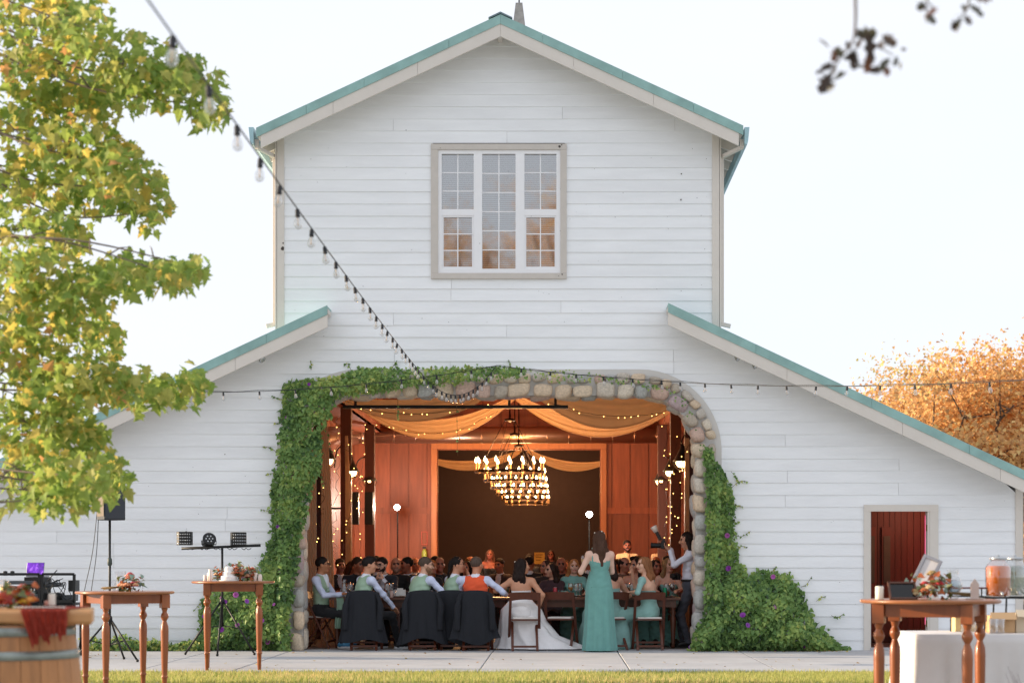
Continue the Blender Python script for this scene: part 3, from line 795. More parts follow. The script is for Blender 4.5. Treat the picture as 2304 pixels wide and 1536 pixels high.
# hall speaker, fire point, sign
p = W(816, 1143, 40.4)
t = thing('hall_speaker', 'black column loudspeakers on the wall behind the dark post', 'speaker', p)
for dx in (-.16, .13):
    m = MB(); m.box(p + Vector((dx, 0, 0)), (.17, .16, .66)); bevel(m.build('cabinet', M_black, t), .01)
m = MB(); m.bar(p + Vector((-.1, .05, 0)), p + Vector((-1.1, .1, 0)), .04); m.build('bracket', M_black, t)
p = W(955, 1210, IYB)
m = MB(); M_sr = mat('red_sign', '#b5432c', .5)
for a, b, c, d in ((-.07, -.058, -.15, .15), (.058, .07, -.15, .15), (-.058, .058, -.15, -.138), (-.058, .058, .138, .15)): m.bb(p.x+a, p.x+b, IYB-.03, IYB-.02, p.z+c, p.z+d)
tag(m.build('wall_notice', M_sr), 'slim red edged notice on the plank partition', 'notice')
p = W(955, 1250, IYB - .1); t = thing('fire_extinguisher', 'small extinguisher on the plank partition under the red edged notice', 'extinguisher', p)
m = MB(); m.lathe([(.055, -.16), (.06, -.14), (.06, .1), (.03, .14), (.02, .16)], 14, p); m.build('cylinder', mat('ext_body', '#8f9a3a', .4), t)
m = MB(); m.box(p + Vector((.0, -.02, .19)), (.09, .03, .04)); m.build('valve', M_black, t)
m = MB(); m.bb(p.x-.03, p.x+.03, p.y, IYB, p.z-.05, p.z+.05); m.build('bracket', M_black, t)
p = W(1214, 1255, 38.0); t = thing('paper_sign', 'yellowish paper sign standing among the far guests', 'sign', (p.x, p.y, 0))
m = MB(); m.box((p.x, p.y, p.z), (.2, .012, .22)); m.build('sheet', mat('kraft_paper', '#b98f3e', .8), t)
m = MB(); m.tube([(p.x, p.y + .015, .0), (p.x, p.y + .015, p.z)], .01, 6); m.lathe([(.12, 0), (.12, .02), (.01, .03)], 12, (p.x, p.y + .015, .003)); m.build('stand', M_black, t)
m = MB()
for k in range(3): m.bb(p.x - .07, p.x + .06 - .02 * k, p.y - .009, p.y - .0065, p.z + .06 - .05 * k, p.z + .072 - .05 * k)
m.build('lettering_lines', mat('sign_ink', '#4a3415', .8), t)

# ------------------------------------------------------------------ leaf clouds
HALF_MAPLE = [(0, 0), (.2, -.1), (.40, .06), (.30, .2), (.56, .40), (.27, .45), (.2, .62), (0, 1)]
HALF_IVY = [(0, 0), (.28, -.12), (.48, .2), (.3, .48), (0, 1)]
HALF_OAK = [(0, 0), (.06, .02), (.12, .2), (.34, .18), (.16, .36), (.4, .5), (.18, .62), (.26, .84), (0, 1)]
def leaf_template(half, fold=.16, curl=.18):
    V, F = [], []
    for sg in (1, -1):
        o = len(V); V += [(sg * x, y, fold * x - curl * y * y) for x, y in half]
        idx = list(range(o, o + len(half))); F.append(tuple(idx if sg > 0 else idx[::-1]))
    return np.array(V), F
def leaf_frames(P, N, rs_, droop=.6, jit=.55):
    """per leaf: tip direction, side, normal"""
    n = len(P)
    nn = N + rs_.normal(0, jit, (n, 3)); nn /= np.linalg.norm(nn, axis=1)[:, None]
    tp = rs_.normal(0, 1, (n, 3)); tp[:, 2] -= droop * 2.0
    tp -= nn * np.sum(tp * nn, axis=1)[:, None]; tp /= np.linalg.norm(tp, axis=1)[:, None] + 1e-9
    b = np.cross(tp, nn)
    return tp, b, nn
def leaf_mesh(name, P, tp, b, nn, size, half, mats, midx):
    V, F = leaf_template(half); k = len(V); n = len(P)
    co = P[:, None, :] + size[:, None, None] * (V[None, :, 0, None] * b[:, None, :] + V[None, :, 1, None] * tp[:, None, :] + V[None, :, 2, None] * nn[:, None, :])
    me = bpy.data.meshes.new(name); nf = len(F); lens = [len(f) for f in F]; tot = sum(lens)
    me.vertices.add(n * k); me.vertices.foreach_set('co', co.reshape(-1).astype(np.float32))
    me.loops.add(n * tot); fl = np.concatenate([np.array(f) for f in F])
    me.loops.foreach_set('vertex_index', (np.arange(n)[:, None] * k + fl[None, :]).reshape(-1).astype(np.int32))
    me.polygons.add(n * nf); st = np.concatenate([[0], np.cumsum(lens)[:-1]])
    me.polygons.foreach_set('loop_start', (np.arange(n)[:, None] * tot + st[None, :]).reshape(-1).astype(np.int32))
    for m in mats: me.materials.append(m)
    me.polygons.foreach_set('material_index', np.repeat(midx, nf).astype(np.int32))
    me.update(calc_edges=True); me.validate(); return me
def foliage(parent, P, N, size, half, mats, midx, seed, single=0, droop=.6, jit=.55, name='leaf', rest='foliage'):
    """the 'single' largest leaves become objects of their own, the rest one mesh"""
    rs_ = np.random.RandomState(seed); tp, b, nn = leaf_frames(P, N, rs_, droop, jit)
    order = np.argsort(-size * rs_.uniform(.8, 1.2, len(P)) - (0 if not single else 0))
    pick = order[:single]; restm = np.ones(len(P), bool); restm[pick] = False
    o_ = off(parent)
    if restm.any():
        me = leaf_mesh(rest, P[restm], tp[restm], b[restm], nn[restm], size[restm], half, mats, midx[restm])
        tag(link(rest, me, parent), kind='stuff')
    if single:
        V, F = leaf_template(half); MS = []
        for m in mats:
            me = bpy.data.meshes.new(name); me.from_pydata(V.tolist(), [], F); me.materials.append(m); MS.append(me)
        for i in pick:
            ob = bpy.data.objects.new(name, MS[midx[i]]); COL.objects.link(ob); ob.parent = parent
            s_ = size[i]; M = Matrix.Identity(4)
            for q, ax in enumerate((b[i], tp[i], nn[i])):
                for r_ in range(3): M[r_][q] = ax[r_] * s_
            for r_ in range(3): M[r_][3] = P[i][r_] - o_[r_]
            ob.matrix_local = M
def leafmat(name, c, tr=.35): return mat(name, c, .5, var=.2, scale=30, trans=tr, spec=.35)
IVY = [leafmat('vine_dark', '#638548', .25), leafmat('vine_mid', '#7c9c56', .25), leafmat('vine_light', '#9db463', .3), leafmat('vine_yellow', '#bfc46e', .3), leafmat('vine_deep', '#4a6a40', .2)]
def in_poly(P, x, y):
    c = False; j = len(P) - 1
    for i in range(len(P)):
        if (P[i][1] > y) != (P[j][1] > y) and x < (P[j][0]-P[i][0])*(y-P[i][1])/(P[j][1]-P[i][1]) + P[i][0]: c = not c
        j = i
    return c
def edge_dist(P, x, y):
    d = 1e9
    for i in range(len(P)):
        a, b = P[i], P[(i+1) % len(P)]; vx, vy = b[0]-a[0], b[1]-a[1]
        t = max(0, min(1, ((x-a[0])*vx + (y-a[1])*vy) / (vx*vx + vy*vy + 1e-9)))
        d = min(d, math.hypot(x-a[0]-vx*t, y-a[1]-vy*t))
    return d
def stone_d(x, y):
    a = arch_x(y, 62)
    return .25 if a and (x < 760 or x > 1500 or y < 900) and a[0] < x < a[1] else .05
def vine(name, lab, polys, seed, base, nflow, flowpoly, tend):
    r_ = random.Random(seed); t = thing(name, lab, 'vine', base)
    P, N, S, MI = [], [], [], []
    for poly, dens, dmax, szr in polys:
        xs_ = [p[0] for p in poly]; ys_ = [p[1] for p in poly]
        area = abs(sum(poly[i][0]*poly[(i+1) % len(poly)][1]-poly[(i+1) % len(poly)][0]*poly[i][1] for i in range(len(poly)))) / 2
        nn = int(area / (155*155) * dens); c = 0
        while c < nn:
            x, y = r_.uniform(min(xs_), max(xs_)), r_.uniform(min(ys_), max(ys_))
            if not in_poly(poly, x, y): continue
            e = edge_dist(poly, x, y); bulge = min(1, e / 45) ** .6
            dd = dmax(x, y) if callable(dmax) else dmax
            lump = .5 + .5 * math.sin(x * .043 + 1.3 * math.sin(y * .031)) * math.sin(y * .05 + x * .021)
            d = stone_d(x, y) + dd * bulge * (.55 + .45 * lump) * (1 - .45 * r_.random() ** 2)
            w = W(x + r_.gauss(0, 3), y + r_.gauss(0, 3), FY - d)
            w.z = max(w.z, .03)
            P.append(w); N.append((r_.gauss(0, .35), -1, .45)); S.append(r_.uniform(*szr))
            k_ = lump * .6 + r_.random() * .7 + (.25 if y < 900 else 0)
            MI.append(4 if k_ < .25 else 0 if k_ < .55 else 1 if k_ < .9 else 2 if k_ < 1.24 else 3); c += 1
    foliage(t, np.array(P), np.array(N), np.array(S), HALF_IVY, IVY, np.array(MI), seed, 300, droop=.7, jit=.42)
    M_fl = mat('morning_glory', '#a0479c', .5, var=.2, trans=.2, cols=['#a445a8', '#8c35a0', '#b85fae', '#9a4fb5']); fm = MB()
    fm.lathe([(.006, -.03), (.012, -.012), (.022, .0), (.042, .01), (.036, .012), (.012, -.004), (.002, -.02)], 10)
    fme = fm.mesh('flower', M_fl); c = 0
    while c < nflow:
        pl = r_.choice(flowpoly); x = r_.uniform(min(p[0] for p in pl), max(p[0] for p in pl)); y = r_.uniform(min(p[1] for p in pl), max(p[1] for p in pl))
        if not in_poly(pl, x, y): continue
        e = edge_dist(pl, x, y); dd = .14 + (.3 if y > 1300 else .1) * min(1, e / 45)
        w = W(x, y, FY - dd - .05); q = Vector((r_.gauss(0, .4), -1, r_.gauss(.2, .3))).to_track_quat('Z', 'Y').to_euler(); s_ = r_.uniform(.55, 1.15)
        link('flower', fme, t, w, q, (s_, s_, s_)); c += 1
    SP = []
    for (x, y, dx, dy) in tend:
        a = W(x, y, FY - .08); b = W(x + dx * .5, y + dy * .5 + r_.uniform(-8, 8), FY - .06); c_ = W(x + dx, y + dy, FY - .035)
        C = spline([a, b, c_], 6); m = MB(); m.tube(C, .003, 4); m.build('tendril', mat('vine_stem', '#5a4630', .8), t); SP += [C[k_] for k_ in range(3, len(C), 2)]
    Ps = np.array(SP); rs_ = np.random.RandomState(seed)
    tp, b, nn = leaf_frames(Ps, np.tile([0, -1., .2], (len(Ps), 1)), rs_)
    tag(link('tendril_leaves', leaf_mesh('tendril_leaves', Ps, tp, b, nn, rs_.uniform(.025, .05, len(Ps)), HALF_IVY, IVY, rs_.randint(0, 4, len(Ps))), t), kind='stuff')
    return t
LV = [(640, 868), (655, 856), (700, 852), (770, 850), (790, 832), (850, 828), (880, 872), (800, 884), (752, 896), (742, 930), (724, 965), (720, 1045), (702, 1090), (690, 1150), (674, 1200),
      (668, 1260), (658, 1330), (648, 1400), (655, 1463), (395, 1469), (440, 1450), (452, 1400), (456, 1345), (492, 1318), (572, 1288), (600, 1240), (612, 1180), (612, 1095), (626, 1030), (634, 940)]
LT = [(780, 834), (850, 826), (960, 829), (1110, 824), (1180, 828), (1180, 842), (1100, 850), (1010, 862), (930, 868), (860, 880), (800, 884)]
LT2 = [(1150, 828), (1330, 838), (1440, 852), (1500, 872), (1490, 880), (1420, 862), (1320, 858), (1150, 848)]
def dl(x, y): return .16 + (.35 * min(1, max(0, (y - 1230) / 200)))
r9 = random.Random(9)
TL = [(640 - i * 3 % 20, 900 + i * 42, -r9.uniform(15, 45), r9.uniform(-25, 15)) for i in range(11)] + [(700 + i * 90, 832, r9.uniform(-20, 30), -r9.uniform(8, 26)) for i in range(6)] \
   + [(735, 960, 12, 60), (720, 1040, 8, 55), (1027, 895, 3, 130), (895, 898, 0, 45), (470, 1350, -35, 25), (1210, 840, 60, 10)]
vine('climbing_vine', 'purple flowered climbing vine covering the stones beside the cake table', [(LV, 2400, dl, (.036, .078)), (LT, 1900, .16, (.032, .066)), (LT2, 560, .12, (.024, .048))],
     21, W(600, 1464, FY), 26, [LV], TL)
RV = [(1583, 1000), (1596, 1008), (1612, 1045), (1636, 1072), (1648, 1120), (1652, 1200), (1664, 1268), (1690, 1292), (1722, 1284), (1776, 1294), (1802, 1328), (1826, 1385), (1872, 1435), (1912, 1470),
      (1552, 1466), (1562, 1425), (1588, 1385), (1590, 1250), (1592, 1100), (1588, 1040)]
RV2 = [(1490, 862), (1530, 884), (1560, 930), (1582, 975), (1590, 1010), (1580, 1012), (1560, 965), (1535, 915), (1500, 880)]
def dr_(x, y): return .15 + .55 * min(1, max(0, (y - 1260) / 190))
TR = [(1645 + i * 1.5, 1060 + i * 36, r9.uniform(14, 40), r9.uniform(-15, 30)) for i in range(7)] + [(1700 + i * 34, 1288 + max(0, i - 2) * 32, r9.uniform(10, 40), -r9.uniform(2, 26)) for i in range(6)]
vine('climbing_vine', 'bushy climbing vine heaped against the wall between arch and side door', [(RV, 2500, dr_, (.036, .08)), (RV2, 240, .16, (.022, .042))], 22, W(1700, 1464, FY), 14, [RV], TR)
# low plants along the wall
def low_plants(x0, x1, lab, seed, ytop, n_):
    r_ = random.Random(seed); t = thing('ground_plant', lab, 'plant', (WX((x0+x1)/2), FY - .25, 0)); P = []
    for i in range(n_):
        x = r_.uniform(x0, x1); h = r_.random() ** 1.6 * ytop * (.4 + .6 * abs(math.sin(x * .04)))
        P.append((WX(x, FY - .2), FY - .05 - r_.random() * .32, .02 + h))
    P = np.array(P); rs_ = np.random.RandomState(seed)
    foliage(t, P, np.tile([0, -.6, .6], (n_, 1)), rs_.uniform(.03, .065, n_), HALF_IVY, IVY[:4], rs_.randint(0, 4, n_), seed, 60, jit=.7)
low_plants(185, 330, 'low leafy plants at the wall behind the speaker stand', 31, .22, 700)
low_plants(330, 460, 'low leafy plants at the wall under the stage lights', 32, .14, 700)

# ------------------------------------------------------------------ maple tree
MAP = [leafmat('maple_green', '#9fb25a', .55), leafmat('maple_olive', '#b8b766', .55), leafmat('maple_yellow', '#d9c264', .55), leafmat('maple_deep', '#86a14e', .5), leafmat('maple_orange', '#dfa872', .55)]
M_bark = mat('bark', '#5d5148', .9, var=.3, scale=12, stretch=(3, 3, .6), bump=.6)
MY = 13.6
tb = Vector((WX(-620, MY), MY, 0))
maple = thing('maple_tree', 'maple tree with green and yellow leaves reaching over the DJ corner', 'tree', tb)
m = MB(); TK = spline([tb + Vector((0, 0, -.1)), tb + Vector((.05, .05, 1.2)), tb + Vector((-.05, .1, 2.6)), tb + Vector((.1, 0, 4.2)), tb + Vector((.2, 0, 6))], 6)
m.tube(TK, [.2 - .15 * i / (len(TK) - 1) for i in range(len(TK))], 12); m.build('trunk', M_bark, maple)
CL = [  # x, y, rx, ry, leaves, yellowness
 (60, 60, 150, 110, 300, .55), (180, 60, 80, 80, 120, .3), (300, 140, 95, 70, 170, .15), (395, 180, 95, 62, 170, .1), (470, 240, 52, 52, 62, .1), (130, 190, 130, 90, 240, .7), (240, 215, 100, 55, 130, .25),
 (60, 290, 120, 100, 220, .6), (170, 320, 120, 70, 190, .6), (250, 370, 90, 60, 130, .5), (320, 420, 62, 62, 110, .35), (60, 420, 110, 70, 150, .35), (200, 440, 120, 55, 150, .35), (330, 480, 50, 40, 46, .4),
 (90, 510, 110, 35, 70, .3), (40, 600, 90, 70, 150, .6), (140, 540, 60, 40, 50, .25), (190, 640, 110, 60, 170, .2), (290, 610, 90, 45, 140, .15), (380, 615, 70, 36, 86, .15), (440, 600, 26, 40, 24, .1),
 (70, 700, 120, 80, 200, .5), (190, 730, 80, 50, 110, .5), (235, 775, 50, 45, 60, .75), (60, 820, 110, 80, 190, .6), (160, 850, 100, 70, 170, .5), (250, 860, 70, 45, 90, .25), (330, 880, 80, 42, 120, .15), (420, 868, 55, 42, 90, .15),
 (60, 950, 110, 70, 180, .3), (150, 960, 90, 70, 150, .3), (210, 980, 30, 30, 30, .2), (80, 1060, 100, 55, 150, .15), (170, 1070, 90, 55, 150, .12), (240, 1060, 55, 48, 90, .12), (130, 1120, 90, 40, 90, .12), (215, 1110, 60, 28, 40, .1), (10, 1130, 26, 30, 12, .4)]
rM = random.Random(13); P, S, MI = [], [], []; bm_ = MB()
for (x, y, rx, ry, nl, yel) in CL:
    Yc = MY + rM.uniform(-.9, 1.0)
    a = TK[min(len(TK)-1, max(6, int((4.6 - (y - 400) / 330 * 1.1) / 6 * len(TK))))]
    c = W(x, y, Yc); e = W(x + rx * .7, y + ry * .1, Yc)
    mid = a.lerp(c, .45) + Vector((0, rM.uniform(-.3, .3), rM.uniform(-.05, .3))); mid2 = a.lerp(c, .75) + Vector((0, rM.uniform(-.2, .2), rM.uniform(-.12, .14))); C = spline([a, mid, mid2, c], 6)
    bm_.tube(C, [.011 * (1 - .85 * i / (len(C) - 1)) + .0025 for i in range(len(C))], 6)
    for k_ in range(5):
        q = C[rM.randint(8, len(C) - 1)]; u = rM.uniform(0, 6.28); g = q + Vector((math.cos(u) * rx, rM.uniform(-60, 60), math.sin(u) * ry)) * (Yc / FPX) * .85
        bm_.tube([q, q.lerp(g, .5) + Vector((0, 0, .02)), g], [.006, .004, .002], 4)
    for k_ in range(int(nl * 1.4)):
        while True:
            u, v, w = rM.uniform(-1, 1), rM.uniform(-1, 1), rM.uniform(-1, 1)
            if u*u + v*v + w*w < 1: break
        p = W(x + u * rx + rM.gauss(0, 10), y + v * ry + rM.gauss(0, 9), Yc + w * .5); P.append(p); S.append(rM.uniform(.045, .11))
        h = rM.random(); h2 = rM.random()
        MI.append((2 if h2 < .92 else 4) if h < yel * .34 else 1 if h < yel * .34 + .24 else 0 if h < .82 else 3)
bm_.build('branch', mat('maple_bark', '#7d7064', .9, var=.2), maple)
# leaves of the crown outside the frame
for k_ in range(2200):
    u = rM.uniform(0, 6.28); v = rM.uniform(-1, 1); q = rM.random() ** .5
    p = Vector((tb.x - .7 + math.cos(u) * 1.9 * q, tb.y + math.sin(u) * 1.9 * q, 4.1 + v * 2.2 * math.sqrt(max(0, 1 - q*q*.7))))
    if p.x * FPX / p.y + CXP > -20: continue
    P.append(p); S.append(rM.uniform(.06, .1)); MI.append(rM.choice([0, 0, 1, 1, 2, 3]))
P = np.array(P); N = np.tile([0., -.5, .55], (len(P), 1))
vis = (P[:, 0] * FPX / P[:, 1] + CXP) > 0
foliage(maple, P, N, np.array(S) * np.where(vis, 1, .7), HALF_MAPLE, MAP, np.array(MI), 14, 300, droop=.75, jit=.95)

# ------------------------------------------------------------------ oak whose twigs hang into the frame
OKM = [leafmat('oak_brown', '#453a34', .15), leafmat('oak_olive', '#4d4b38', .15), leafmat('oak_rust', '#6e4a38', .2)]
OY = 6.6; ob_ = Vector((WX(3300, OY), OY + .3, 0))
oak = thing('oak_tree', 'oak whose dark leafy twigs hang into the sky beside the barn roof', 'tree', ob_)
m = MB(); TK2 = spline([ob_ + Vector((0, 0, -.1)), ob_ + Vector((.05, 0, 1.5)), ob_ + Vector((-.1, 0, 3)), ob_ + Vector((-.2, .1, 5))], 6)
m.tube(TK2, [.24 - .1 * i / (len(TK2)-1) for i in range(len(TK2))], 12); m.build('trunk', M_bark, oak)
br = MB(); P, S, MI = [], [], []; rO = random.Random(17)
lim = spline([TK2[13], W(2700, -250, OY), W(2250, -130, OY), W(1920, -60, OY)], 8)
br.tube(lim, [.07 * (1 - .8 * i / (len(lim)-1)) + .005 for i in range(len(lim))], 7)
def twig(pts, leaves):
    C = spline([W(x, y, OY + d) for x, y, d in pts], 5); br.tube(C, [.006 * (1 - .7 * i / (len(C)-1)) for i in range(len(C))], 5)
    for (x, y, s_) in leaves: P.append(W(x, y, OY + rO.uniform(-.05, .05))); S.append(s_ * .85); MI.append(rO.choice([0, 0, 1, 2])); P.append(W(x + rO.uniform(-26, 26), y + rO.uniform(-22, 26), OY + rO.uniform(-.05, .05))); S.append(rO.uniform(.03, .05)); MI.append(rO.choice([0, 0, 1]))
twig([(1922, -60, 0), (1925, 40, 0), (1918, 95, 0), (1890, 130, 0), (1870, 175, 0)], [(1925, 82, .085), (1950, 70, .13), (1885, 105, .06), (1915, 108, .07), (1950, 125, .075), (1880, 140, .06), (1890, 160, .1), (1920, 150, .09), (1868, 165, .09), (1880, 190, .07), (1915, 120, .08)])
twig([(1925, 70, 0), (1960, 95, 0), (2010, 125, 0)], [(1985, 80, .07), (2000, 130, .07), (2020, 128, .05), (1990, 150, .05)])
twig([(2075, -90, 0), (2085, 0, 0), (2100, 15, 0)], [(2080, 5, .05), (2100, 15, .09), (2085, 18, .05)])
twig([(2170, -110, 0), (2180, 0, 0), (2165, 40, 0)], [(2185, -5, .11), (2178, 10, .08), (2160, 35, .08), (2152, 48, .06)])
for k_ in range(150): P.append(W(rO.uniform(1950, 2900), rO.uniform(-420, -60), OY + rO.uniform(-.5, .5))); S.append(rO.uniform(.06, .1)); MI.append(rO.choice([0, 1, 2]))
br.build('branch', M_bark, oak)
foliage(oak, np.array(P), np.tile([0, -1., .3], (len(P), 1)), np.array(S), HALF_OAK, OKM, np.array(MI), 18, 24, jit=.7)

# ------------------------------------------------------------------ trees beyond and behind
def tree(loc, h, rad, lab, mats, seed, nleaf=22000, leaf=(.075, .17), group='autumn oaks beyond the barn', gap=.0):
    r_ = random.Random(seed); t = thing('autumn_oak', lab, 'tree', loc, 0, group); loc = Vector(loc)
    m = MB(); T = [loc + Vector((r_.uniform(-.2, .2) * k_, r_.uniform(-.2, .2) * k_, h * .55 * k_ / 4 - .2)) for k_ in range(5)]; T = spline(T, 4)
    m.tube(T, [h * .035 * (1 - .6 * i / (len(T)-1)) for i in range(len(T))], 9); m.build('trunk', M_bark, t)
    b_ = MB(); P = []
    for i in range(15):
        a = T[r_.randint(len(T)//3, len(T)-1)]; u = 2 * math.pi * (i * .618 + r_.random() * .2); v = r_.uniform(-.1, 1)
        e = loc + Vector((math.cos(u) * rad * r_.uniform(.6, .95) * (1 - .45 * max(v, 0)), math.sin(u) * rad * r_.uniform(.6, .95) * (1 - .45 * max(v, 0)), h * (.5 + .42 * v)))
        C = spline([a, a.lerp(e, .4) + Vector((r_.uniform(-.5, .5), r_.uniform(-.5, .5), -.1 * rad)), a.lerp(e, .7) + Vector((r_.uniform(-.5, .5), 0, r_.uniform(-.2, .5))), e], 5)
        b_.tube(C, [h * .014 * (1 - .8 * k_ / (len(C)-1)) for k_ in range(len(C))], 6)
        for q in range(7):
            f = C[r_.randint(6, len(C)-1)]; g = f + Vector((r_.gauss(0, .22), r_.gauss(0, .22), r_.gauss(.1, .2))) * rad
            C2 = spline([f, f.lerp(g, .5) + Vector((0, 0, r_.uniform(-.1, .2))), g], 3); b_.tube(C2, [.035, .03, .026, .022, .018, .013, .008][:len(C2)], 4)
            for k_ in range(nleaf // 105):
                d = r_.gauss(0, 1); P.append(g + Vector((r_.gauss(0, .13), r_.gauss(0, .13), r_.gauss(0, .11))) * rad)
    b_.build('limb', M_bark, t)
    P = np.array(P); rs_ = np.random.RandomState(seed); N = P - np.array(loc + Vector((0, 0, h * .5))); N /= np.linalg.norm(N, axis=1)[:, None]
    foliage(t, P, N, rs_.uniform(leaf[0], leaf[1], len(P)), HALF_IVY, mats, rs_.randint(0, len(mats), len(P)), seed, 0, jit=.8, rest='crown')
    return t
AUT = [leafmat('aut_orange', '#e8b878', .4), leafmat('aut_tan', '#dfa86a', .4), leafmat('aut_gold', '#f0cc88', .4), leafmat('aut_brown', '#c49560', .35)]
AUY = [leafmat('aut_yellow', '#e8c56e', .35), leafmat('aut_gold2', '#e0b060', .35), leafmat('aut_green', '#b8b062', .35)]
tree((WX(2235, 62), 62, -1), 8.4, 3.5, 'orange leaved oak beyond the barn with bare twisting limbs', AUT, 41)
tree((WX(2420, 66), 66, -1), 9.6, 4.3, 'tallest rust orange oak beyond the barn', AUT, 42)
tree((WX(2085, 74), 74, -1), 9.0, 3.6, 'orange oak beyond the barn between the yellow tree and the twisting limbs', AUT, 43)
tree((WX(1975, 92), 92, -1), 10.6, 4.8, 'yellow leaved oak standing farthest beyond the barn roof', AUY, 44)
tree((WX(2330, 82), 82, -1), 11, 4.2, 'orange oak filling the gap behind the twisting limbs', AUT, 45)
tree((-7.5, -55, -.1), 22.0, 6, 'tall orange oak across the lawn facing the barn, seen in the window', AUT, 46, 20000, (.12, .24), 'oaks across the lawn')
tree((.8, -60, -.1), 24, 7, 'broad brown oak across the lawn facing the barn', AUT, 47, 20000, (.12, .24), 'oaks across the lawn')

# ------------------------------------------------------------------ string lights
M_cable = mat('black_cable', '#17191d', .6); M_sock = mat('black_socket', '#191a20', .55)
M_glob = glassmat('clear_bulb', '#ffffff', .18, .93); M_fil = mat('filament', '#c9b08c', .5, metal=.5)
sm_ = MB(); sm_.lathe([(.004, .0), (.012, -.004), (.017, -.012), (.017, -.05), (.0195, -.052), (.0195, -.062), (.012, -.062)], 12); SOCK = sm_.mesh('light_socket', M_sock)
sm_ = MB(); sm_.lathe([(.012, -.062), (.015, -.07), (.028, -.1), (.031, -.12), (.026, -.14), (.012, -.152), (.001, -.155)], 14); GLOB = sm_.mesh('bulb', M_glob)
sm_ = MB(); sm_.lathe([(.005, -.062), (.004, -.09), (.0025, -.1), (.006, -.125), (.001, -.128)], 6); FILM = sm_.mesh('filament', M_fil)
def light_string(name, lab, runs, wires=1):
    t = thing(name, lab, 'string lights', runs[0][0][0], 0, 'cafe bulb strings')
    rB = random.Random(len(lab))
    for (ctrl, sag, ts) in runs:
        a, b = Vector(ctrl[0]), Vector(ctrl[1])
        f = lambda u: a.lerp(b, u) + Vector((0, 0, -4 * sag * u * (1 - u)))
        m = MB(); m.tube([f(i / 40) for i in range(41)], .0045, 5); m.build('cable', M_cable, t)
        if wires == 2:
            m = MB(); m.tube([f(i / 40) + Vector((0, .01, .012 + .008 * math.sin(i * .9))) for i in range(41)], .003, 4); m.build('support_wire', M_cable, t)
        for u in ts:
            p = f(u); s_ = link('light_socket', SOCK, t, p, (rB.uniform(-.15, .15), rB.uniform(-.15, .15), 0), (.8, .8, .8))
            for nm, me in (('bulb', GLOB), ('filament', FILM)): link(nm, me, s_, world=False)
A0, A1 = W(350, 0, 7.1), W(948, 840, FY - .62)
A00 = A0 + (A0 - A1) * .25
us = []
for Yb in [7.47 + .87 * i for i in range(25)]:
    us.append((Yb - A00.y) / (A1.y - A00.y))
light_string('string_lights', 'string of clear bulbs sloping down from the sky to the arch, with a swag', [([A00, A1], .06, [u for u in us if 0 < u < 1]),
    ([A1, W(1116, 823, FY - .5)], .36, [.03 + .0605 * i for i in range(16)])])
light_string('string_lights', 'string of clear bulbs stretched along the arch and out past the long roof slope', [([W(440, 882, FY - 1.2), W(1116, 823, FY - .5)], .10, [.09 + .118 * i for i in range(8)]),
    ([W(1116, 823, FY - .5), W(1500, 858, FY - .5)], .02, [.15, .32, .47, .63, .8, .97]), ([W(1500, 858, FY - .5), W(2560, 838, 20.0)], .10, [.04 + .0715 * i for i in range(14)])], 2)
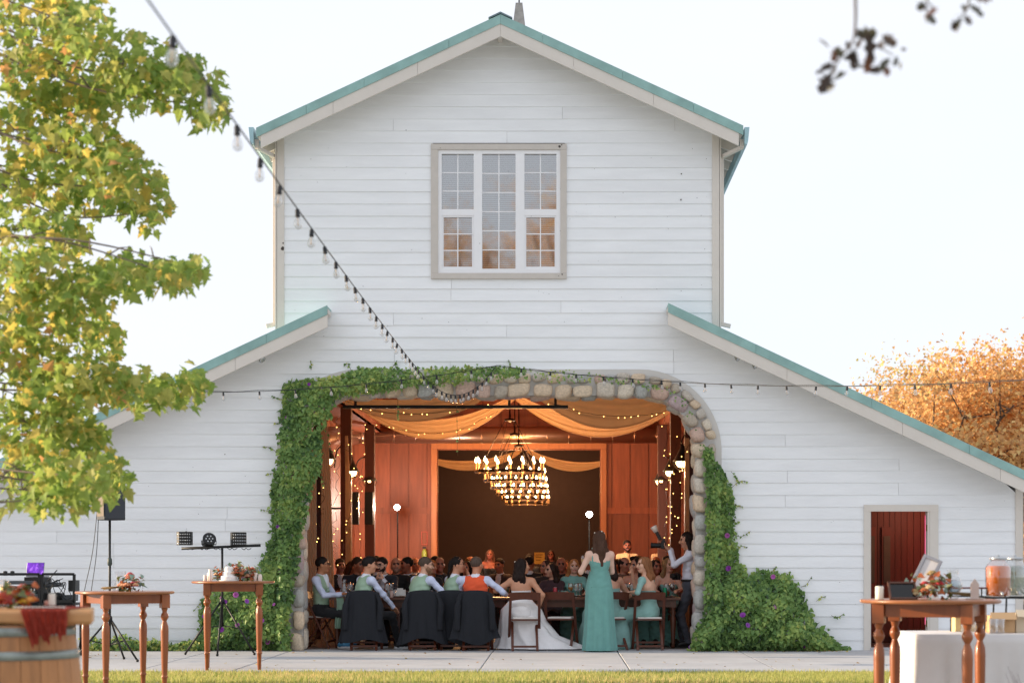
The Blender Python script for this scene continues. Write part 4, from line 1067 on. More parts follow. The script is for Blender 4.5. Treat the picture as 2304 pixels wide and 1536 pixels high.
# ------------------------------------------------------------------ people: implicit bodies, one continuous mesh each
def V3(*a): return np.array(a[0] if len(a) == 1 else a, float)
class Sdf:
    def __init__(s): s.p = []
    def rc(s, a, b, r1, r2, tg, k=.025): s.p.append(('c', V3(a), V3(b), r1, r2, tg, k, 1)); return s
    def el(s, c, r, tg, M=None, k=.025): s.p.append(('e', V3(c), V3(r), np.eye(3) if M is None else np.array(M), 0, tg, k, 1)); return s
    def cut(s, c, r, M=None, k=.015): s.p.append(('e', V3(c), V3(r), np.eye(3) if M is None else np.array(M), 0, '', k, -1)); return s
    @staticmethod
    def dist(p, X, Y, Z):
        if p[0] == 'c':
            a, b, r1, r2 = p[1:5]; d = b - a; L2 = max(float(d @ d), 1e-9)
            x, y, z = X - a[0], Y - a[1], Z - a[2]
            t = np.clip((x*d[0] + y*d[1] + z*d[2]) / L2, 0, 1)
            return np.sqrt((x - t*d[0])**2 + (y - t*d[1])**2 + (z - t*d[2])**2) - (r1 + (r2 - r1)*t)
        c, r, M = p[1:4]; x, y, z = X - c[0], Y - c[1], Z - c[2]
        u = (M[0][0]*x + M[1][0]*y + M[2][0]*z) / r[0]; v = (M[0][1]*x + M[1][1]*y + M[2][1]*z) / r[1]; w = (M[0][2]*x + M[1][2]*y + M[2][2]*z) / r[2]
        k0 = np.sqrt(u*u + v*v + w*w) + 1e-9; k1 = np.sqrt((u/r[0])**2 + (v/r[1])**2 + (w/r[2])**2) + 1e-9
        return k0 * (k0 - 1) / k1
    def bounds(s, p):
        if p[0] == 'c': R_ = max(p[3], p[4]); return np.minimum(p[1], p[2]) - R_, np.maximum(p[1], p[2]) + R_
        R_ = float(max(p[2])); return p[1] - R_, p[1] + R_
    def mesh(s, h, disp=None):
        B = [s.bounds(p) for p in s.p if p[7] > 0]
        lo = np.min([b[0] for b in B], 0) - 3*h; hi = np.max([b[1] for b in B], 0) + 3*h
        n = np.ceil((hi - lo) / h).astype(int) + 1
        ax = [lo[i] + h * np.arange(n[i]) for i in range(3)]
        F = np.full(n, .12)
        for p in s.p:
            b0, b1 = s.bounds(p); pad = p[6] + 2.5*h
            i0 = np.maximum(((b0 - pad - lo) / h).astype(int), 0); i1 = np.minimum(((b1 + pad - lo) / h).astype(int) + 2, n)
            sl_ = tuple(slice(i0[q], i1[q]) for q in range(3))
            d = Sdf.dist(p, ax[0][sl_[0], None, None], ax[1][None, sl_[1], None], ax[2][None, None, sl_[2]])
            A = F[sl_]; k = p[6]
            if p[7] > 0: hh = np.maximum(k - np.abs(A - d), 0) / k; F[sl_] = np.minimum(A, d) - hh*hh*k*.25
            else: hh = np.maximum(k - np.abs(A + d), 0) / k; F[sl_] = np.maximum(A, -d) + hh*hh*k*.25
        if disp is not None: F = F + disp(ax[0][:, None, None], ax[1][None, :, None], ax[2][None, None, :])
        S = F < 0; c = np.zeros(tuple(n - 1), np.int8)
        for a in (0, 1):
            for b in (0, 1):
                for d in (0, 1): c += S[a:n[0]-1+a, b:n[1]-1+b, d:n[2]-1+d]
        I = np.nonzero((c > 0) & (c < 8)); I = np.stack(I, 1); N = len(I)
        acc = np.zeros((N, 3)); cnt = np.zeros(N)
        E = [((0,0,0),(1,0,0)),((0,1,0),(1,1,0)),((0,0,1),(1,0,1)),((0,1,1),(1,1,1)),((0,0,0),(0,1,0)),((1,0,0),(1,1,0)),((0,0,1),(0,1,1)),((1,0,1),(1,1,1)),((0,0,0),(0,0,1)),((1,0,0),(1,0,1)),((0,1,0),(0,1,1)),((1,1,0),(1,1,1))]
        for e0, e1 in E:
            f0 = F[I[:,0]+e0[0], I[:,1]+e0[1], I[:,2]+e0[2]]; f1 = F[I[:,0]+e1[0], I[:,1]+e1[1], I[:,2]+e1[2]]
            m = (f0 < 0) != (f1 < 0); t = np.where(m, f0 / np.where(m, f0 - f1, 1), 0)
            acc += np.where(m[:, None], np.array(e0) + t[:, None] * (np.array(e1) - np.array(e0)), 0); cnt += m
        co = lo + h * (I + acc / cnt[:, None])
        idx = np.full(tuple(n - 1), -1, np.int32); idx[I[:,0], I[:,1], I[:,2]] = np.arange(N)
        Q = []
        for axx in range(3):
            sh = [slice(None)]*3; s1 = list(sh); s2 = list(sh); s1[axx] = slice(0, -1); s2[axx] = slice(1, None)
            A, Bq = S[tuple(s1)], S[tuple(s2)]; G = np.stack(np.nonzero(A != Bq), 1)
            u, v = [(1, 2), (2, 0), (0, 1)][axx]
            G = G[(G[:, u] > 0) & (G[:, v] > 0) & (G[:, u] < n[u]-1) & (G[:, v] < n[v]-1)]
            fl = A[G[:,0], G[:,1], G[:,2]]
            q = []
            for du, dv in ((1, 1), (0, 1), (0, 0), (1, 0)):
                g = G.copy(); g[:, u] -= du; g[:, v] -= dv; q.append(idx[g[:,0], g[:,1], g[:,2]])
            q = np.stack(q, 1); q[~fl] = q[~fl][:, ::-1]; Q.append(q)
        Q = np.concatenate(Q); Q = Q[(Q >= 0).all(1)]
        best = np.full(N, 9.); tg = np.zeros(N, np.int32)
        for i, p in enumerate(s.p):
            if p[7] < 0: continue
            d = Sdf.dist(p, co[:, 0], co[:, 1], co[:, 2]); m = d < best; best[m] = d[m]; tg[m] = i
        tags = np.array([p[5] for p in s.p], object)[tg]
        return co, Q, tags
def np_mesh(name, co, Q, mats, mi):
    me = bpy.data.meshes.new(name); n = len(Q)
    me.vertices.add(len(co)); me.vertices.foreach_set('co', co.reshape(-1).astype(np.float32))
    me.loops.add(n*4); me.loops.foreach_set('vertex_index', Q.reshape(-1).astype(np.int32))
    me.polygons.add(n); me.polygons.foreach_set('loop_start', np.arange(0, n*4, 4, dtype=np.int32))
    for m in mats: me.materials.append(m)
    me.polygons.foreach_set('material_index', mi.astype(np.int32)); me.polygons.foreach_set('use_smooth', np.ones(n, bool))
    me.update(calc_edges=True); return me
def cloth(c, rough=.85): return mat('cloth_' + c.strip('#'), c, rough, var=.1, scale=9, bump=.2, bscale=28, sheen=.15)
def satin(c): return mat('satin_' + c.strip('#'), c, .42, var=.1, scale=6, bump=.35, bscale=14)
def skinm(c): return mat('skin_' + c.strip('#'), c, .5, var=.06, scale=14, spec=.35)
def hairm(c): return mat('hair_' + c.strip('#'), c, .65, var=.3, scale=40, stretch=(1, 1, .15), bump=.6, bscale=90, spec=.2)
M_eye = mat('eye_dark', '#3a2a24', .2); M_lip = mat('lips', '#a85f55', .45); M_glassfr = mat('spectacle_frame', '#15110f', .35)
def rotz(d): a = R(d); return np.array([[math.cos(a), -math.sin(a), 0], [math.sin(a), math.cos(a), 0], [0, 0, 1]])
def rotx(d): a = R(d); return np.array([[1, 0, 0], [0, math.cos(a), -math.sin(a)], [0, math.sin(a), math.cos(a)]])
def roty(d): a = R(d); return np.array([[math.cos(a), 0, math.sin(a)], [0, 1, 0], [-math.sin(a), 0, math.cos(a)]])
def ik(A, T, l1, l2, hint):
    A, T, hint = V3(A), V3(T), V3(hint); d = T - A; L = np.linalg.norm(d); L = min(L, (l1 + l2) * .995); u = d / np.linalg.norm(d); T = A + u * L
    x = (l1*l1 - l2*l2 + L*L) / (2*L); hgt = math.sqrt(max(0, l1*l1 - x*x)); q = hint - u * (hint @ u); q /= np.linalg.norm(q) + 1e-9
    return A + u*x + q*hgt, T
def hand(s, wr, d, pn, side, g, curl=.35):
    d = d / np.linalg.norm(d); pn = pn - d * (pn @ d); pn /= np.linalg.norm(pn) + 1e-9; sd = np.cross(d, pn) * side
    M = np.stack([sd, d, pn], 1)
    s.el(wr + d*.045*g, (.040*g, .052*g, .019*g), 'skin', M, .012)
    for i, (o, L) in enumerate(((.031, .072), (.0105, .082), (-.0105, .076), (-.030, .06))):
        a = wr + d*.085*g + sd*o*g; dd = d + pn*curl*.5 + sd*o*3.2; dd /= np.linalg.norm(dd); b = a + dd*L*.5*g
        d2 = d + pn*curl*1.6 + sd*o*2.4; d2 /= np.linalg.norm(d2); s.rc(a, b, .0095*g, .0085*g, 'skin', .006); s.rc(b, b + d2*L*.5*g, .0085*g, .007*g, 'skin', .006)
    a = wr + d*.025*g + sd*.032*g; b = a + (d*.5 + sd*.8 + pn*.3)*.042*g; s.rc(a, b, .0125*g, .0105*g, 'skin', .008); s.rc(b, b + (d*.9 + sd*.2 + pn*.35)*.03*g, .0105*g, .008*g, 'skin', .008)
def body(P):
    """local frame: looking along +Y, right hand side +X; returns mesh data and head frame"""
    s = Sdf(); g = P.get('g', 1.0); fem = P.get('fem', False); sit = P.get('sit', True); w = .9 if fem else 1.0; fat = P.get('fat', 1.0)
    p = V3(P.get('pel', (0, -.04, .56 if sit else .93*g))); ln = V3(*P.get('lean', (0, .03)), 0); tw = rotz(P.get('twist', 0))
    Wp = p + ln*.3 + V3(0, 0, .15*g); C = p + ln*.68 + V3(0, 0, .34*g); Nk = p + ln + V3(0, 0, .50*g); tl = math.degrees(math.atan2(ln[1], .5))
    Mt = tw @ rotx(-tl)
    bt, tp_ = P.get('bt', 'bottom'), 'top'
    s.el(p, (.168*w*fat, .125*fat, .125), bt, None, .05)
    s.el(Wp + V3(0, .005, 0), (.142*w*fat, .112*fat, .15*g), tp_, None, .06); s.el(C, (.165*w*fat, .118*fat, .175*g), tp_, Mt, .06)
    if fem:
        for q in (-1, 1): s.el(C + Mt @ V3(q*.068, .085, -.01), (.062, .06, .062), tp_, Mt, .03)
    sh = {q: Nk + tw @ V3(q*.172*w*g, -.005, -.055) for q in (-1, 1)}
    s.rc(Nk*.42+sh[-1]*.58+V3(0,0,-.02), Nk*.42+sh[1]*.58+V3(0,0,-.02), .064*w, .064*w, 'yoke', .05); s.rc(Nk + V3(0, -.01, -.02), Nk + V3(0, .0, .01), .068*w, .058*w, 'collar', .03)
    hy, hp, hr_ = P.get('head', (0, 0, 0)); Mh = rotz(hy) @ rotx(hp) @ roty(hr_)
    H0 = Nk + V3(0, .012, .075*g) + V3(*P.get('hoff', (0, .01, 0))); hc = H0 + Mh @ V3(0, .02, .095*g); q_ = g * (.97 if fem else 1)
    hd = lambda *a: hc + Mh @ (V3(*a) * q_)
    s.rc(Nk + V3(0, -.005, -.01), hd(0, -.02, -.06), .055*w, .05*w, 'skin', .025)
    sk = 'skin'
    s.el(hd(0, -.012, .028), V3(.074, .094, .088)*q_, sk, Mh, .02); s.el(hd(0, .022, -.028), V3(.060, .07, .082)*q_, sk, Mh, .03); s.el(hd(0, .058, -.088), V3(.032, .03, .026)*q_, sk, Mh, .03)
    s.rc(hd(0, .088, .012), hd(0, .108, -.028), .009*q_, .0135*q_, sk, .014)
    for q in (-1, 1):
        s.el(hd(q*.075, -.012, -.008), V3(.011, .022, .032)*q_, sk, Mh, .008); s.el(hd(q*.045, .06, -.02), V3(.024, .02, .024)*q_, sk, Mh, .03)
        s.el(hd(q*.031, .0815, .010), V3(.0095, .006, .0035)*q_, 'eye', Mh, .004); s.rc(hd(q*.015, .088, .031), hd(q*.05, .074, .032), .0055, .0045, 'brow', .008)
    s.rc(hd(-.019, .083, -.058), hd(.019, .083, -.058), .0085, .0085, 'lip', .01)
    if P.get('beard'): s.rc(hd(-.055, .03, -.055), hd(0, .062, -.088), .03*q_, .036*q_, 'beard', .02); s.rc(hd(.055, .03, -.055), hd(0, .062, -.088), .03*q_, .036*q_, 'beard', .02); s.rc(hd(-.022, .09, -.044), hd(.022, .09, -.044), .008, .008, 'beard', .01)
    if P.get('vneck'): s.el(C + Mt @ V3(0, .095*fat, .075), (.05, .042, .12), 'shirt', Mt, .02)
    if P.get('tie'): s.rc(Nk + Mt @ V3(0, .07, -.035), C + Mt @ V3(0, .128*fat, -.06), .014, .022, 'tie', .008)
    ul, fl_ = .285*g*w**.5, .255*g*w**.5; out = {}
    for q, key, hk in ((-1, 'hl', 'el'), (1, 'hr', 'er')):
        T = V3(P.get(key, (q*.16, .42, .80))); hint = V3(P.get(hk, (q*.6, -.5, -.7)))
        E, T = ik(sh[q], T, ul, fl_, hint); out[key] = T
        s.el(sh[q], (.062*w, .06*w, .062*w), 'cap', tw, .04)
        s.rc(sh[q], E, .052*w*fat**.5, .042*w, 'upper', .03); s.rc(E, T, .041*w, .029*w, 'fore', .02)
        fd = (T - E) / np.linalg.norm(T - E)
        if P.get('cuff', True): s.rc(T - fd*.05, T - fd*.012, .034*w, .034*w, 'cuff', .008)
        pn = V3(P.get('palm' + key[1], (0, .2, -1))); hand(s, T, V3(P.get('dir' + key[1], fd)), pn, -q if True else q, g*(.92 if fem else 1), P.get('curl', .45))
    L1, L2 = .43*g, .42*g
    for q, key in ((-1, 'fl'), (1, 'fr')):
        hp_ = p + V3(q*.085*w, .02 if sit else 0, -.03 if sit else -.04); T = V3(P.get(key, (q*.13, .42, .08) if sit else (q*.09, .0, .08)))
        K, T = ik(hp_, T, L1, L2, P.get('kh' + key[1], (q*.1, 1, .6) if sit else (0, 1, 0)))
        if P.get('skirt'):
            s.rc(hp_, K, .105, .095, 'skirt', .06); s.rc(K, K*.35 + T*.65, .10, .14, 'skirt', .08); s.rc(K*.35 + T*.65, T + V3(0, 0, -.0), .14, .16, 'skirt', .08)
        else: s.rc(hp_, K, .085*fat**.5, .06, 'bottom', .04); s.rc(K, T, .058, .045, 'bottom', .03)
        fd = V3(P.get('toe' + key[1], (q*.15, 1, 0))); fd = fd / np.linalg.norm(fd); f0 = T + V3(0, 0, -.03)
        s.rc(f0 - fd*.03, f0 + fd*.15, .042, .036, 'shoe', .02); s.rc(V3(*(f0 - fd*.05)[:2], .016), V3(*(f0 + fd*.17)[:2], .016), .026, .026, 'sole', .006)
    return s, hc, Mh, q_, dict(C=C, Nk=Nk, p=p, sh=sh, Mt=Mt, **out)
def wrinkles(J, col=None):
    nz_ = J['Nk'][2] - .02; bare = col is not None and col.get('bare')
    def f(x, y, z):
        k = np.clip((nz_ - .04 - z) / .08, 0, 1) * (.45 if bare else 1)
        return k * (.006 * np.sin(34*z + 21*x + 2*np.sin(9*y)) * np.sin(27*y - 19*z + 11*x) + .003 * np.sin(71*z - 38*x + 23*y))
    return f
def person(lab, loc, rz, P, col, hair=None, grp=None, h=.010, name='person'):
    t = thing(name, lab, 'person', loc, R(rz), grp)
    s, hc, Mh, q_, J = body(P)
    co, Q, tg = s.mesh(h, wrinkles(J, col))
    tops = {'yoke', 'cap', 'collar', 'upper', 'fore', 'cuff'}
    cm = dict(skin=skinm(col['skin']), eye=M_eye, lip=M_lip, brow=hairm(col.get('hair', '#2a1d16')), beard=hairm(col.get('beardc', col.get('hair', '#2a1d16'))), top=(satin if col.get('satin') else cloth)(col['top']),
              bottom=cloth(col.get('bottom', '#1b1b20')), shoe=mat('shoe_' + col.get('shoe', '#141414').strip('#'), col.get('shoe', '#141414'), .5), sole=mat('sole_' + col.get('sole', '#1a1a1a').strip('#'), col.get('sole', '#1a1a1a'), .7),
              shirt=cloth(col.get('shirt', '#e6e6ea')), tie=satin(col.get('tie', '#30343c')), skirt=cloth(col.get('skirt', col['top'])))
    cm['yoke'] = cm['top'] if not col.get('bare') else cm['skin']; cm['collar'] = {'c': cm['shirt'], 's': cm['skin'], 't': cm['top']}[col.get('collar', 'c')]
    sl_ = cloth(col['sleeve']) if col.get('sleeve') not in (None, 'skin') else cm['skin'] if col.get('sleeve') == 'skin' else cm['top']
    cm['cap'] = sl_ if not col.get('bare') else cm['skin']; cm['upper'] = sl_; cm['fore'] = cm['skin'] if col.get('short') else sl_; cm['cuff'] = cm['fore'] if (col.get('sleeve') == 'skin' or col.get('short')) else cloth(col.get('cuffc', '#e6e6ea')) if col.get('cuffc') else sl_
    if col.get('capcol'): cm['upper'] = cloth(col['capcol']); cm['cap'] = cm['upper']
    keys = list(dict.fromkeys(tg)); 
    if 'neck' in col:       # above the neckline the bodice gives way to skin
        zl = J['p'][2] + col['neck']; tg = tg.copy()
        m = np.isin(tg, ['top']) & (co[:, 2] > zl + .25 * np.abs(co[:, 0] - J['C'][0]) * col.get('vcut', 0)); tg[m] = 'skin'
        if 'skin' not in keys: keys.append('skin')
    ki = {k_: i for i, k_ in enumerate(keys)}; vi = np.array([ki[k_] for k_ in tg]); mi = vi[Q[:, 0]]
    # crisp majority per face
    mi = np.where(vi[Q[:, 1]] == vi[Q[:, 2]], vi[Q[:, 1]], mi)
    me = np_mesh('body', co, Q, [cm[k_] for k_ in keys], mi); bo = link('body', me, t, world=False)
    if hair: hair_mesh(t, hair, col.get('hair', '#2a1d16'), hc, Mh, q_, J, h)
    if P.get('glasses'):
        m = MB(); hd = lambda *a: hc + Mh @ (V3(*a) * q_)
        for q in (-1, 1):
            m.tube([hd(q*.033 + .022*math.cos(u), .104, .008 + .018*math.sin(u)) for u in [2*math.pi*i/12 for i in range(13)]], .0028, 5, caps=False)
            m.tube([hd(q*.055, .103, .012), hd(q*.078, .07, .014), hd(q*.08, -.01, .012)], .0026, 5)
        m.tube([hd(-.012, .106, .012), hd(.012, .106, .012)], .0028, 5); m.build('glasses', M_glassfr, t, world=False)
    t['J'] = 0; del t['J']
    return t, J, hc, Mh
def hair_mesh(t, style, colr, hc, Mh, q_, J, h):
    s = Sdf(); hd = lambda *a: hc + Mh @ (V3(*a) * q_); dn = V3(0, 0, -1); nk = J['Nk']
    back = Mh @ V3(0, -1, 0); back[2] = 0; back /= np.linalg.norm(back) + 1e-9; rt = Mh @ V3(1, 0, 0); rt[2] = 0; rt /= np.linalg.norm(rt) + 1e-9
    s.el(hd(0, -.02, .036), V3(.082, .1, .09)*q_, 'h', Mh, .02)
    if style in ('short', 'fade', 'ring', 'swept'):
        if style == 'swept': s.el(hd(0, .03, .1), V3(.06, .075, .04)*q_, 'h', Mh, .03)
        if style == 'fade': s.el(hd(0, .02, .095), V3(.066, .085, .04)*q_, 'h', Mh, .02)
        s.cut(hd(0, .085, -.045), V3(.12, .085, .098)*q_, Mh); s.cut(hd(0, .0, -.115), V3(.13, .13, .105)*q_, Mh)
        if style == 'ring': s.cut(hd(0, .03, .11), V3(.075, .11, .085)*q_, Mh)
        disp = lambda x, y, z: .003*np.sin(210*x + 3*np.sin(90*y))*np.sin(190*y + 60*z)
    else:
        Lh = {'long': .40, 'mid': .24, 'bob': .16, 'pony': .2}[style]; 
        b0 = hd(0, -.06, -.01)
        if style == 'pony':
            s.el(hd(0, -.105, .01), V3(.035, .04, .04)*q_, 'h', Mh, .02); s.rc(hd(0, -.11, .0), nk + back*.09 + dn*.02, .03, .028, 'h', .03); s.rc(nk + back*.09 + dn*.02, nk + back*.11 + dn*.1, .026, .014, 'h', .02)
            s.cut(hd(0, .085, -.045), V3(.12, .085, .1)*q_, Mh); s.cut(hd(0, .0, -.125), V3(.13, .12, .095)*q_, Mh)
        else:
            e = nk + back*.075 + dn*(Lh - .2)
            s.rc(b0, nk + back*.075, .072, .062, 'h', .04); s.rc(nk + back*.075, e, .062, .04, 'h', .04)
            for q in (-1, 1):
                a = hd(q*.068, -.012, .0); b = nk + rt*q*.085 + back*.02 + dn*.0; c = nk + rt*q*(.10 if Lh > .2 else .08) - back*(.02 if style == 'long' and q < 2 else -.02) + dn*(Lh*.62 - .1)
                s.rc(a, b, .03, .036, 'h', .03); s.rc(b, c, .036, .02, 'h', .03); s.rc(b, (c + e)/2, .036, .03, 'h', .03)
            s.cut(hd(0, .098, -.035), V3(.062, .09, .11)*q_, Mh)
        disp = lambda x, y, z: .006*np.sin(110*x + 2.2*np.sin(22*z))*np.cos(100*y + 9*z) + .005*np.sin(48*x + 3*np.sin(14*z) + 30*y)
    co, Q, tg = s.mesh(h, disp); me = np_mesh('hair', co, Q, [hairm(colr)], np.zeros(len(Q))); link('hair', me, t, world=False)
def loft(t, name, rings, m_, n=72, folds=9, amp=.06, seed=0, cap=False, world=False):
    """cloth of rings (cx, cy, z, rx, ry, fold strength)"""
    r_ = random.Random(seed); ph = [r_.uniform(0, 6.28) for _ in range(4)]; rows = []
    K = 5; RR = []
    for i in range(len(rings) - 1):
        for k in range(K): u = k / K; RR.append([rings[i][q]*(1-u) + rings[i+1][q]*u for q in range(6)])
    RR.append(list(rings[-1]))
    for (cx, cy, z, rx, ry, f) in RR:
        row = []
        for j in range(n):
            a = 2*math.pi*j/n; k = 1 + f*amp*(math.sin(folds*a + ph[0] + 1.5*math.sin(2*z + ph[1])) + .6*math.sin((folds*1.7//1)*a + ph[2]) + .3*math.sin((folds*3)*a + ph[3]))
            row.append((cx + rx*k*math.cos(a), cy + ry*k*math.sin(a), z))
        rows.append(row)
    mb = MB().grid(rows, close=True)
    return mb.build(name, m_, t, world=world)

# ---- furniture
M_chair = mat('chair_mahogany', '#5a2c1a', .38, var=.25, scale=3, stretch=(6, 6, .7), spec=.5)
M_pad = mat('white_seat_pad', '#d9d5cf', .6)
def chair(lab, loc, rz, grp):
    t = thing('folding_chair', lab, 'chair', loc, R(rz), grp)
    for q in (-1, 1):
        m = MB(); m.bar((q*.205, -.21, .83), (q*.222, .2, .0), .024, .04, up=(1, 0, 0)); bevel(m.build('upright', M_chair, t, world=False), .004)
        m = MB(); m.bar((q*.175, .13, .46), (q*.178, -.24, .0), .024, .038, up=(1, 0, 0)); bevel(m.build('leg', M_chair, t, world=False), .004)
    rows = []
    for z0 in (0, 1):
        pass
    m = MB(); N = 10
    top = [[], [], [], []]
    for i in range(N + 1):
        u = -1 + 2*i/N; x = u*.195; y = -.215 - .03*(1 - u*u); zt = .835 + .008*(1-u*u); zb = .715 + .02*(1-u*u)
        for k, (yy, zz) in enumerate(((y - .009, zb), (y - .009, zt), (y + .009, zt), (y + .009, zb))): top[k].append((x, yy + (.0 if zz > .78 else .055), zz))
    m.grid(top + [top[0]], smooth=False); m.build('back_rail', M_chair, t, world=False)
    m = MB(); m.box((0, .02, .44), (.385, .37, .022)); bevel(m.build('seat', M_chair, t, world=False), .006)
    m = MB(); m.box((0, .02, .463), (.35, .34, .026)); bevel(m.build('seat_pad', M_pad, t, world=False), .012, 3)
    m = MB(); m.bar((-.19, -.205, .06), (.19, -.205, .06), .018, .03); m.build('stretcher', M_chair, t, world=False)
    m = MB(); m.bar((-.215, .16, .1), (.215, .16, .1), .018, .03); m.build('stretcher', M_chair, t, world=False)
    return t
M_tab = mat('farm_table_wood', '#5b3322', .4, var=.25, scale=2.5, stretch=(.7, 6, 6))
def farm_table(lab, x0, x1, y0, y1, grp):
    t = thing('farm_table', lab, 'table', ((x0+x1)/2, (y0+y1)/2, .002), 0, grp); o = .002
    nb_ = 5; w_ = (y1 - y0) / nb_
    for k in range(nb_):
        m = MB(); m.bb(x0, x1, y0 + k*w_ + .002, y0 + (k+1)*w_ - .002, .715, .75); bevel(m.build('plank', M_tab, t), .003)
    m = MB(); m.bb(x0 + .12, x1 - .12, y0 + .08, y0 + .105, .61, .714); m.build('apron', M_tab, t); m = MB(); m.bb(x0 + .12, x1 - .12, y1 - .105, y1 - .08, .61, .714); m.build('apron', M_tab, t)
    for x in (x0 + .11, x1 - .11):
        for y in (y0 + .11, y1 - .11):
            m = MB(); m.box((x, y, .66), (.09, .09, .105)); m.lathe([(.03, .004), (.026, .06), (.042, .35), (.045, .44), (.028, .49), (.044, .53), (.03, .565), (.045, .6), (.045, .61)], 14, (x, y, 0)); m.build('leg', M_tab, t)
    return t
TY0, TY1 = 29.36, 30.26
farm_table('long dark wood table in front of the men in green vests', WX(748, 29.8), -.72, TY0, TY1, 'long dining tables')
farm_table('long dark wood table in front of the bride and bridesmaids', -.70, WX(1528, 29.8), TY0, TY1, 'long dining tables')
farm_table('dining table of the second row on the curtained side', -3.7, -1.3, 33.6, 34.5, 'long dining tables')
farm_table('dining table of the second row toward the photographer', -.6, 1.8, 33.6, 34.5, 'long dining tables')
def jacket(lab, loc, rz, seed, sw=.235):
    """suit jacket hung over a chair back"""
    r_ = random.Random(seed); t = thing('suit_jacket', lab, 'jacket', loc, R(rz), 'jackets hung over chairs')
    rings = [(0, -.215, .872, .10, .012, 0), (0, -.215, .868, .19, .03, .2), (0, -.22, .845, sw, .046, .4), (0, -.225, .74, sw + .015, .058, .6), (.0, -.235, .5, sw + .03, .075, .9), (.0, -.24, .3, sw + .06, .085, 1.2), (0, -.24, .17, sw + .09, .09, 1.5)]
    o = loft(t, 'cloth', rings, mat('navy_suiting', '#171a21', .9, var=.12, scale=14, bump=.25, bscale=60), 80, 7, .075, seed)
    for v in o.data.vertices:          # uneven hem and sagging shoulders
        x, y, z = v.co; k = max(0, (.35 - z) / .2)
        v.co.z = max(.07, z + k * (.05*math.sin(9*x + seed) - .06*abs(math.sin(4*x + seed*1.3)))) - (.03*(abs(x)/.25)**2 if z > .8 else 0)
    for q in (-1, 1):
        m = MB(); m.tube(spline([(q*.2, -.24, .83), (q*(.24 + .02*r_.random()), -.29, .66), (q*.25, -.3, .45), (q*.25, -.29, .3)], 5), [.03]*5 + [.045]*5 + [.042]*6, 10); m.build('sleeve', mat('navy_suiting', '#171a21', .9), t, world=False)
    pass
    return t

CY = 28.96
SK, SKD, SKP = '#c68f72', '#a86b4c', '#d9ab92'
GV, SHB, ORG, SAGE = '#9dbaa0', '#cdd6f0', '#e85a30', '#86b0aa'
def cx(x, Y=CY): return WX(x, Y)
def chair_at(x, Y, rz, lab, grp='wooden folding chairs at the long table'): return chair(lab, (cx(x, Y), Y, .003), rz, grp)
chair_at(722, 29.6, -100, 'folding chair at the table end by the vine covered stones')
chair_at(822, CY, 0, 'folding chair under the dark jacket of the man with swept black hair'); jacket('dark jacket over the chair of the man with swept black hair', (cx(820), CY, 0), 0, 1)
chair_at(953, CY, 0, 'folding chair under the dark jacket beside the white sneaker'); jacket('dark jacket over the chair of the bespectacled man with shaved head', (cx(953), CY, 0), 2, 2)
chair_at(1022, CY + .12, 0, 'folding chair under the jacket half hidden behind the orange vest'); jacket('dark jacket half hidden between two other jackets', (cx(1018), CY + .12, 0), -4, 3, .2)
chair_at(1072, CY - .12, 0, 'folding chair under the jacket behind the man in orange'); jacket('dark jacket hung behind the man in the orange vest', (cx(1071), CY - .12, 0), 0, 4)
chair_at(1180, CY - .14, 3, 'folding chair the bride sits on'); chair_at(1262, CY + .12, -8, 'empty folding chair between the bride and the standing bridesmaid')
chair_at(1372, CY + .06, 20, 'folding chair behind the standing bridesmaid'); chair_at(1460, CY + .0, 2, 'folding chair of the bridesmaid turning to look back')

# ---- guests at the near side of the table
man = dict(top=GV, sleeve=SHB, satin=True, shirt='#e4e8f2', skin=SK, hair='#1c1614', bottom='#15161b')
person('man in glasses and green vest with tie sitting at the table end', (cx(728, 29.55), 29.55, .003), -104, dict(lean=(-.02, -.02), head=(14, 0, 0), vneck=True, tie=True, glasses=True, hl=(-.16, .30, .80), hr=(.14, .33, .80), fl=(-.1, .3, .09), fr=(.12, .34, .09)),
       dict(man, skin='#b57a58', tie='#9fb8a4', shoe='#3f7fa6', sole='#dcdcdc'), 'short', h=.0095)
person('man with swept black hair in green vest resting a hand on his knee', (cx(812), CY + .08, .003), -52, dict(lean=(.04, .10), twist=-6, head=(-28, -4, 0), hl=(-.2, .36, .8), hr=(.22, .43, .60), er=(.9, -.3, -.1), fl=(-.1, .35, .09), fr=(.2, .52, .09), khr=(.35, .9, .7), palmr=(0, 0, -1)),
       dict(man, shoe='#16181c', sole='#dfe2e6'), 'fade', h=.0095)
person('man with shaved head and glasses in green vest leaning on the table', (cx(932), CY + .1, .003), -45, dict(lean=(.06, .15), fat=1.1, head=(-38, -6, 0), glasses=True, hl=(-.12, .34, .8), hr=(.22, .42, .80), er=(.9, -.3, -.4), beard=True),
       dict(man, skin='#d0a189', hair='#55463c', beardc='#8f6a52', shoe='#16181c'), 'short', h=.0095)
person('man in glasses and green vest with tied back hair, hand at his chin', (cx(1008), CY + .22, .003), -55, dict(lean=(.05, .12), head=(-32, 0, 0), glasses=True, hl=(-.1, .34, .8), hr=(.13, .27, 1.06), er=(.5, .5, -1), palmr=(-.3, -1, .2)),
       dict(man, skin='#c58c70'), 'pony', h=.0095)
person('man in a bright orange vest seen from behind reaching to the bride', (cx(1070), CY + .03, .003), -10, dict(lean=(.0, .05), fat=1.06, head=(-18, 0, 0), hl=(-.2, .36, .8), hr=(.40, .26, .80), er=(.8, -.4, -.5)),
       dict(man, top=ORG, satin=False, hair='#57483f', skin='#c88b6c'), 'short', h=.0095)
dressp = dict(fem=True, sit=True, skirt=True, bt='skirt', cuff=False)
wm = dict(skin=SKP, sleeve='skin', bare=True, collar='s', top=SAGE, skirt=SAGE, hair='#7d5a3f')
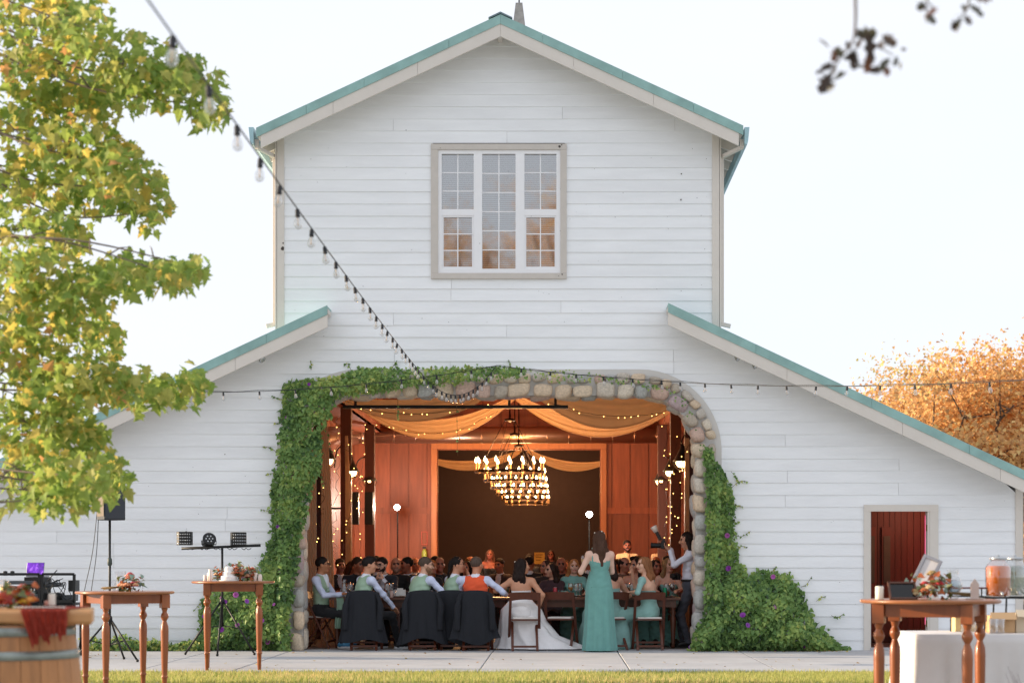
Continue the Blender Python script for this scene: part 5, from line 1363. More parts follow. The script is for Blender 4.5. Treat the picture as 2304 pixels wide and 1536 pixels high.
t, J, hc, Mh = person('bride with long dark hair in a strapless white gown', (cx(1172), CY + .02, .003), -4, dict(dressp, g=.97, lean=(.01, .02), head=(-62, 2, 0), hl=(-.36, .22, .84), hr=(.25, .03, .60), el=(-.8, -.5, -.4), er=(.8, -.6, 0), dirr=(0, .3, -1), palmr=(-1, 0, 0)),
       dict(wm, skin='#c99274', top='#ebe9ea', skirt='#ebe9ea', hair='#241814', neck=.30), 'long', h=.0095)
loft(t, 'gown_skirt', [(0, -.03, .76, .135, .115, .05), (0, -.01, .68, .20, .17, .2), (.0, .08, .58, .30, .2, .4), (.02, .12, .42, .34, .25, .7), (.10, .15, .2, .44, .29, .9), (.24, .15, .06, .64, .33, 1.0), (.28, .15, .015, .72, .35, 1.0)], satin('#efedee'), 90, 8, .045, 5)
m = MB(); hcl = hc + Mh @ V3(0, -.1, .07); m.box(hcl, (.05, .02, .016)); m.build('hair_clip', mat('pearl', '#e9e3d8', .25), t, world=False)
t, J, hc, Mh = person('standing bridesmaid in a long teal dress holding a champagne flute', (cx(1348, 28.52), 28.52, .004), 10, dict(fem=True, sit=False, g=1.0, cuff=False, bt='top', head=(8, -2, 0), lean=(0, -.01), hl=(-.22, .20, 1.14), hr=(.10, .27, 1.08), el=(-.5, -.7, -.7), er=(.7, -.7, -.7), dirl=(.2, .6, .7), palml=(1, .3, 0), curl=.9),
       dict(wm, top='#6a9f98', skin='#dcb5a2', hair='#4a3327', neck=.33, vcut=1.0, shoe='#c9a58c'), 'long', h=.0095)
TEAL = cloth('#6a9f98', .75)
loft(t, 'dress_skirt', [(0, 0, 1.14, .142, .112, .05), (0, 0, 1.02, .172, .140, .1), (0, 0, .88, .196, .165, .25), (0, 0, .55, .205, .18, .7), (0, -.01, .25, .222, .20, .95), (0, -.015, .01, .245, .22, 1.1)], TEAL, 80, 8, .05, 7)
m = MB(); m.tube(spline([(-.115, -.105, 1.2), (-.12, -.118, 1.3), (-.11, -.085, 1.43), (-.1, .0, 1.47)], 5), .011, 6); m.tube(spline([(.1, -.115, 1.2), (.075, -.135, 1.3), (-.0, -.115, 1.42), (-.04, -.05, 1.48)], 5), .012, 6); m.build('straps', TEAL, t, world=False)
m = MB()
for a, b, c in ((-.07, -.02, .1), (.02, -.07, .12), (.06, -.05, .09)): m.ball(hc + Mh @ V3(a, b, c*.9), .011, 8)
m.build('hair_pins', mat('pearl', '#e9e3d8', .25), t, world=False)
BR_HAND = Vector((cx(1348, 28.52), 28.52, 0)) + Euler((0, 0, R(10))).to_matrix() @ Vector(J['hl'] + V3(.03, .06, .06))
person('seated bridesmaid mostly hidden behind the standing bridesmaid', (cx(1372), CY + .14, .003), 25, dict(dressp, lean=(.05, .12), head=(15, -5, 0), hr=(.30, .3, .78), g=.98), dict(wm, skin='#cf9d84', hair='#2a1b15', neck=.33), 'mid')
person('brown haired bridesmaid in sage turning back toward the speech', (cx(1458), CY + .06, .003), 62, dict(dressp, lean=(-.02, .06), head=(52, 0, 0), hl=(-.22, .16, .83), hr=(.02, .26, 1.10), el=(-.8, -.3, -.5), er=(.5, .3, -1), palmr=(-.4, -1, 0), fl=(-.1, .4, .08)),
       dict(wm, hair='#8a5c3d', neck=.30, capcol=SAGE, short=True), 'mid', h=.0095)
# photographer
PYY = 29.75
t, J, hc, Mh = person('photographer in a white shirt raising a camera beside the stones', (cx(1547, PYY), PYY, .004), 84, dict(sit=False, g=1.0, head=(6, -8, 0), lean=(0, .0), hl=(-.07, .26, 1.44), hr=(.09, .25, 1.46), el=(-.4, .2, -1), er=(.5, .1, -1), dirl=(.1, .7, .5), dirr=(-.2, .8, .4), palml=(.4, 0, 1), palmr=(-.8, .2, .4), curl=.8, fl=(-.1, -.02, .08), fr=(.12, .08, .08)),
       dict(top='#dfe1ee', sleeve='#dfe1ee', shirt='#dfe1ee', bottom='#42454f', skin='#c08a70', hair='#1d1411'), 'bob', h=.0095)
m = MB(); m.tube([(.15*math.cos(u), -.03 + .13*math.sin(u)*.9, 1.0) for u in [2*math.pi*i/24 for i in range(25)]], .018, 6, caps=False); m.build('belt', mat('belt_leather', '#17120f', .5), t, world=False)
rot84 = Euler((0, 0, R(84))).to_matrix(); base = Vector((cx(1547, PYY), PYY, .004))
cb = base + rot84 @ Vector((.0, .36, 1.52)); ct = thing('camera', 'black camera with a tall flash held by the photographer', 'camera', cb, R(84))
m = MB(); m.box((0, 0, 0), (.14, .075, .10)); m.box((0, 0, .06), (.06, .06, .03)); bevel(m.build('body', M_black, ct, world=False), .008)
m = MB(); m.lathe([(.036, .03), (.038, .05), (.040, .15), (.043, .17), (.043, .19), (.036, .19)], 18, M=Matrix.Rotation(R(-90), 3, 'X')); m.build('lens', M_black, ct, world=False)
Mf = Matrix.Rotation(R(-28), 3, 'X')
m = MB(); m.box(Mf @ Vector((0, 0, .16)), (.07, .05, .14), Mf); m.box((0, 0, .085), (.04, .04, .03)); bevel(m.build('flash', M_black, ct, world=False), .006)
m = MB(); m.lathe([(.032, .22), (.05, .30), (.052, .32), (.02, .325)], 14, M=Mf); m.build('flash_diffuser', mat('frosted_plastic', '#e9ddd3', .5), ct, world=False)
c2 = base + rot84 @ Vector((.06, .17, 1.05)); ct = thing('camera', 'second black camera hanging at the photographer waist', 'camera', c2, R(130))
m = MB(); m.box((0, 0, 0), (.13, .06, .09)); m.box((0, 0, .05), (.05, .05, .03)); bevel(m.build('body', M_black, ct, world=False), .008)
m = MB(); m.lathe([(.035, .02), (.038, .04), (.04, .10), (.033, .1)], 16, M=Matrix.Rotation(R(-80), 3, 'X')); m.build('lens', M_black, ct, world=False)
m = MB(); m.tube(spline([(-.06, 0, .04), (-.08, -.05, .25), (-.06, -.12, .42)], 5), .006, 5); m.build('strap', M_black, ct, world=False)
# champagne flute in the bridesmaid's hand
M_glass = glassmat('table_glass', '#ffffff', .16, .95)
M_wine = mat('white_wine', '#c98a2a', .15, var=.05); M_fizz = mat('fizz', '#c9a15c', .2)
GMS = {}
def glass_mesh(kind):
    if kind in GMS: return GMS[kind]
    pr = {'wine': [(.034, 0), (.035, .003), (.005, .006), (.0045, .085), (.02, .1), (.04, .135), (.041, .16), (.034, .21)], 'flute': [(.03, 0), (.03, .003), (.005, .006), (.0045, .08), (.014, .1), (.024, .15), (.025, .2), (.023, .23)],
          'tumbler': [(.03, 0), (.033, .004), (.038, .11)], 'carafe': [(.045, 0), (.055, .01), (.06, .1), (.028, .18), (.025, .22), (.04, .26)]}[kind]
    m = MB(); m.lathe(pr, 16); o = len(m.v)
    GMS[kind] = m.mesh('glass', M_glass); return GMS[kind]
fl = thing('champagne_flute', 'champagne flute raised in the hand of the standing bridesmaid', 'glass', BR_HAND - Vector((0, 0, .06)))
link('glass', glass_mesh('flute'), fl, world=False); m = MB(); m.lathe([(.012, .1), (.022, .15), (.023, .18)], 12); m.build('drink', M_fizz, fl, world=False)

# ---- guests on the far side; bodies are shared, clothes and hair differ
PROTO = {}
def guest(kind, lab, x, Y, rz, col, hair, head_z=0, grp='guests seated inside', sc=1.0, seat=True, mods=None):
    key = kind
    if key not in PROTO:
        base_ = dict(
            m0=dict(lean=(0, .08), head=(0, -4, 0), vneck=True, tie=True), m1=dict(lean=(.03, .08), head=(35, -4, 4), vneck=True), m2=dict(lean=(-.03, .06), head=(-35, -2, 0), vneck=True),
            mb=dict(lean=(0, .10), head=(10, -4, 0), vneck=True, beard=True), mc=dict(lean=(0, .16), head=(-22, -8, 0), vneck=True, beard=True, glasses=True, hl=(-.05, .34, 1.0), hr=(.05, .34, 1.0), el=(-.7, .5, -1), er=(.7, .5, -1), dirl=(.3, .1, 1), dirr=(-.3, .1, 1), palml=(1, -.3, 0), palmr=(-1, -.3, 0), curl=1.0),
            w0=dict(dressp, lean=(0, .08), head=(0, -3, 0), g=.95), w1=dict(dressp, lean=(.02, .08), head=(35, -3, 0), g=.95), w2=dict(dressp, lean=(-.02, .08), head=(-38, -2, -6), g=.95),
            s0=dict(sit=False, vneck=True, tie=True, beard=True, hl=(-.1, .16, .95), hr=(.1, .17, .95), head=(0, -4, 0)), sw=dict(fem=True, sit=False, g=.95, hl=(-.12, .16, .95), hr=(.12, .16, .95), head=(-10, 0, 0)))[kind]
        PROTO[key] = (base_,)
    P = PROTO[key][0]
    bare = col.get('sleeve') == 'skin'
    t, J, hc, Mh = person_fast(kind, P, lab, (WX(x, Y), Y, .003 + head_z), rz, col, hair, grp)
    if sc != 1: t.scale = (sc, sc, sc)
    return t
BCACHE = {}
def person_fast(kind, P, lab, loc, rz, col, hair, grp):
    """like person(), with the body mesh shared between alike guests and its materials set per object"""
    if kind not in BCACHE:
        s, hc, Mh, q_, J = body(P); co, Q, tg = s.mesh(.0105, wrinkles(J))
        tg = tg.copy(); zl = J['p'][2] + .34
        m = (tg == 'top') & (co[:, 2] > zl) if P.get('fem') else np.zeros(len(tg), bool); tg[m] = 'decol'
        keys = list(dict.fromkeys(tg)); ki = {k_: i for i, k_ in enumerate(keys)}; vi = np.array([ki[k_] for k_ in tg])
        me = np_mesh('body', co, Q, [skinm(SK)] * len(keys), np.where(vi[Q[:, 1]] == vi[Q[:, 2]], vi[Q[:, 1]], vi[Q[:, 0]]))
        BCACHE[kind] = (me, keys, hc, Mh, q_, J)
    me, keys, hc, Mh, q_, J = BCACHE[kind]
    t = thing('person', lab, 'person', loc, R(rz), grp); o = link('body', me, t, world=False)
    sk = skinm(col['skin']); tp = cloth(col['top']); slv = sk if col.get('sleeve') == 'skin' else cloth(col.get('sleeve', col['top']))
    cm = dict(skin=sk, decol=sk if col.get('low') else tp, eye=M_eye, lip=M_lip, brow=hairm(col.get('hair', '#2a1d16')), beard=hairm(col['beardc']) if col.get('beardc') else sk, top=tp, bottom=cloth(col.get('bottom', '#1b1b20')), skirt=tp,
              shoe=mat('shoe_141414', '#141414', .5), sole=mat('sole_1a1a1a', '#1a1a1a', .7), shirt=cloth(col.get('shirt', col['top'])), tie=satin(col['tie']) if col.get('tie') else cloth(col.get('shirt', col['top'])),
              yoke=sk if col.get('low') else tp, collar=sk if col.get('low') else cloth(col.get('shirt', col['top'])), cap=sk if col.get('low') else slv, upper=slv, fore=slv, cuff=cloth(col.get('cuff')) if col.get('cuff') else slv)
    for i, k_ in enumerate(keys):
        o.material_slots[i].link = 'OBJECT'; o.material_slots[i].material = cm[k_]
    if hair:
        hk = (kind, hair)
        if hk not in BCACHE:
            hair_mesh(t, hair, col.get('hair', '#2a1d16'), hc, Mh, q_, J, .011); BCACHE[hk] = [c for c in t.children if c.name.startswith('hair')][0].data
        else: link('hair', BCACHE[hk], t, world=False)
        ho = [c for c in t.children if c.name.startswith('hair')][0]; ho.material_slots[0].link = 'OBJECT'; ho.material_slots[0].material = hairm(col.get('hair', '#2a1d16'))
    if P.get('glasses') and col.get('specs', True):
        m = MB(); hd = lambda *a: hc + Mh @ (V3(*a) * q_)
        for q in (-1, 1):
            m.tube([hd(q*.033 + .022*math.cos(u), .104, .008 + .018*math.sin(u)) for u in [2*math.pi*i/12 for i in range(13)]], .0028, 5, caps=False); m.tube([hd(q*.055, .103, .012), hd(q*.08, -.01, .012)], .0026, 5)
        m.tube([hd(-.012, .106, .012), hd(.012, .106, .012)], .0028, 5); m.build('glasses', M_glassfr, t, world=False)
    return t, J, hc, Mh
NAVY, BLK = '#171a24', '#121214'
FYA = 30.72
suit = dict(top=NAVY, shirt='#d9dbe4', skin=SK, cuff='#d9dbe4', hair='#1f1613')
guest('mc', 'bearded man in glasses resting his chin on clasped hands', 866, FYA, 172, dict(suit, beardc='#2a1c16', skin='#cf9f88'), 'short')
guest('mb', 'bald man with pale beard in a dark jacket', 892, FYA + .75, 178, dict(suit, top=BLK, shirt=BLK, cuff=None, skin='#b97a60', beardc='#8a6a58'), None)
guest('m1', 'man with brown hair and dark suit behind the swept black hair', 806, FYA + .5, 200, dict(suit, skin='#a86b50', shirt=BLK, hair='#3a2a20'), 'short')
guest('m2', 'dark suited guest turned away behind the man with shaved head', 917, FYA + 1.0, 150, dict(suit, top=BLK, skin='#9a5d45'), 'short')
guest('w1', 'blond woman with orange lit hair behind the man with shaved head', 968, FYA + .35, 200, dict(top=BLK, skin='#b5765a', hair='#a8622f'), 'mid')
guest('m0', 'balding man in a black shirt left of the ponytailed man', 988, FYA + .6, 190, dict(suit, top=BLK, shirt=BLK, tie=None, skin='#a0604a', hair='#3c2a22'), 'ring')
guest('w2', 'woman with dark bob in a maroon top leaning toward the speech', 1242, FYA - .05, 160, dict(top='#3a2026', skin='#c39078', hair='#2c1c16'), 'bob', -.05)
guest('w0', 'woman with long strawberry blond hair in a sage dress facing out', 1290, FYA, 186, dict(top='#6f9f97', skin='#d3a48e', hair='#a0683c', sleeve='#6f9f97'), 'long', .01)
guest('w2', 'woman with brown hair behind the dark bob', 1228, FYA + .8, 170, dict(top='#2a1a16', skin='#a4664c', hair='#3a241a'), 'bob')
guest('m0', 'bald man behind the strawberry blond woman', 1263, FYA + 1.3, 180, dict(suit, top=BLK, shirt=BLK, tie=None, skin='#a0604a'), None)
guest('m1', 'older bald man with glowing rim light behind the teal dress', 1406, FYA + .45, 190, dict(suit, top='#6a4a3a', shirt='#6a4a3a', skin='#b07058', cuff=None), 'ring')
guest('m2', 'dark haired guest in black beside the older bald man', 1428, FYA + .8, 170, dict(suit, top=BLK, shirt=BLK, skin='#8a523e'), 'swept')
guest('w1', 'woman with curly dark hair in a red lit spot', 1478, FYA + .1, 172, dict(top='#5a2a26', skin='#a3614a', hair='#1d1210', low=True, sleeve='skin'), 'mid')
guest('w1', 'laughing blond bridesmaid in sage next to the photographer', 1508, FYA - .12, 170, dict(top='#6f9f97', skin='#d0a08a', hair='#8a6a48', low=True, sleeve='skin'), 'bob', .03)
guest('m2', 'black haired guest behind the laughing bridesmaid', 1497, FYA + .95, 180, dict(suit, top=BLK, skin='#8a523e'), 'short', .02)
guest('w2', 'dark haired woman leaning on her hand behind the turning bridesmaid', 1428, FYA + .0, 176, dict(top='#6f9f97', skin='#b98068', hair='#1d1210', low=True, sleeve='skin'), 'mid', .02)
rG = random.Random(77)
far = [(762, 33.2, 'm0', 'short'), (790, 35.0, 'w1', 'mid'), (842, 33.1, 'm2', 'short'), (905, 35.1, 'w0', 'bob'), (940, 35.0, 'm1', None), (975, 33.0, 'm0', 'short'), (1045, 33.1, 'w2', 'mid'), (1060, 35.1, 'm1', 'ring'), (1128, 35.0, 'm0', 'short'),
       (1195, 33.05, 'm2', 'short'), (1272, 35.2, 'w1', 'bob'), (1320, 33.1, 'm1', 'ring'), (1390, 35.1, 'w0', 'mid'), (1440, 33.2, 'm0', 'short'), (1470, 35.0, 'm2', None)]
LBF = ['dim man in a dark suit behind the man at the table end', 'dim woman with shoulder hair between the dark posts', 'dim man turned away behind the man with swept hair', 'dim woman with a bob behind the clasped hands man',
  'dim bald man behind the dark suited guests', 'dim man in dark clothes left of the balding man', 'dim woman with loose hair behind the ponytailed man', 'dim older man with a rim of hair beyond the orange vest', 'dim man at the far table between orange vest and bride',
  'dim man facing away beyond the bride', 'dim woman with a bob beyond the strawberry blond woman', 'dim balding man beyond the studio light stand', 'dim woman beyond the older bald man', 'dim man at the near far table behind the dark haired woman', 'dim bald guest below the man in yellow lit shirt']
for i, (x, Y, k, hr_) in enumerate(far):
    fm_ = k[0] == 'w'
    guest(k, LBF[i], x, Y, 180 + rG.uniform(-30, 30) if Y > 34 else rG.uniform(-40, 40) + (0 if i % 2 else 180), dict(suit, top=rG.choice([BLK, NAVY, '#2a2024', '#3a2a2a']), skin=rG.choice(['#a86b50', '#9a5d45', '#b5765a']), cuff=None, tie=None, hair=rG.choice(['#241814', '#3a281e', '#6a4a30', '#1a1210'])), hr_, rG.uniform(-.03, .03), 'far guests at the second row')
for i, (x, Y, k, hr_) in enumerate(far): chair_at(x, Y + .02, 180 if Y > 34 else 0, 'folding chair of the ' + ' '.join(LBF[i].split()[:11]), 'folding chairs at the second row')
for x, wl_ in ((866, 'bearded man with clasped hands'), (968, 'blond woman with orange lit hair'), (1242, 'woman with the dark bob'), (1290, 'strawberry blond woman'), (1478, 'woman with curly dark hair'), (1508, 'laughing blond bridesmaid')): chair_at(x, FYA + .06, 180, 'folding chair under the ' + wl_, 'folding chairs on the far side of the long table')
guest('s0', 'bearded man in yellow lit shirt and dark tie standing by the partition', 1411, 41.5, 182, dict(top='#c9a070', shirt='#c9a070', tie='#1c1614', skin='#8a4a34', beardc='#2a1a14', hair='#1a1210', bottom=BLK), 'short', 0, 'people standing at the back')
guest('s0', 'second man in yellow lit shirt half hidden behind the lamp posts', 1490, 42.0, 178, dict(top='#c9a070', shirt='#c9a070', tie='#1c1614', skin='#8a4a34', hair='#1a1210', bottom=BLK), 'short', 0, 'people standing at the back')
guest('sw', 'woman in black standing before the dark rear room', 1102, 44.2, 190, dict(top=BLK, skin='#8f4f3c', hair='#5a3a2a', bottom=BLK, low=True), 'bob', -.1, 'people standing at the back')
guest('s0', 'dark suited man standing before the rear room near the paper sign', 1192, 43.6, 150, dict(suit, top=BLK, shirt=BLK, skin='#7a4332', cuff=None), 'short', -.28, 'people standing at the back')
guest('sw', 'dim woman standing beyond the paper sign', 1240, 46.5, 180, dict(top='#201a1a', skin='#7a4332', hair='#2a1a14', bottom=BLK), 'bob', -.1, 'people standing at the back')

# ---- things on the long table
rT = random.Random(55)
def on_table(kind, x, Y, lab, drink=None):
    t = thing({'wine': 'wine_glass', 'flute': 'champagne_flute', 'tumbler': 'tumbler', 'carafe': 'carafe'}[kind], lab, 'glass', (WX(x, Y), Y, .753), rT.uniform(0, 6), 'glasses on the long table'); link('glass', glass_mesh(kind), t, world=False)
    if drink:
        m = MB(); m.lathe([(.019, .1), (.036, .133), (.037, .15)] if kind == 'wine' else [(.029, .006), (.034, .07)], 14); m.build('drink', drink, t, world=False)
for x in (776, 783, 790, 868, 872, 880, 1002, 1046, 1140, 1296, 1304, 1402, 1408, 1420, 1500, 1512): on_table('wine', x + rT.uniform(-2, 2), rT.uniform(29.5, 30.1), 'clear empty wine glass among others on the long table')
for x in (863, 875, 885, 985, 1398, 1412): on_table('tumbler', x, rT.uniform(29.45, 30.0), 'clear water tumbler on the long table')
on_table('wine', 1284, 29.6, 'wine glass of amber wine before the strawberry blond woman', M_wine); on_table('wine', 1414, 29.7, 'wine glass with a little amber wine beside the white card', M_wine)
on_table('carafe', 774, 29.75, 'water carafe before the man at the table end')
on_table('wine', 1512, 29.62, 'wine glass of red wine beside the green can', mat('red_wine', '#3a0d12', .15))
for x, Y, w_, h_, lab in ((900, 29.9, .17, .11, 'white folded menu card between the men'), (1388, 29.8, .1, .09, 'white place card behind the teal dress'), (900, 30.1, .09, .13, 'photo card standing behind the menu card')):
    t = thing('table_card', lab, 'card', (WX(x, Y), Y, .752)); m = MB(); m.box((0, 0, h_/2), (w_, .003, h_), (R(-8), 0, 0)); m.box((0, .03, h_/2), (w_, .003, h_), (R(12), 0, 0)); m.build('fold', mat('white_card', '#d8d8d4', .8), t, world=False)
t = thing('pillar_candle', 'thick pinkish pillar candle on the long table between the men', 'candle', (WX(881, 29.45), 29.45, .752)); m = MB(); m.lathe([(.022, 0), (.023, .004), (.023, .095), (.02, .1), (.012, .097), (.001, .096)], 16); m.build('wax', mat('pink_wax', '#c9aaa0', .5), t, world=False); m = MB(); m.tube([(0, 0, .095), (0, 0, .108)], .001, 4); m.build('wick', M_black, t, world=False)
for x, Y, c, lab in ((1249, 29.5, '#a03c44', 'red drink can on the long table near the empty chair'), (1496, 29.55, '#1f8a63', 'green drink can on the long table near the photographer')):
    t = thing('drink_can', lab, 'can', (WX(x, Y), Y, .752)); m = MB(); m.lathe([(.024, 0), (.031, .006), (.032, .012), (.032, .13), (.026, .145)], 16); m.build('can_body', mat('can_' + c.strip('#'), c, .3, metal=.5), t, world=False)
    m = MB(); m.lathe([(.026, .145), (.027, .15), (.024, .147), (.001, .147)], 16); m.build('lid', mat('aluminium', '#b9bcc0', .3, metal=.9), t, world=False)
for x, Y in ((790, 29.7), (900, 29.7), (1000, 29.7), (1265, 29.7), (1300, 30.0), (1500, 29.75), (1420, 29.95)):
    t = thing('dinner_plate', 'white dinner plate with scraps on the long table', 'plate', (WX(x, Y), Y, .7515), 0, 'plates on the long table'); m = MB(); m.lathe([(.07, 0), (.085, .004), (.13, .016), (.132, .018), (.086, .008), (.001, .006)], 24); m.build('dish', mat('white_china', '#d5d2cc', .25), t, world=False); m = MB(); m.ball((.01, 0, .014), (.04, .03, .012), 8); m.build('food', mat('food', '#7a5a34', .7), t, world=False)
# sage napkin hanging off the table end
t = thing('napkin', 'sage gauze napkin hanging over the table end', 'napkin', (WX(763, 29.38), 29.36, .75)); rows = []
for j in range(14):
    v = j / 13; rows.append([((-.055 + .11*i/8)*(1 - .25*v) + .02*math.sin(v*5), (-.012 - .02*math.sin(i*1.6)*v) if v > .15 else .12*(1 - v/.15) - .012, .004 if v < .15 else -.45*(v-.15)/.85) for i in range(9)])
MB().grid(rows).build('cloth', mat('sage_gauze', '#7f9a86', .9, var=.1), t, world=False)
# small flower posy on the table
def posy(t, c, seed, n=16, r=.09, cols=None, leafs=14, hz=.09):
    r_ = random.Random(seed)
    cols = cols or ['#d98a6a', '#c9503c', '#e0a07a', '#c76a86', '#e6b48a']
    for i in range(n):
        a = r_.uniform(0, 6.28); q = r*math.sqrt(r_.random()); p = Vector(c) + Vector((math.cos(a)*q, math.sin(a)*q*.7, r_.uniform(.2, 1)*hz*(1.3 - q/r)))
        m = MB(); s_ = r_.uniform(.018, .034)
        for k in range(3):
            for j in range(6):
                u = 2*math.pi*j/6 + k*.5; rr_ = s_*(.35 + .3*k); e = p + Vector((math.cos(u)*rr_, math.sin(u)*rr_, s_*(.5 - .25*k)))
                m.ball(e, (s_*.42, s_*.42, s_*.3), 6)
        m.build('blossom', mat('petal_' + cols[i % len(cols)].strip('#'), cols[i % len(cols)], .6, var=.15, trans=.2), t, world=False)
    P = []
    for i in range(leafs*3):
        a = r_.uniform(0, 6.28); q = r*r_.uniform(.5, 1.35); P.append((c[0] + math.cos(a)*q, c[1] + math.sin(a)*q*.8, c[2] + r_.uniform(-.1, .9)*hz))
    P = np.array(P); rs_ = np.random.RandomState(seed); N = P - np.array(c); N[:, 2] += .05; N /= np.linalg.norm(N, axis=1)[:, None]
    tp, b, nn = leaf_frames(P, N, rs_, -.1, .5)
    me = leaf_mesh('greenery', P, tp, b, nn, rs_.uniform(.03, .06, len(P)), HALF_IVY, [leafmat('euca', '#7c9488', .2), leafmat('olive_leaf', '#6b7448', .2), leafmat('rust_leaf', '#a35a34', .25)], rs_.randint(0, 3, len(P)))
    tag(link('greenery', me, t, world=False), kind='stuff')
t = thing('flower_posy', 'small flower posy on the long table before the bride', 'flowers', (WX(1130, 29.6), 29.6, .752)); m = MB(); m.lathe([(.04, 0), (.045, .06), (.035, .1)], 14); m.build('vase', M_glass, t, world=False); posy(t, (0, 0, .09), 5, 9, .07)
# ------------------------------------------------------------------ lawn grass
rs_ = np.random.RandomState(5)
def grass(n, y0, y1, hmin, hmax):
    Y = y0 + (y1 - y0) * rs_.rand(n); X = (rs_.rand(n) * 2404 - 50 - CXP) * Y / FPX
    g0 = np.where(Y < 21.5, -.08, -.03)
    h = hmin + (hmax - hmin) * rs_.rand(n) ** 1.5; a = rs_.rand(n) * 6.28; w = .004 + .004 * rs_.rand(n); ld = rs_.rand(n) * .6 * h; la = rs_.rand(n) * 6.28
    b0 = np.stack([X - w*np.cos(a), Y - w*np.sin(a), g0], 1); b1 = np.stack([X + w*np.cos(a), Y + w*np.sin(a), g0], 1)
    tp = np.stack([X + ld*np.cos(la), Y + ld*np.sin(la), g0 + h], 1); co = np.stack([b0, b1, tp], 1).reshape(-1, 3)
    me = bpy.data.meshes.new('grass'); me.vertices.add(3*n); me.vertices.foreach_set('co', co.reshape(-1).astype(np.float32)); me.loops.add(3*n); me.loops.foreach_set('vertex_index', np.arange(3*n, dtype=np.int32))
    me.polygons.add(n); me.polygons.foreach_set('loop_start', np.arange(0, 3*n, 3, dtype=np.int32))
    for m in (leafmat('grass_a', '#b2b566', .45), leafmat('grass_b', '#c8c078', .45), leafmat('grass_c', '#98a655', .45), leafmat('grass_d', '#d8c486', .45)): me.materials.append(m)
    pat = np.sin(X*1.7) + np.sin(X*.6 + Y*2.1) + rs_.randn(n)*1.1
    me.polygons.foreach_set('material_index', np.clip(np.digitize(pat, [-.9, .4, 1.7]), 0, 3).astype(np.int32)); me.update(calc_edges=True)
    return tag(link('grass', me), 'short lawn grass in front of the pavement', 'grass', kind='stuff')
grass(90000, 20.2, LAWN_Y + .03, .03, .075)

nfl = 90; Pf = []
for i in range(nfl):
    yy = 24 + 4.6 * rs_.rand(); Pf.append(((rs_.rand() * 2304 - CXP) * yy / FPX, yy, .008))
for i in range(60):
    yy = 28.2 + .35 * rs_.rand(); Pf.append((WX(1560 + 360 * rs_.rand(), yy), yy, .008))
Pf = np.array(Pf); tp_, b_f, nn_f = leaf_frames(Pf, np.tile([0., 0, 1.], (len(Pf), 1)), rs_, 0, .25)
tag(link('fallen_leaves', leaf_mesh('fallen_leaves', Pf, tp_, b_f, np.abs(nn_f), rs_.uniform(.02, .05, len(Pf)), HALF_IVY, [leafmat('dry_leaf', '#a07a48', .1), leafmat('dry_yellow', '#b8a050', .1)], rs_.randint(0, 2, len(Pf)))), 'small dry leaves scattered over the pavement', 'leaves', kind='stuff')
# ------------------------------------------------------------------ tall bar tables
M_teak = mat('teak_varnish', '#8f4c20', .33, var=.24, scale=2.4, stretch=(5, 5, .7), spec=.5, coat=.15)
M_teaktop = mat('teak_top', '#985c30', .34, var=.2, scale=2.2, stretch=(1, 7, 7), coat=.15)
def bar_table(lab, x, Y, H, dia, phi, z0=0.0):
    c = (WX(x, Y), Y, z0); t = thing('bar_table', lab, 'table', c, 0, 'tall wooden bar tables'); r_ = dia * .44
    m = MB(); m.lathe([(dia/2 - .012, H - .028), (dia/2, H - .022), (dia/2 + .003, H - .008), (dia/2 - .006, H)], 56); m.build('table_top', M_teaktop, t, world=False)
    C = [(r_*math.cos(phi + math.pi/2*k), r_*math.sin(phi + math.pi/2*k)) for k in range(4)]
    for k in range(4):
        a, b = Vector((*C[k], H - .075)), Vector((*C[(k+1) % 4], H - .075)); d = (b - a).normalized()
        m = MB(); m.bar(a + d*.045, b - d*.045, .024, .092); bevel(m.build('apron', M_teak, t, world=False), .003)
        m = MB(); q = Vector((C[k][0], C[k][1], 0)); ang = phi + math.pi/4 + math.pi/2*k
        m.box(q + Vector((0, 0, H - .098)), (.085, .085, .138), (0, 0, ang)); hh = H - .167
        pr = [(.0, 1.0), (.034, .998), (.03, .985), (.022, .955), (.036, .925), (.041, .905), (.036, .885), (.02, .855), (.024, .84), (.037, .8), (.040, .74), (.036, .5), (.029, .27), (.027, .245), (.034, .235), (.034, .222), (.026, .212), (.024, .15), (.02, .0)]
        m.lathe([(max(a_, 1e-4), b_*hh) for a_, b_ in pr[::-1]], 20, q); bevel(m.build('leg', M_teak, t, world=False), .003)
    return t, Vector(c) + Vector((0, 0, H))
bt1, T1 = bar_table('tall round wooden table holding the lying bouquet', 281, 20.2, 1.07, .985, R(-103), -.082)
bt2, T2 = bar_table('tall round wooden table holding the white cake', 525, 23.85, 1.05, .985, R(54), .003)
bt3, T3 = bar_table('tall round wooden table holding the framed sign and glass vase', 2093, 14.35, 1.10, 1.0, R(-65), -.08)
def part_at(base, dx, dy): return base + Vector((dx, dy, .001))
M_wax = mat('ivory_wax', '#e6dfd0', .45, var=.03); M_waxp = mat('blush_wax', '#e3d6cc', .45)
def candle(lab, loc, r_, h, m_=None, grp='pillar candles'):
    t = thing('pillar_candle', lab, 'candle', loc, 0, grp)
    m = MB(); m.lathe([(r_*.97, 0), (r_, .004), (r_, h - .004), (r_*.93, h), (r_*.6, h - .006), (.001, h - .008)], 22); m.build('wax', m_ or M_wax, t, world=False)
    m = MB(); m.tube([(0, 0, h - .008), (.001, 0, h + .008)], .0012, 5); m.build('wick', M_black, t, world=False); return t
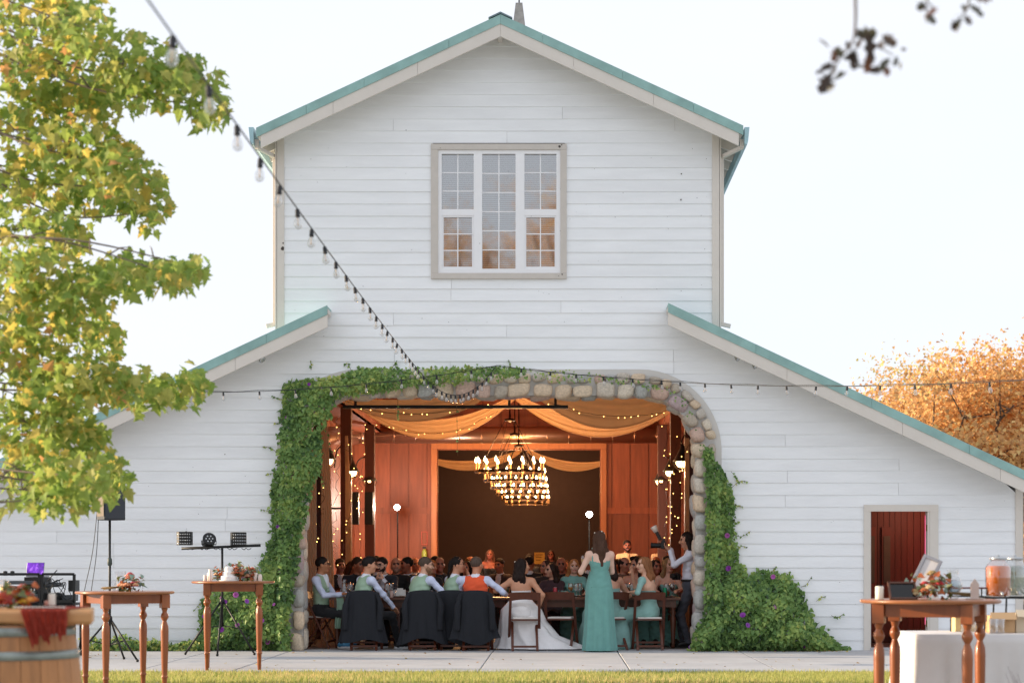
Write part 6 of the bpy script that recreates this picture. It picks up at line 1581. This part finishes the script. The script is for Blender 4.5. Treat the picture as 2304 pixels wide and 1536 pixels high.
# bouquet lying on the first table
def bouquet(lab, loc, rz, seed, sc=1.0, cols=None):
    t = thing('bouquet', lab, 'flowers', loc, rz); r_ = random.Random(seed)
    for i in range(11):
        a = Vector((-.24*sc + r_.uniform(-.02, .02), r_.gauss(0, .02), .012 + r_.random()*.03)); b = Vector((.02, r_.gauss(0, .025), .05*sc))
        m = MB(); m.tube([a, a.lerp(b, .5), b], .004, 5); m.build('stem', mat('cut_stem', '#7a6238', .7), t, world=False)
    posy(t, (.06*sc, 0, .02), seed, 17, .11*sc, cols, 26, .16*sc); return t
bouquet('bouquet of coral and pink blossoms lying on the tall table by the speaker stand', part_at(T1, .02, -.1), 0, 3, .95, ['#d98a6a', '#cf5a5a', '#e0a07a', '#d9707a', '#e6b48a'])
def vase(lab, loc, prof, water=None, m_=None):
    t = thing('glass_vase', lab, 'vase', loc); m = MB(); m.lathe(prof, 24); m.build('glass', m_ or M_glass, t, world=False)
    if water: m = MB(); m.lathe(water, 20); m.build('water', glassmat('water_fill', '#dfeef5', .1, .9), t, world=False)
    return t
vase('flared clear vase behind the lying bouquet', part_at(T1, -.07, .1), [(.035, 0), (.04, .01), (.045, .08), (.038, .12), (.06, .2)])
vase('small clear glass beside the flared vase', part_at(T1, -.11, -.02), [(.02, 0), (.022, .005), (.026, .1)])
# wedding cake
t = thing('wedding_cake', 'small white tiered cake on the tall table beside the vine', 'cake', part_at(T2, -.045, -.05))
for k, (z0, z1, w_) in enumerate(((.012, .062, .10), (.062, .112, .074), (.112, .17, .048))):
    m = MB(); m.lathe([(w_*.99, z0), (w_, z0 + .004), (w_*.98, z1 - .008), (w_*.93, z1), (.001, z1 + .001)], 28); m.build('tier', mat('white_icing', '#efedea', .55, var=.03, bump=.3, bscale=40), t, world=False)
m = MB(); m.lathe([(.12, 0), (.122, .008), (.118, .012)], 28); m.build('board', mat('white_card', '#d8d8d4', .8), t, world=False)
posy(t, (.07, -.02, .07), 8, 6, .05, ['#d9a07a', '#c9714f', '#e0b090'], 6, .07)
for i, (dx, dy, dz_, n_, r_) in enumerate(((-.16, .1, .0, 9, .08), (.13, .06, .0, 16, .13), (.20, -.04, .0, 10, .1), (.02, .16, .06, 12, .12))):
    t = thing('flower_cluster', ['rust and coral flower cluster behind the candles at the cake', 'large peach and orange flower cluster beside the cake', 'mauve and orange flowers beside the short candles', 'flowers and leaves rising behind the cake'][i], 'flowers', part_at(T2, dx, dy), 0, 'flowers round the cake')
    posy(t, (0, 0, .02 + dz_), 60 + i, n_, r_, ['#c9714f', '#d9905a', '#e0b090', '#b58a9a', '#cf7a5a', '#e6c09a'], 22, .15)
for i, (dx, dy, h) in enumerate(((-.325, -.06, .07), (-.29, .0, .1), (-.262, -.07, .14), (.275, -.06, .1), (.315, -.02, .085), (.335, -.1, .07))):
    candle(['shortest of three white candles beside the cake', 'middle of three white candles beside the cake', 'tallest of three white candles beside the cake', 'taller white candle by the mauve flowers', 'middle white candle by the mauve flowers', 'lowest white candle by the mauve flowers'][i], part_at(T2, dx, dy), .024, h, M_waxp)
# right table
candle('cream pillar candle at the rim of the table with the framed sign', part_at(T3, -.385, -.12), .03, .095)
t = thing('framed_sign', 'black framed sign leaning back on the tall table', 'sign', part_at(T3, -.28, -.16), R(6))
Mr = Matrix.Rotation(R(-28), 3, 'X')
m = MB(); m.box((.06, .03, .062), (.19, .012, .128), Mr); bevel(m.build('panel', mat('black_glass', '#0d0d0e', .15), t, world=False), .003)
for a, b, c, d in ((-.035, .0625, .012, .14), (.155, .0625, .012, .14), (.06, .0, .2, .012), (.06, .125, .2, .012)):
    m = MB(); m.box(Vector((a, .03 + (b - .0625)*math.sin(R(28)), .062 + (b - .0625)*math.cos(R(28)))) + Vector((0, -.008, 0)), (c, .02, d), Mr); m.build('frame', mat('walnut_frame', '#5a3420', .4), t, world=False)
m = MB(); m.bar((.06, .09, .1), (.06, .17, .003), .02, .006); m.build('strut', M_black, t, world=False)
bouquet('bouquet of rust leaves, eucalyptus and a red rose on the tall table', part_at(T3, .05, -.08), R(184), 12, 1.15, ['#b9a06a', '#8f9a6a', '#c0343c', '#b5653c', '#c9b48a', '#a38a5a'])
vase('round clear vase of water beside the eucalyptus bouquet', part_at(T3, .16, -.02), [(.035, 0), (.04, .008), (.03, .025), (.06, .07), (.066, .11), (.05, .15), (.036, .17), (.036, .195), (.048, .215)], [(.03, .03), (.056, .07), (.062, .11), (.05, .14)])
t = thing('pointed_plaque', 'small pale plaque with pointed top on a little base', 'plaque', part_at(T3, .30, -.1))
m = MB(); m.prism([(-.03, .01), (.03, .01), (.03, .11), (0, .15), (-.03, .11)], -.008, .008); bevel(m.build('plaque', mat('pale_wood', '#c9b8ae', .6, var=.08), t, world=False), .003)
m = MB(); m.box((0, 0, .005), (.12, .06, .01)); bevel(m.build('base', mat('pale_wood', '#c9b8ae', .6), t, world=False), .003)
t = thing('picture_frame', 'grey picture frame leaning at a slant behind the eucalyptus bouquet', 'frame', part_at(T3, .0, .22), R(-12))
Mr = Matrix.Rotation(R(-20), 3, 'X') @ Matrix.Rotation(R(24), 3, 'Y')
def fb(x, z, w_, h_, m_, nm, d=.02, yo=0):
    mm = MB(); mm.box(Mr @ Vector((x, yo, z)) + Vector((0, .02, .165)), (w_, d, h_), Mr); bevel(mm.build(nm, m_, t, world=False), .003)
M_gf = mat('grey_frame', '#8d8f98', .5, var=.08)
fb(-.06, 0, .024, .31, M_gf, 'frame'); fb(.06, 0, .024, .31, M_gf, 'frame'); fb(0, .143, .098, .024, M_gf, 'frame'); fb(0, -.143, .098, .024, M_gf, 'frame'); fb(0, 0, .098, .264, mat('mount_card', '#cfcac8', .7), 'mount', .008, .002)
m = MB(); m.bar((0, .06, .2), (.02, .14, .003), .015, .006); m.build('strut', M_black, t, world=False)
# ------------------------------------------------------------------ drinks table
DX0, DX1, DY0, DY1, DZ = 2.69, 4.5, 14.98, 15.75, .745
t = thing('drinks_table', 'folding table under a white cloth holding the drink dispensers', 'table', ((DX0+DX1)/2, (DY0+DY1)/2, -.08))
m = MB(); m.bb(DX0 + .02, DX1 - .02, DY0 + .02, DY1 - .02, DZ - .03, DZ - .006); m.build('table_top', M_pad, t)
for x in (DX0 + .12, DX1 - .12):
    for y in (DY0 + .1, DY1 - .1): m = MB(); m.tube([(x, y, -.08), (x, y, DZ - .03)], .014, 8); m.build('leg', M_black, t)
cl_ = thing('tablecloth', 'white cloth falling in folds over the drinks table', 'tablecloth', ((DX0+DX1)/2, (DY0+DY1)/2, DZ))
rows = []; N = 200
def per(u, o):
    L = [(DX0 - o, DY0 - o), (DX1 + o, DY0 - o), (DX1 + o, DY1 + o), (DX0 - o, DY1 + o)]; D = [DX1-DX0, DY1-DY0, DX1-DX0, DY1-DY0]; T = sum(D); q = (u % 1)*T
    for i in range(4):
        if q <= D[i]: a, b = L[i], L[(i+1) % 4]; f = q/D[i]; return a[0]+(b[0]-a[0])*f, a[1]+(b[1]-a[1])*f
        q -= D[i]
    return L[0]
for j in range(12):
    v = j / 11; row = []
    for i in range(N):
        u = i / N; o = .006 + .06*v + .05*v*math.sin(u*2*math.pi*13 + 1.6*math.sin(u*23)) + .014*v*math.sin(u*2*math.pi*41)
        x, y = per(u, o); row.append((x, y, DZ - (DZ + .05)*v))
    rows.append(row)
mb = MB(); cxm, cym = (DX0+DX1)/2, (DY0+DY1)/2
top = [[(cxm + (x - cxm)*k, cym + (y - cym)*k, DZ + .001) for x, y, z in rows[0]] for k in (.02, .5, .97)]
mb.grid(top + rows, close=True); mb.build('cloth', mat('white_linen', '#e6e3e2', .85, var=.03, bump=.15, bscale=20, trans=.15), cl_)
def dispenser(lab, x, Y, z, fill, lid=True, sc=1.0):
    t = thing('drink_dispenser', lab, 'dispenser', (WX(x, Y), Y, z), 0, 'glass drink dispensers')
    m = MB(); m.lathe([(.085*sc, 0), (.096*sc, .012), (.098*sc, .22*sc), (.085*sc, .25*sc), (.06*sc, .268*sc), (.06*sc, .285*sc)], 26); m.build('jar', M_glass, t, world=False)
    m = MB(); m.lathe([(.05, .004), (.09*sc, .012), (.094*sc, .222*sc), (.082*sc, .238*sc), (.001, .239*sc)], 24); m.build('drink', fill, t, world=False)
    m = MB(); m.lathe([(.064*sc, .286*sc), (.066*sc, .3*sc), (.05*sc, .306*sc), (.012, .308*sc), (.012, .322*sc), (.001, .325*sc)], 24); m.build('lid', mat('galvanised', '#b3b6b8', .35, metal=.8), t, world=False)
    m = MB(); m.tube([(0, -.09*sc, .03), (0, -.14*sc, .03), (0, -.145*sc, .01)], .01, 8); m.build('tap', mat('galvanised', '#b3b6b8', .35, metal=.8), t, world=False); return t
SZ = 1.02; SY = 15.42
M_tea = mat('orange_tea', '#e87a0c', .3, var=.12, scale=14, spec=.2, trans=.2)
dispenser('glass dispenser full of orange tea on a black metal stand', 2246, SY, SZ, M_tea)
dispenser('clear glass dispenser of water with green leaves on the metal stand', 2283, SY + .22, SZ, glassmat('mint_water', '#dfe8dc', .12, .85))
t = thing('metal_stand', 'black metal stand lifting the drink dispensers', 'stand', (WX(2265, SY), SY, DZ)); sx0, sx1 = WX(2212, SY), WX(2330, SY)
for y in (SY - .1, SY + .34): m = MB(); m.bar((sx0, y, SZ - .008), (sx1, y, SZ - .008), .01, .014); m.build('rail', M_black, t)
for x in (sx0, WX(2258, SY), sx1):
    m = MB(); m.bar((x, SY - .1, SZ - .008), (x, SY + .34, SZ - .008), .01, .012); m.build('crossbar', M_black, t)
    for y in (SY - .1, SY + .34): m = MB(); m.bar((x, y, SZ - .016), (x - .01, y, DZ + .003), .012, .012); m.build('leg', M_black, t)
M_card = mat('cardboard', '#c2a078', .8, var=.08, scale=4)
def carton(lab, x0, x1, y0, y1, Y, d, m_):
    a, b = W(x0, y1, Y), W(x1, y0, Y); t = thing('cardboard_box', lab, 'box', ((a.x+b.x)/2, Y + d/2, DZ + .003), 0, 'boxes on the drinks table'); h = b.z - DZ - .003
    for nm, bx_ in (('side', (a.x, b.x, Y, Y + .006)), ('side', (a.x, b.x, Y + d - .006, Y + d)), ('side', (a.x, a.x + .006, Y + .007, Y + d - .007)), ('side', (b.x - .006, b.x, Y + .007, Y + d - .007))): m = MB(); m.bb(*bx_, DZ + .003, DZ + .003 + h); m.build(nm, m_, t)
    m = MB(); m.bb(a.x + .007, b.x - .007, Y + .007, Y + d - .007, DZ + .003, DZ + .009); m.build('bottom', m_, t)
    m = MB(); m.box(((a.x + b.x)/2, Y - .03, DZ + h), (b.x - a.x, .08, .005), (R(40), 0, 0)); m.build('flap', m_, t)
carton('open cardboard box under the black metal stand', 2228, 2284, 1384, 1424, 15.2, .18, M_card)
carton('pale cardboard box beside the brown one', 2286, 2330, 1378, 1424, 15.22, .2, mat('pale_cardboard', '#cfc0a8', .8, var=.05))
carton('small yellowish box behind the table legs', 2150, 2200, 1378, 1424, 15.5, .16, mat('yellow_card', '#d9bf8a', .8, var=.06))
for i, x in enumerate((2172, 2186, 2236, 2250)):
    t = thing('tumbler', ['upturned clear glass before the yellowish box', 'second clear glass before the yellowish box', 'clear glass under the metal stand', 'clear glass under the metal stand beside another'][i], 'glass', (WX(x, 15.1), 15.1, DZ + .003 if i < 2 else DZ + .003), 0, 'glasses on the drinks table'); link('glass', glass_mesh('tumbler'), t, world=False)
m = MB(); P_ = W(2186, 1325, 15.3)
t = thing('serving_tray', 'dark rimmed metal tray behind the pointed plaque', 'tray', (P_.x, 15.5, DZ + .003)); zz = P_.z - DZ
for x in (-.12, .12): m = MB(); m.tube([(x, 0, 0), (x, 0, zz)], .006, 6); m.build('post', M_black, t, world=False)
m = MB(); m.box((0, 0, zz + .005), (.3, .2, .012)); bevel(m.build('tray', mat('dark_red_tray', '#5a2a26', .5), t, world=False), .004); m = MB(); m.box((0, 0, zz - .06), (.27, .18, .008)); m.build('tray', M_black, t, world=False)
# ------------------------------------------------------------------ wine barrel with a plank top
BY = 10.2; bc = Vector((WX(20, BY), BY, -.08)); BH = 1.055
t = thing('wine_barrel', 'oak wine barrel standing on end with galvanised hoops', 'barrel', bc)
M_stave = mat('barrel_oak', '#b07a4c', .6, var=.25, scale=3, stretch=(5, 5, .6), bump=.15, rand=.12)
def brad(z): u = (z/BH - .5)*2; return .375 - .055*u*u
NS = 22
for k in range(NS):
    a0, a1 = 2*math.pi*k/NS + .004, 2*math.pi*(k+1)/NS - .004; rows = []
    for i in range(13):
        z = BH*i/12; r_ = brad(z); rows.append([(r_*math.cos(a), r_*math.sin(a), z) for a in (a0, (a0+a1)/2, a1)] + [((r_-.025)*math.cos(a), (r_-.025)*math.sin(a), z) for a in (a1, a0)])
    MB().grid(rows, close=True, smooth=False).build('stave', M_stave, t, world=False)
M_hoop = mat('galvanised_hoop', '#8f9690', .45, metal=.55, var=.3, scale=9)
for z in (.07, .2, BH - .15, BH - .032):
    m = MB(); m.lathe([(brad(z - .022) + .002, z - .022), (brad(z - .022) + .005, z - .022), (brad(z + .022) + .005, z + .022), (brad(z + .022) + .002, z + .022)], 60); m.build('hoop', M_hoop, t, world=False)
m = MB(); m.lathe([(.3, BH - .04), (.3, BH - .02)], 40); m.build('head', M_stave, t, world=False)
BT = BH - .08
tz = WZ(1368, BY); xr_ = WX(206, BY - .3)
t = thing('plank_counter', 'thick wooden plank lying across the wine barrel', 'plank', (xr_ - .6, BY, BT + .001))
m = MB(); P8 = [(BY - .28, BT + .004), (BY - .30, BT + .018), (BY - .30, tz - .016), (BY - .28, tz), (BY + .24, tz), (BY + .24, BT + .004)]
m.add([(xr_ + (WX(212, BY + .24) - xr_) * (y - BY + .3) / .54, y, z) for y, z in P8] + [(xr_ - 1.4, y, z) for y, z in P8], [tuple(range(6)), tuple(range(11, 5, -1))] + [(i, i+6, (i+1) % 6 + 6, (i+1) % 6) for i in range(6)])
bevel(m.build('board', mat('honey_plank', '#b98756', .5, var=.16, scale=2.5, stretch=(.6, 6, 6)), t), .008, 3)
M_gauze = mat('rust_gauze', '#a8402f', .9, var=.2, scale=24, bump=.5, bscale=60, trans=.3)
t = thing('gauze_runner', 'rust red gauze runner hanging off the plank on the barrel', 'cloth', (WX(105, BY), BY - .3, tz)); rows = []
ga, gb = WX(48, BY - .3), WX(154, BY - .3)
for j in range(26):
    v = j / 25; row = []
    for i in range(61):
        u = i / 60; fo = .012*math.sin(u*42 + 2*math.sin(v*3)) + .006*math.sin(u*95 + v*9); hl = .17 - .05*u + .02*math.sin(u*17) + .012*math.sin(u*41)
        if v < .4: y = BY + .16 - (.46 + .004)*(v/.4); z = tz + .004 + .3*abs(fo)
        else: q = (v - .4)/.6; y = BY - .306 - .012 - abs(fo)*1.2; z = tz - hl*q
        sx_ = ga + (gb - ga)*u; 
        if v >= .4: sx_ += (.06*(1 - u)*((v - .4)/.6)) * .9
        row.append((sx_, y + (fo if v >= .4 else 0), z))
    rows.append(row)
MB().grid(rows).build('cloth', M_gauze, t)
t = thing('lace_runner', 'white lace strip lying on the plank over the red gauze', 'cloth', (WX(95, BY - .2), BY - .22, tz + .008)); rows = []
for j in range(4): rows.append([(WX(38, BY - .2) + (WX(150, BY - .2) - WX(38, BY - .2))*i/40, BY - .27 + .07*j/3 + .006*math.sin(i*1.9), tz + .012 + .004*math.sin(i*2.3 + j)) for i in range(41)])
MB().grid(rows).build('lace', mat('lace', '#ddd6cf', .9, var=.1, bump=.5, bscale=80), t)
candle('ivory pillar candle on the plank of the barrel', (WX(117, BY + .05), BY + .05, tz + .014), .018, .062); candle('low blush candle beside the ivory one on the plank', (WX(106, BY + .08), BY + .08, tz + .014), .013, .024, mat('blush_pink_wax', '#d9a08e', .5))
t = thing('flower_arrangement', 'orange, yellow and rust flowers on the barrel plank', 'flowers', (WX(42, BY), BY + .02, tz + .012))
posy(t, (.0, 0, .01), 71, 18, .078, ['#d97a2e', '#e0b02e', '#c9502e', '#d98a5a', '#e6a04a', '#b5452e'], 16, .10)
t = thing('flower_arrangement', 'rust red flowers at the end of the barrel plank', 'flowers', (WX(0, BY), BY - .08, tz + .012)); posy(t, (0, 0, .01), 72, 14, .08, ['#b5452e', '#c9603a', '#a83a2e'], 8, .06)
vase('clear jar of tiny warm lights on the barrel plank', (WX(4, BY + .08), BY + .08, tz + .012), [(.04, 0), (.048, .008), (.05, .1), (.035, .12), (.038, .135)])
m = MB(); rv = random.Random(3)
for i in range(26): m.ball((WX(4, BY + .08) + rv.gauss(0, .018), BY + .08 + rv.gauss(0, .018), tz + .03 + rv.random()*.08), .0022, 6)
tag(m.build('fairy_lights', M_fairy), 'cluster of tiny warm lights inside the clear jar', 'fairy lights', kind='stuff')
# ------------------------------------------------------------------ DJ booth, speaker, stage lights
JY = 26.6
t = thing('dj_booth', 'black framed DJ booth with mixers and cables behind the barrel', 'booth', (WX(90, JY), JY, 0)); x0, x1, xm = WX(-40, JY), WX(167, JY), WX(92, JY); zt_, zm = WZ(1291, JY), WZ(1352, JY)
def frame(a, b):
    for p, q in (((a, zt_), (b, zt_)), ((a, zm), (b, zm)), ((a, 0.0), (a, zt_)), ((b, 0.0), (b, zt_))):
        m = MB(); m.bar((p[0], JY, p[1]), (q[0], JY, q[1]), .035, .035, up=(0, 1, 0)); m.build('frame_bar', M_black, t)
frame(xm + .02, x1); frame(x0, xm - .02)
m = MB(); m.bb(x0 + .02, x1 - .02, JY + .02, JY + .03, .02, zm - .02); m.build('front_cloth', mat('black_scrim', '#17191c', .9), t)
m = MB(); m.bb(x0, x1 - .02, JY + .06, JY + .66, .70, .73); m.build('shelf', M_black, t)
for x in (x0 + .05, x1 - .08): m = MB(); m.bb(x, x + .03, JY + .62, JY + .65, 0, .7); m.build('leg', M_black, t)
M_rack = mat('rack_grey', '#55585c', .4, metal=.5)
for i, (xa, xb, za, zb, c) in enumerate(((-6, 86, 1336, 1352, 0), (2, 86, 1318, 1332, 1), (10, 80, 1306, 1314, 0), (97, 132, 1334, 1352, 1), (98, 128, 1310, 1320, 0), (150, 164, 1305, 1330, 1), (135, 160, 1338, 1352, 0))):
    a, b = W(xa, zb, JY + .12), W(xb, za, JY + .12); m = MB(); m.bb(a.x, b.x, JY + .1 + .02*i, JY + .4 + .02*i, max(.731, a.z), max(.80, b.z)); bevel(m.build('mixer' if c else 'rack_unit', M_rack if c == 0 else M_black, t), .006)
for k in range(10): a = W(14 + k*7, 1326, JY + .1); m = MB(); m.box(a + Vector((0, .01, 0)), (.016, .012, .03)); m.build('fader', M_pad, t)
rc_ = random.Random(6)
for k in range(9):
    p = [W(100 + rc_.uniform(0, 60), rc_.uniform(1300, 1350), JY + .07 + rc_.random()*.02) for _ in range(4)]; m = MB(); m.tube(spline(p, 6), .005, 5); m.build('cable', M_cable, t)
m = MB(); a = W(108, 1305, JY + .1); m.tube([a, W(128, 1282, JY + .05)], .007, 6); m.build('microphone_boom', M_black, t)
for xx, hh in ((12, 1284), (28, 1292)): a = W(xx, 1291, JY + .1); m = MB(); m.lathe([(.03, 0), (.032, .01), (.028, .06), (.0, .065)], 10, (a.x, a.y, zt_ - .02)); m.build('knob_unit', M_black, t)
lp = W(78, 1296, JY + .25); t = thing('laptop', 'open laptop with a purple nebula picture on the DJ booth', 'laptop', lp, R(-8))
M_neb = bpy.data.materials.new('nebula_picture'); M_neb.use_nodes = True; nn_ = M_neb.node_tree.nodes; ll_ = M_neb.node_tree.links; pb = nn_['Principled BSDF']; tcx = nn_.new('ShaderNodeTexCoord'); nz_ = nn_.new('ShaderNodeTexNoise'); nz_.inputs['Scale'].default_value = 9; nz_.inputs['Detail'].default_value = 8; nz_.inputs['Distortion'].default_value = .6
cr_ = nn_.new('ShaderNodeValToRGB'); e_ = cr_.color_ramp.elements; e_[0].position = .3; e_[0].color = lin('#1a1445'); e_[1].position = .75; e_[1].color = lin('#f0b0ff'); q_e = e_.new(.52); q_e.color = lin('#6a2ab0'); ll_.new(tcx.outputs['Object'], nz_.inputs['Vector']); ll_.new(nz_.outputs[0], cr_.inputs[0]); ll_.new(cr_.outputs[0], pb.inputs['Base Color']); ll_.new(cr_.outputs[0], pb.inputs['Emission Color']); pb.inputs['Emission Strength'].default_value = .5; pb.inputs['Roughness'].default_value = .2
Ml = Matrix.Rotation(R(-14), 3, 'X')
m = MB(); m.box(Ml @ Vector((0, 0, .1)), (.25, .008, .19), Ml); bevel(m.build('lid', mat('laptop_silver', '#9a9aa2', .35, metal=.7), t, world=False), .004)
m = MB(); m.box(Ml @ Vector((0, -.0055, .1)), (.238, .002, .176), Ml); m.build('picture', M_neb, t, world=False)
m = MB(); m.box((0, .1, .0), (.25, .2, .014)); bevel(m.build('keyboard', mat('laptop_silver', '#9a9aa2', .35, metal=.7), t, world=False), .004)
m = MB(); m.box((0, .1, -.15), (.28, .24, .28)); m.build('riser', M_black, t, world=False)
def tripod(t, H, spread, hub, angs, r_=.016, foot=.02):
    m = MB(); m.tube([(0, 0, hub - .35), (0, 0, H)], r_, 10); m.build('pole', M_black, t, world=False)
    m = MB(); m.lathe([(.03, hub - .03), (.035, hub), (.03, hub + .04), (.02, hub + .05)], 12); m.build('collar', M_black, t, world=False)
    for a in angs:
        e = Vector((spread*math.cos(a), spread*math.sin(a), .02)); m = MB(); m.tube([(.02*math.cos(a), .02*math.sin(a), hub), e], .013, 8); l_ = m.build('leg', M_black, t, world=False)
        m = MB(); m.ball(e + Vector((0, 0, .0)), foot, 8); m.build('rubber_foot', M_black, l_, world=False)
        m = MB(); m.tube([(0, 0, hub - .33), e.lerp(Vector((0, 0, hub)), .48)], .008, 6); m.build('brace', M_black, t, world=False)
SYY = 25.7; sp = Vector((WX(247, SYY), SYY, 0)); t = thing('speaker_stand', 'black tripod speaker stand beside the DJ booth', 'stand', sp)
tripod(t, WZ(1168, SYY), .47, WZ(1393, SYY), (R(205), R(330), R(80)))
m = MB(); m.lathe([(.022, WZ(1272, SYY)), (.032, WZ(1268, SYY)), (.03, WZ(1258, SYY)), (.02, WZ(1254, SYY))], 12); m.build('height_clamp', mat('clamp_grey', '#3d4640', .5), t, world=False)
t = thing('loudspeaker', 'black loudspeaker on the tripod stand under the maple leaves', 'speaker', sp + Vector((0, 0, WZ(1170, SYY))), R(38))
m = MB(); m.zprism([(-.15, -.15), (.15, -.15), (.11, .15), (-.11, .15)], 0.0, .56); bevel(m.build('cabinet', mat('speaker_case', '#2b2e35', .55), t, world=False), .012)
m = MB(); m.bb(-.135, .135, -.158, -.151, .02, .54); m.build('grille', mat('speaker_grille', '#33373f', .6, var=.2, scale=200), t, world=False)
m = MB(); m.zprism([(-.1525, -.142), (-.1525, -.14), (-.116, .135), (-.114, .135)], .05, .5); m.build('sunlit_side', mat('speaker_sunlit_side', '#6a5a48', .5), t, world=False)  # warm sunlight on the black cabinet's side, put into the tan colour
m = MB(); m.bb(-.05, .05, .151, .156, .08, .3); m.build('input_plate', M_black, t, world=False)
for i, (xa, xb) in enumerate(((221, 188), (223, 204))):
    m = MB(); m.tube(spline([W(xa, 1125, SYY + .1), W((xa+xb)/2 + 4, 1240, SYY + .15), W(xb, 1340, SYY + .3), W(xb - 6, 1420, SYY + .4), Vector((WX(xb - 14, SYY + .5), SYY + .5, .01))], 6), .005, 5)
    tag(m.build('speaker_cable', M_cable), ['outer thin cable hanging from the loudspeaker', 'inner thin cable hanging from the loudspeaker'][i], 'cable')
LYY = 27.5; lp = Vector((WX(500, LYY), LYY, 0)); t = thing('lighting_stand', 'black tripod with crossbar for stage lights behind the cake table', 'stand', lp)
tripod(t, WZ(1230, LYY), .5, WZ(1352, LYY), (R(190), R(-20), R(-88)))
zb_ = WZ(1231, LYY); xa, xb = WX(410, LYY) - lp.x, WX(585, LYY) - lp.x
m = MB(); m.tube([(xa, -.06, zb_ - .015), (xb, .06, zb_ + .03)], .02, 10); m.build('crossbar', M_black, t, world=False)
for k in range(5): m = MB(); u = .05 + .18*k; m.tube(spline([(xa + (xb - xa)*(u + .03*q), -.05 + .03*math.sin(q*2.), zb_ - .01 - .02*(q % 2)) for q in range(5)], 4), .005, 5); m.build('cable', M_cable, t, world=False)
def stage_light(x, y, kind, lab, rz):
    p = W(x, y, LYY); t = thing('stage_light', lab, 'light', (p.x, LYY, zb_ + .02), rz, 'stage lights on the crossbar'); hz = p.z - zb_ - .02
    m = MB(); m.tube([(-.1, 0, hz), (-.1, 0, .02), (.1, 0, .02), (.1, 0, hz)], .007, 6); m.build('yoke', M_black, t, world=False)
    if kind == 'box':
        m = MB(); m.zprism([(-.095, .07), (-.105, -.05), (-.06, -.085), (.06, -.085), (.105, -.05), (.095, .07)], hz - .085, hz + .1); bevel(m.build('housing', M_black, t, world=False), .006)
        for r_ in range(4):
            for c in range(8):
                xx = -.084 + c*.024; yy = -.0875 if abs(xx) < .058 else -.0875 + (abs(xx) - .058)*.75; m = MB(); m.ball((xx, yy, hz - .06 + r_*.042), .0085, 6); m.build('lens', M_chrome, t, world=False)
    else:
        Mp = Matrix.Rotation(R(62), 3, 'X')
        m = MB(); m.lathe([(.05, -.12), (.085, -.1), (.09, .04), (.094, .05), (.08, .05), (.001, .03)], 20, (0, 0, hz), M=Mp); m.build('can', M_black, t, world=False)
        for k in range(7):
            a = k*6.28/6; q = Mp @ Vector((.045*math.cos(a) if k else 0, .045*math.sin(a) if k else 0, .045)); m = MB(); m.ball(q + Vector((0, 0, hz)), .014, 6); m.build('lens', M_chrome, t, world=False)
stage_light(416, 1212, 'box', 'ribbed stage light at the free end of the crossbar', R(-4)); stage_light(470, 1215, 'can', 'round stage light in the middle of the crossbar', R(20)); stage_light(536, 1213, 'box', 'ribbed stage light near the vine end of the crossbar', R(24))
# purple fountain grass at the frame edge
t = thing('fountain_grass', 'slender purple grass tuft beside the drinks table', 'plant', (WX(2330, 12.5), 12.5, -.08)); rf = random.Random(9); m = MB()
for k in range(60):
    a = rf.uniform(0, 6.28); l_ = rf.uniform(.08, .3); h_ = rf.uniform(.35, .72); b = Vector((WX(2330, 12.5) + rf.gauss(0, .03), 12.5 + rf.gauss(0, .03), -.08)); m.tube([b, b + Vector((math.cos(a)*l_*.3, math.sin(a)*l_*.3, h_*.6)), b + Vector((math.cos(a)*l_, math.sin(a)*l_, h_))], [.003, .0025, .0008], 3)
tag(m.build('blades', leafmat('purple_grass', '#6a4a52', .2), t), kind='stuff')
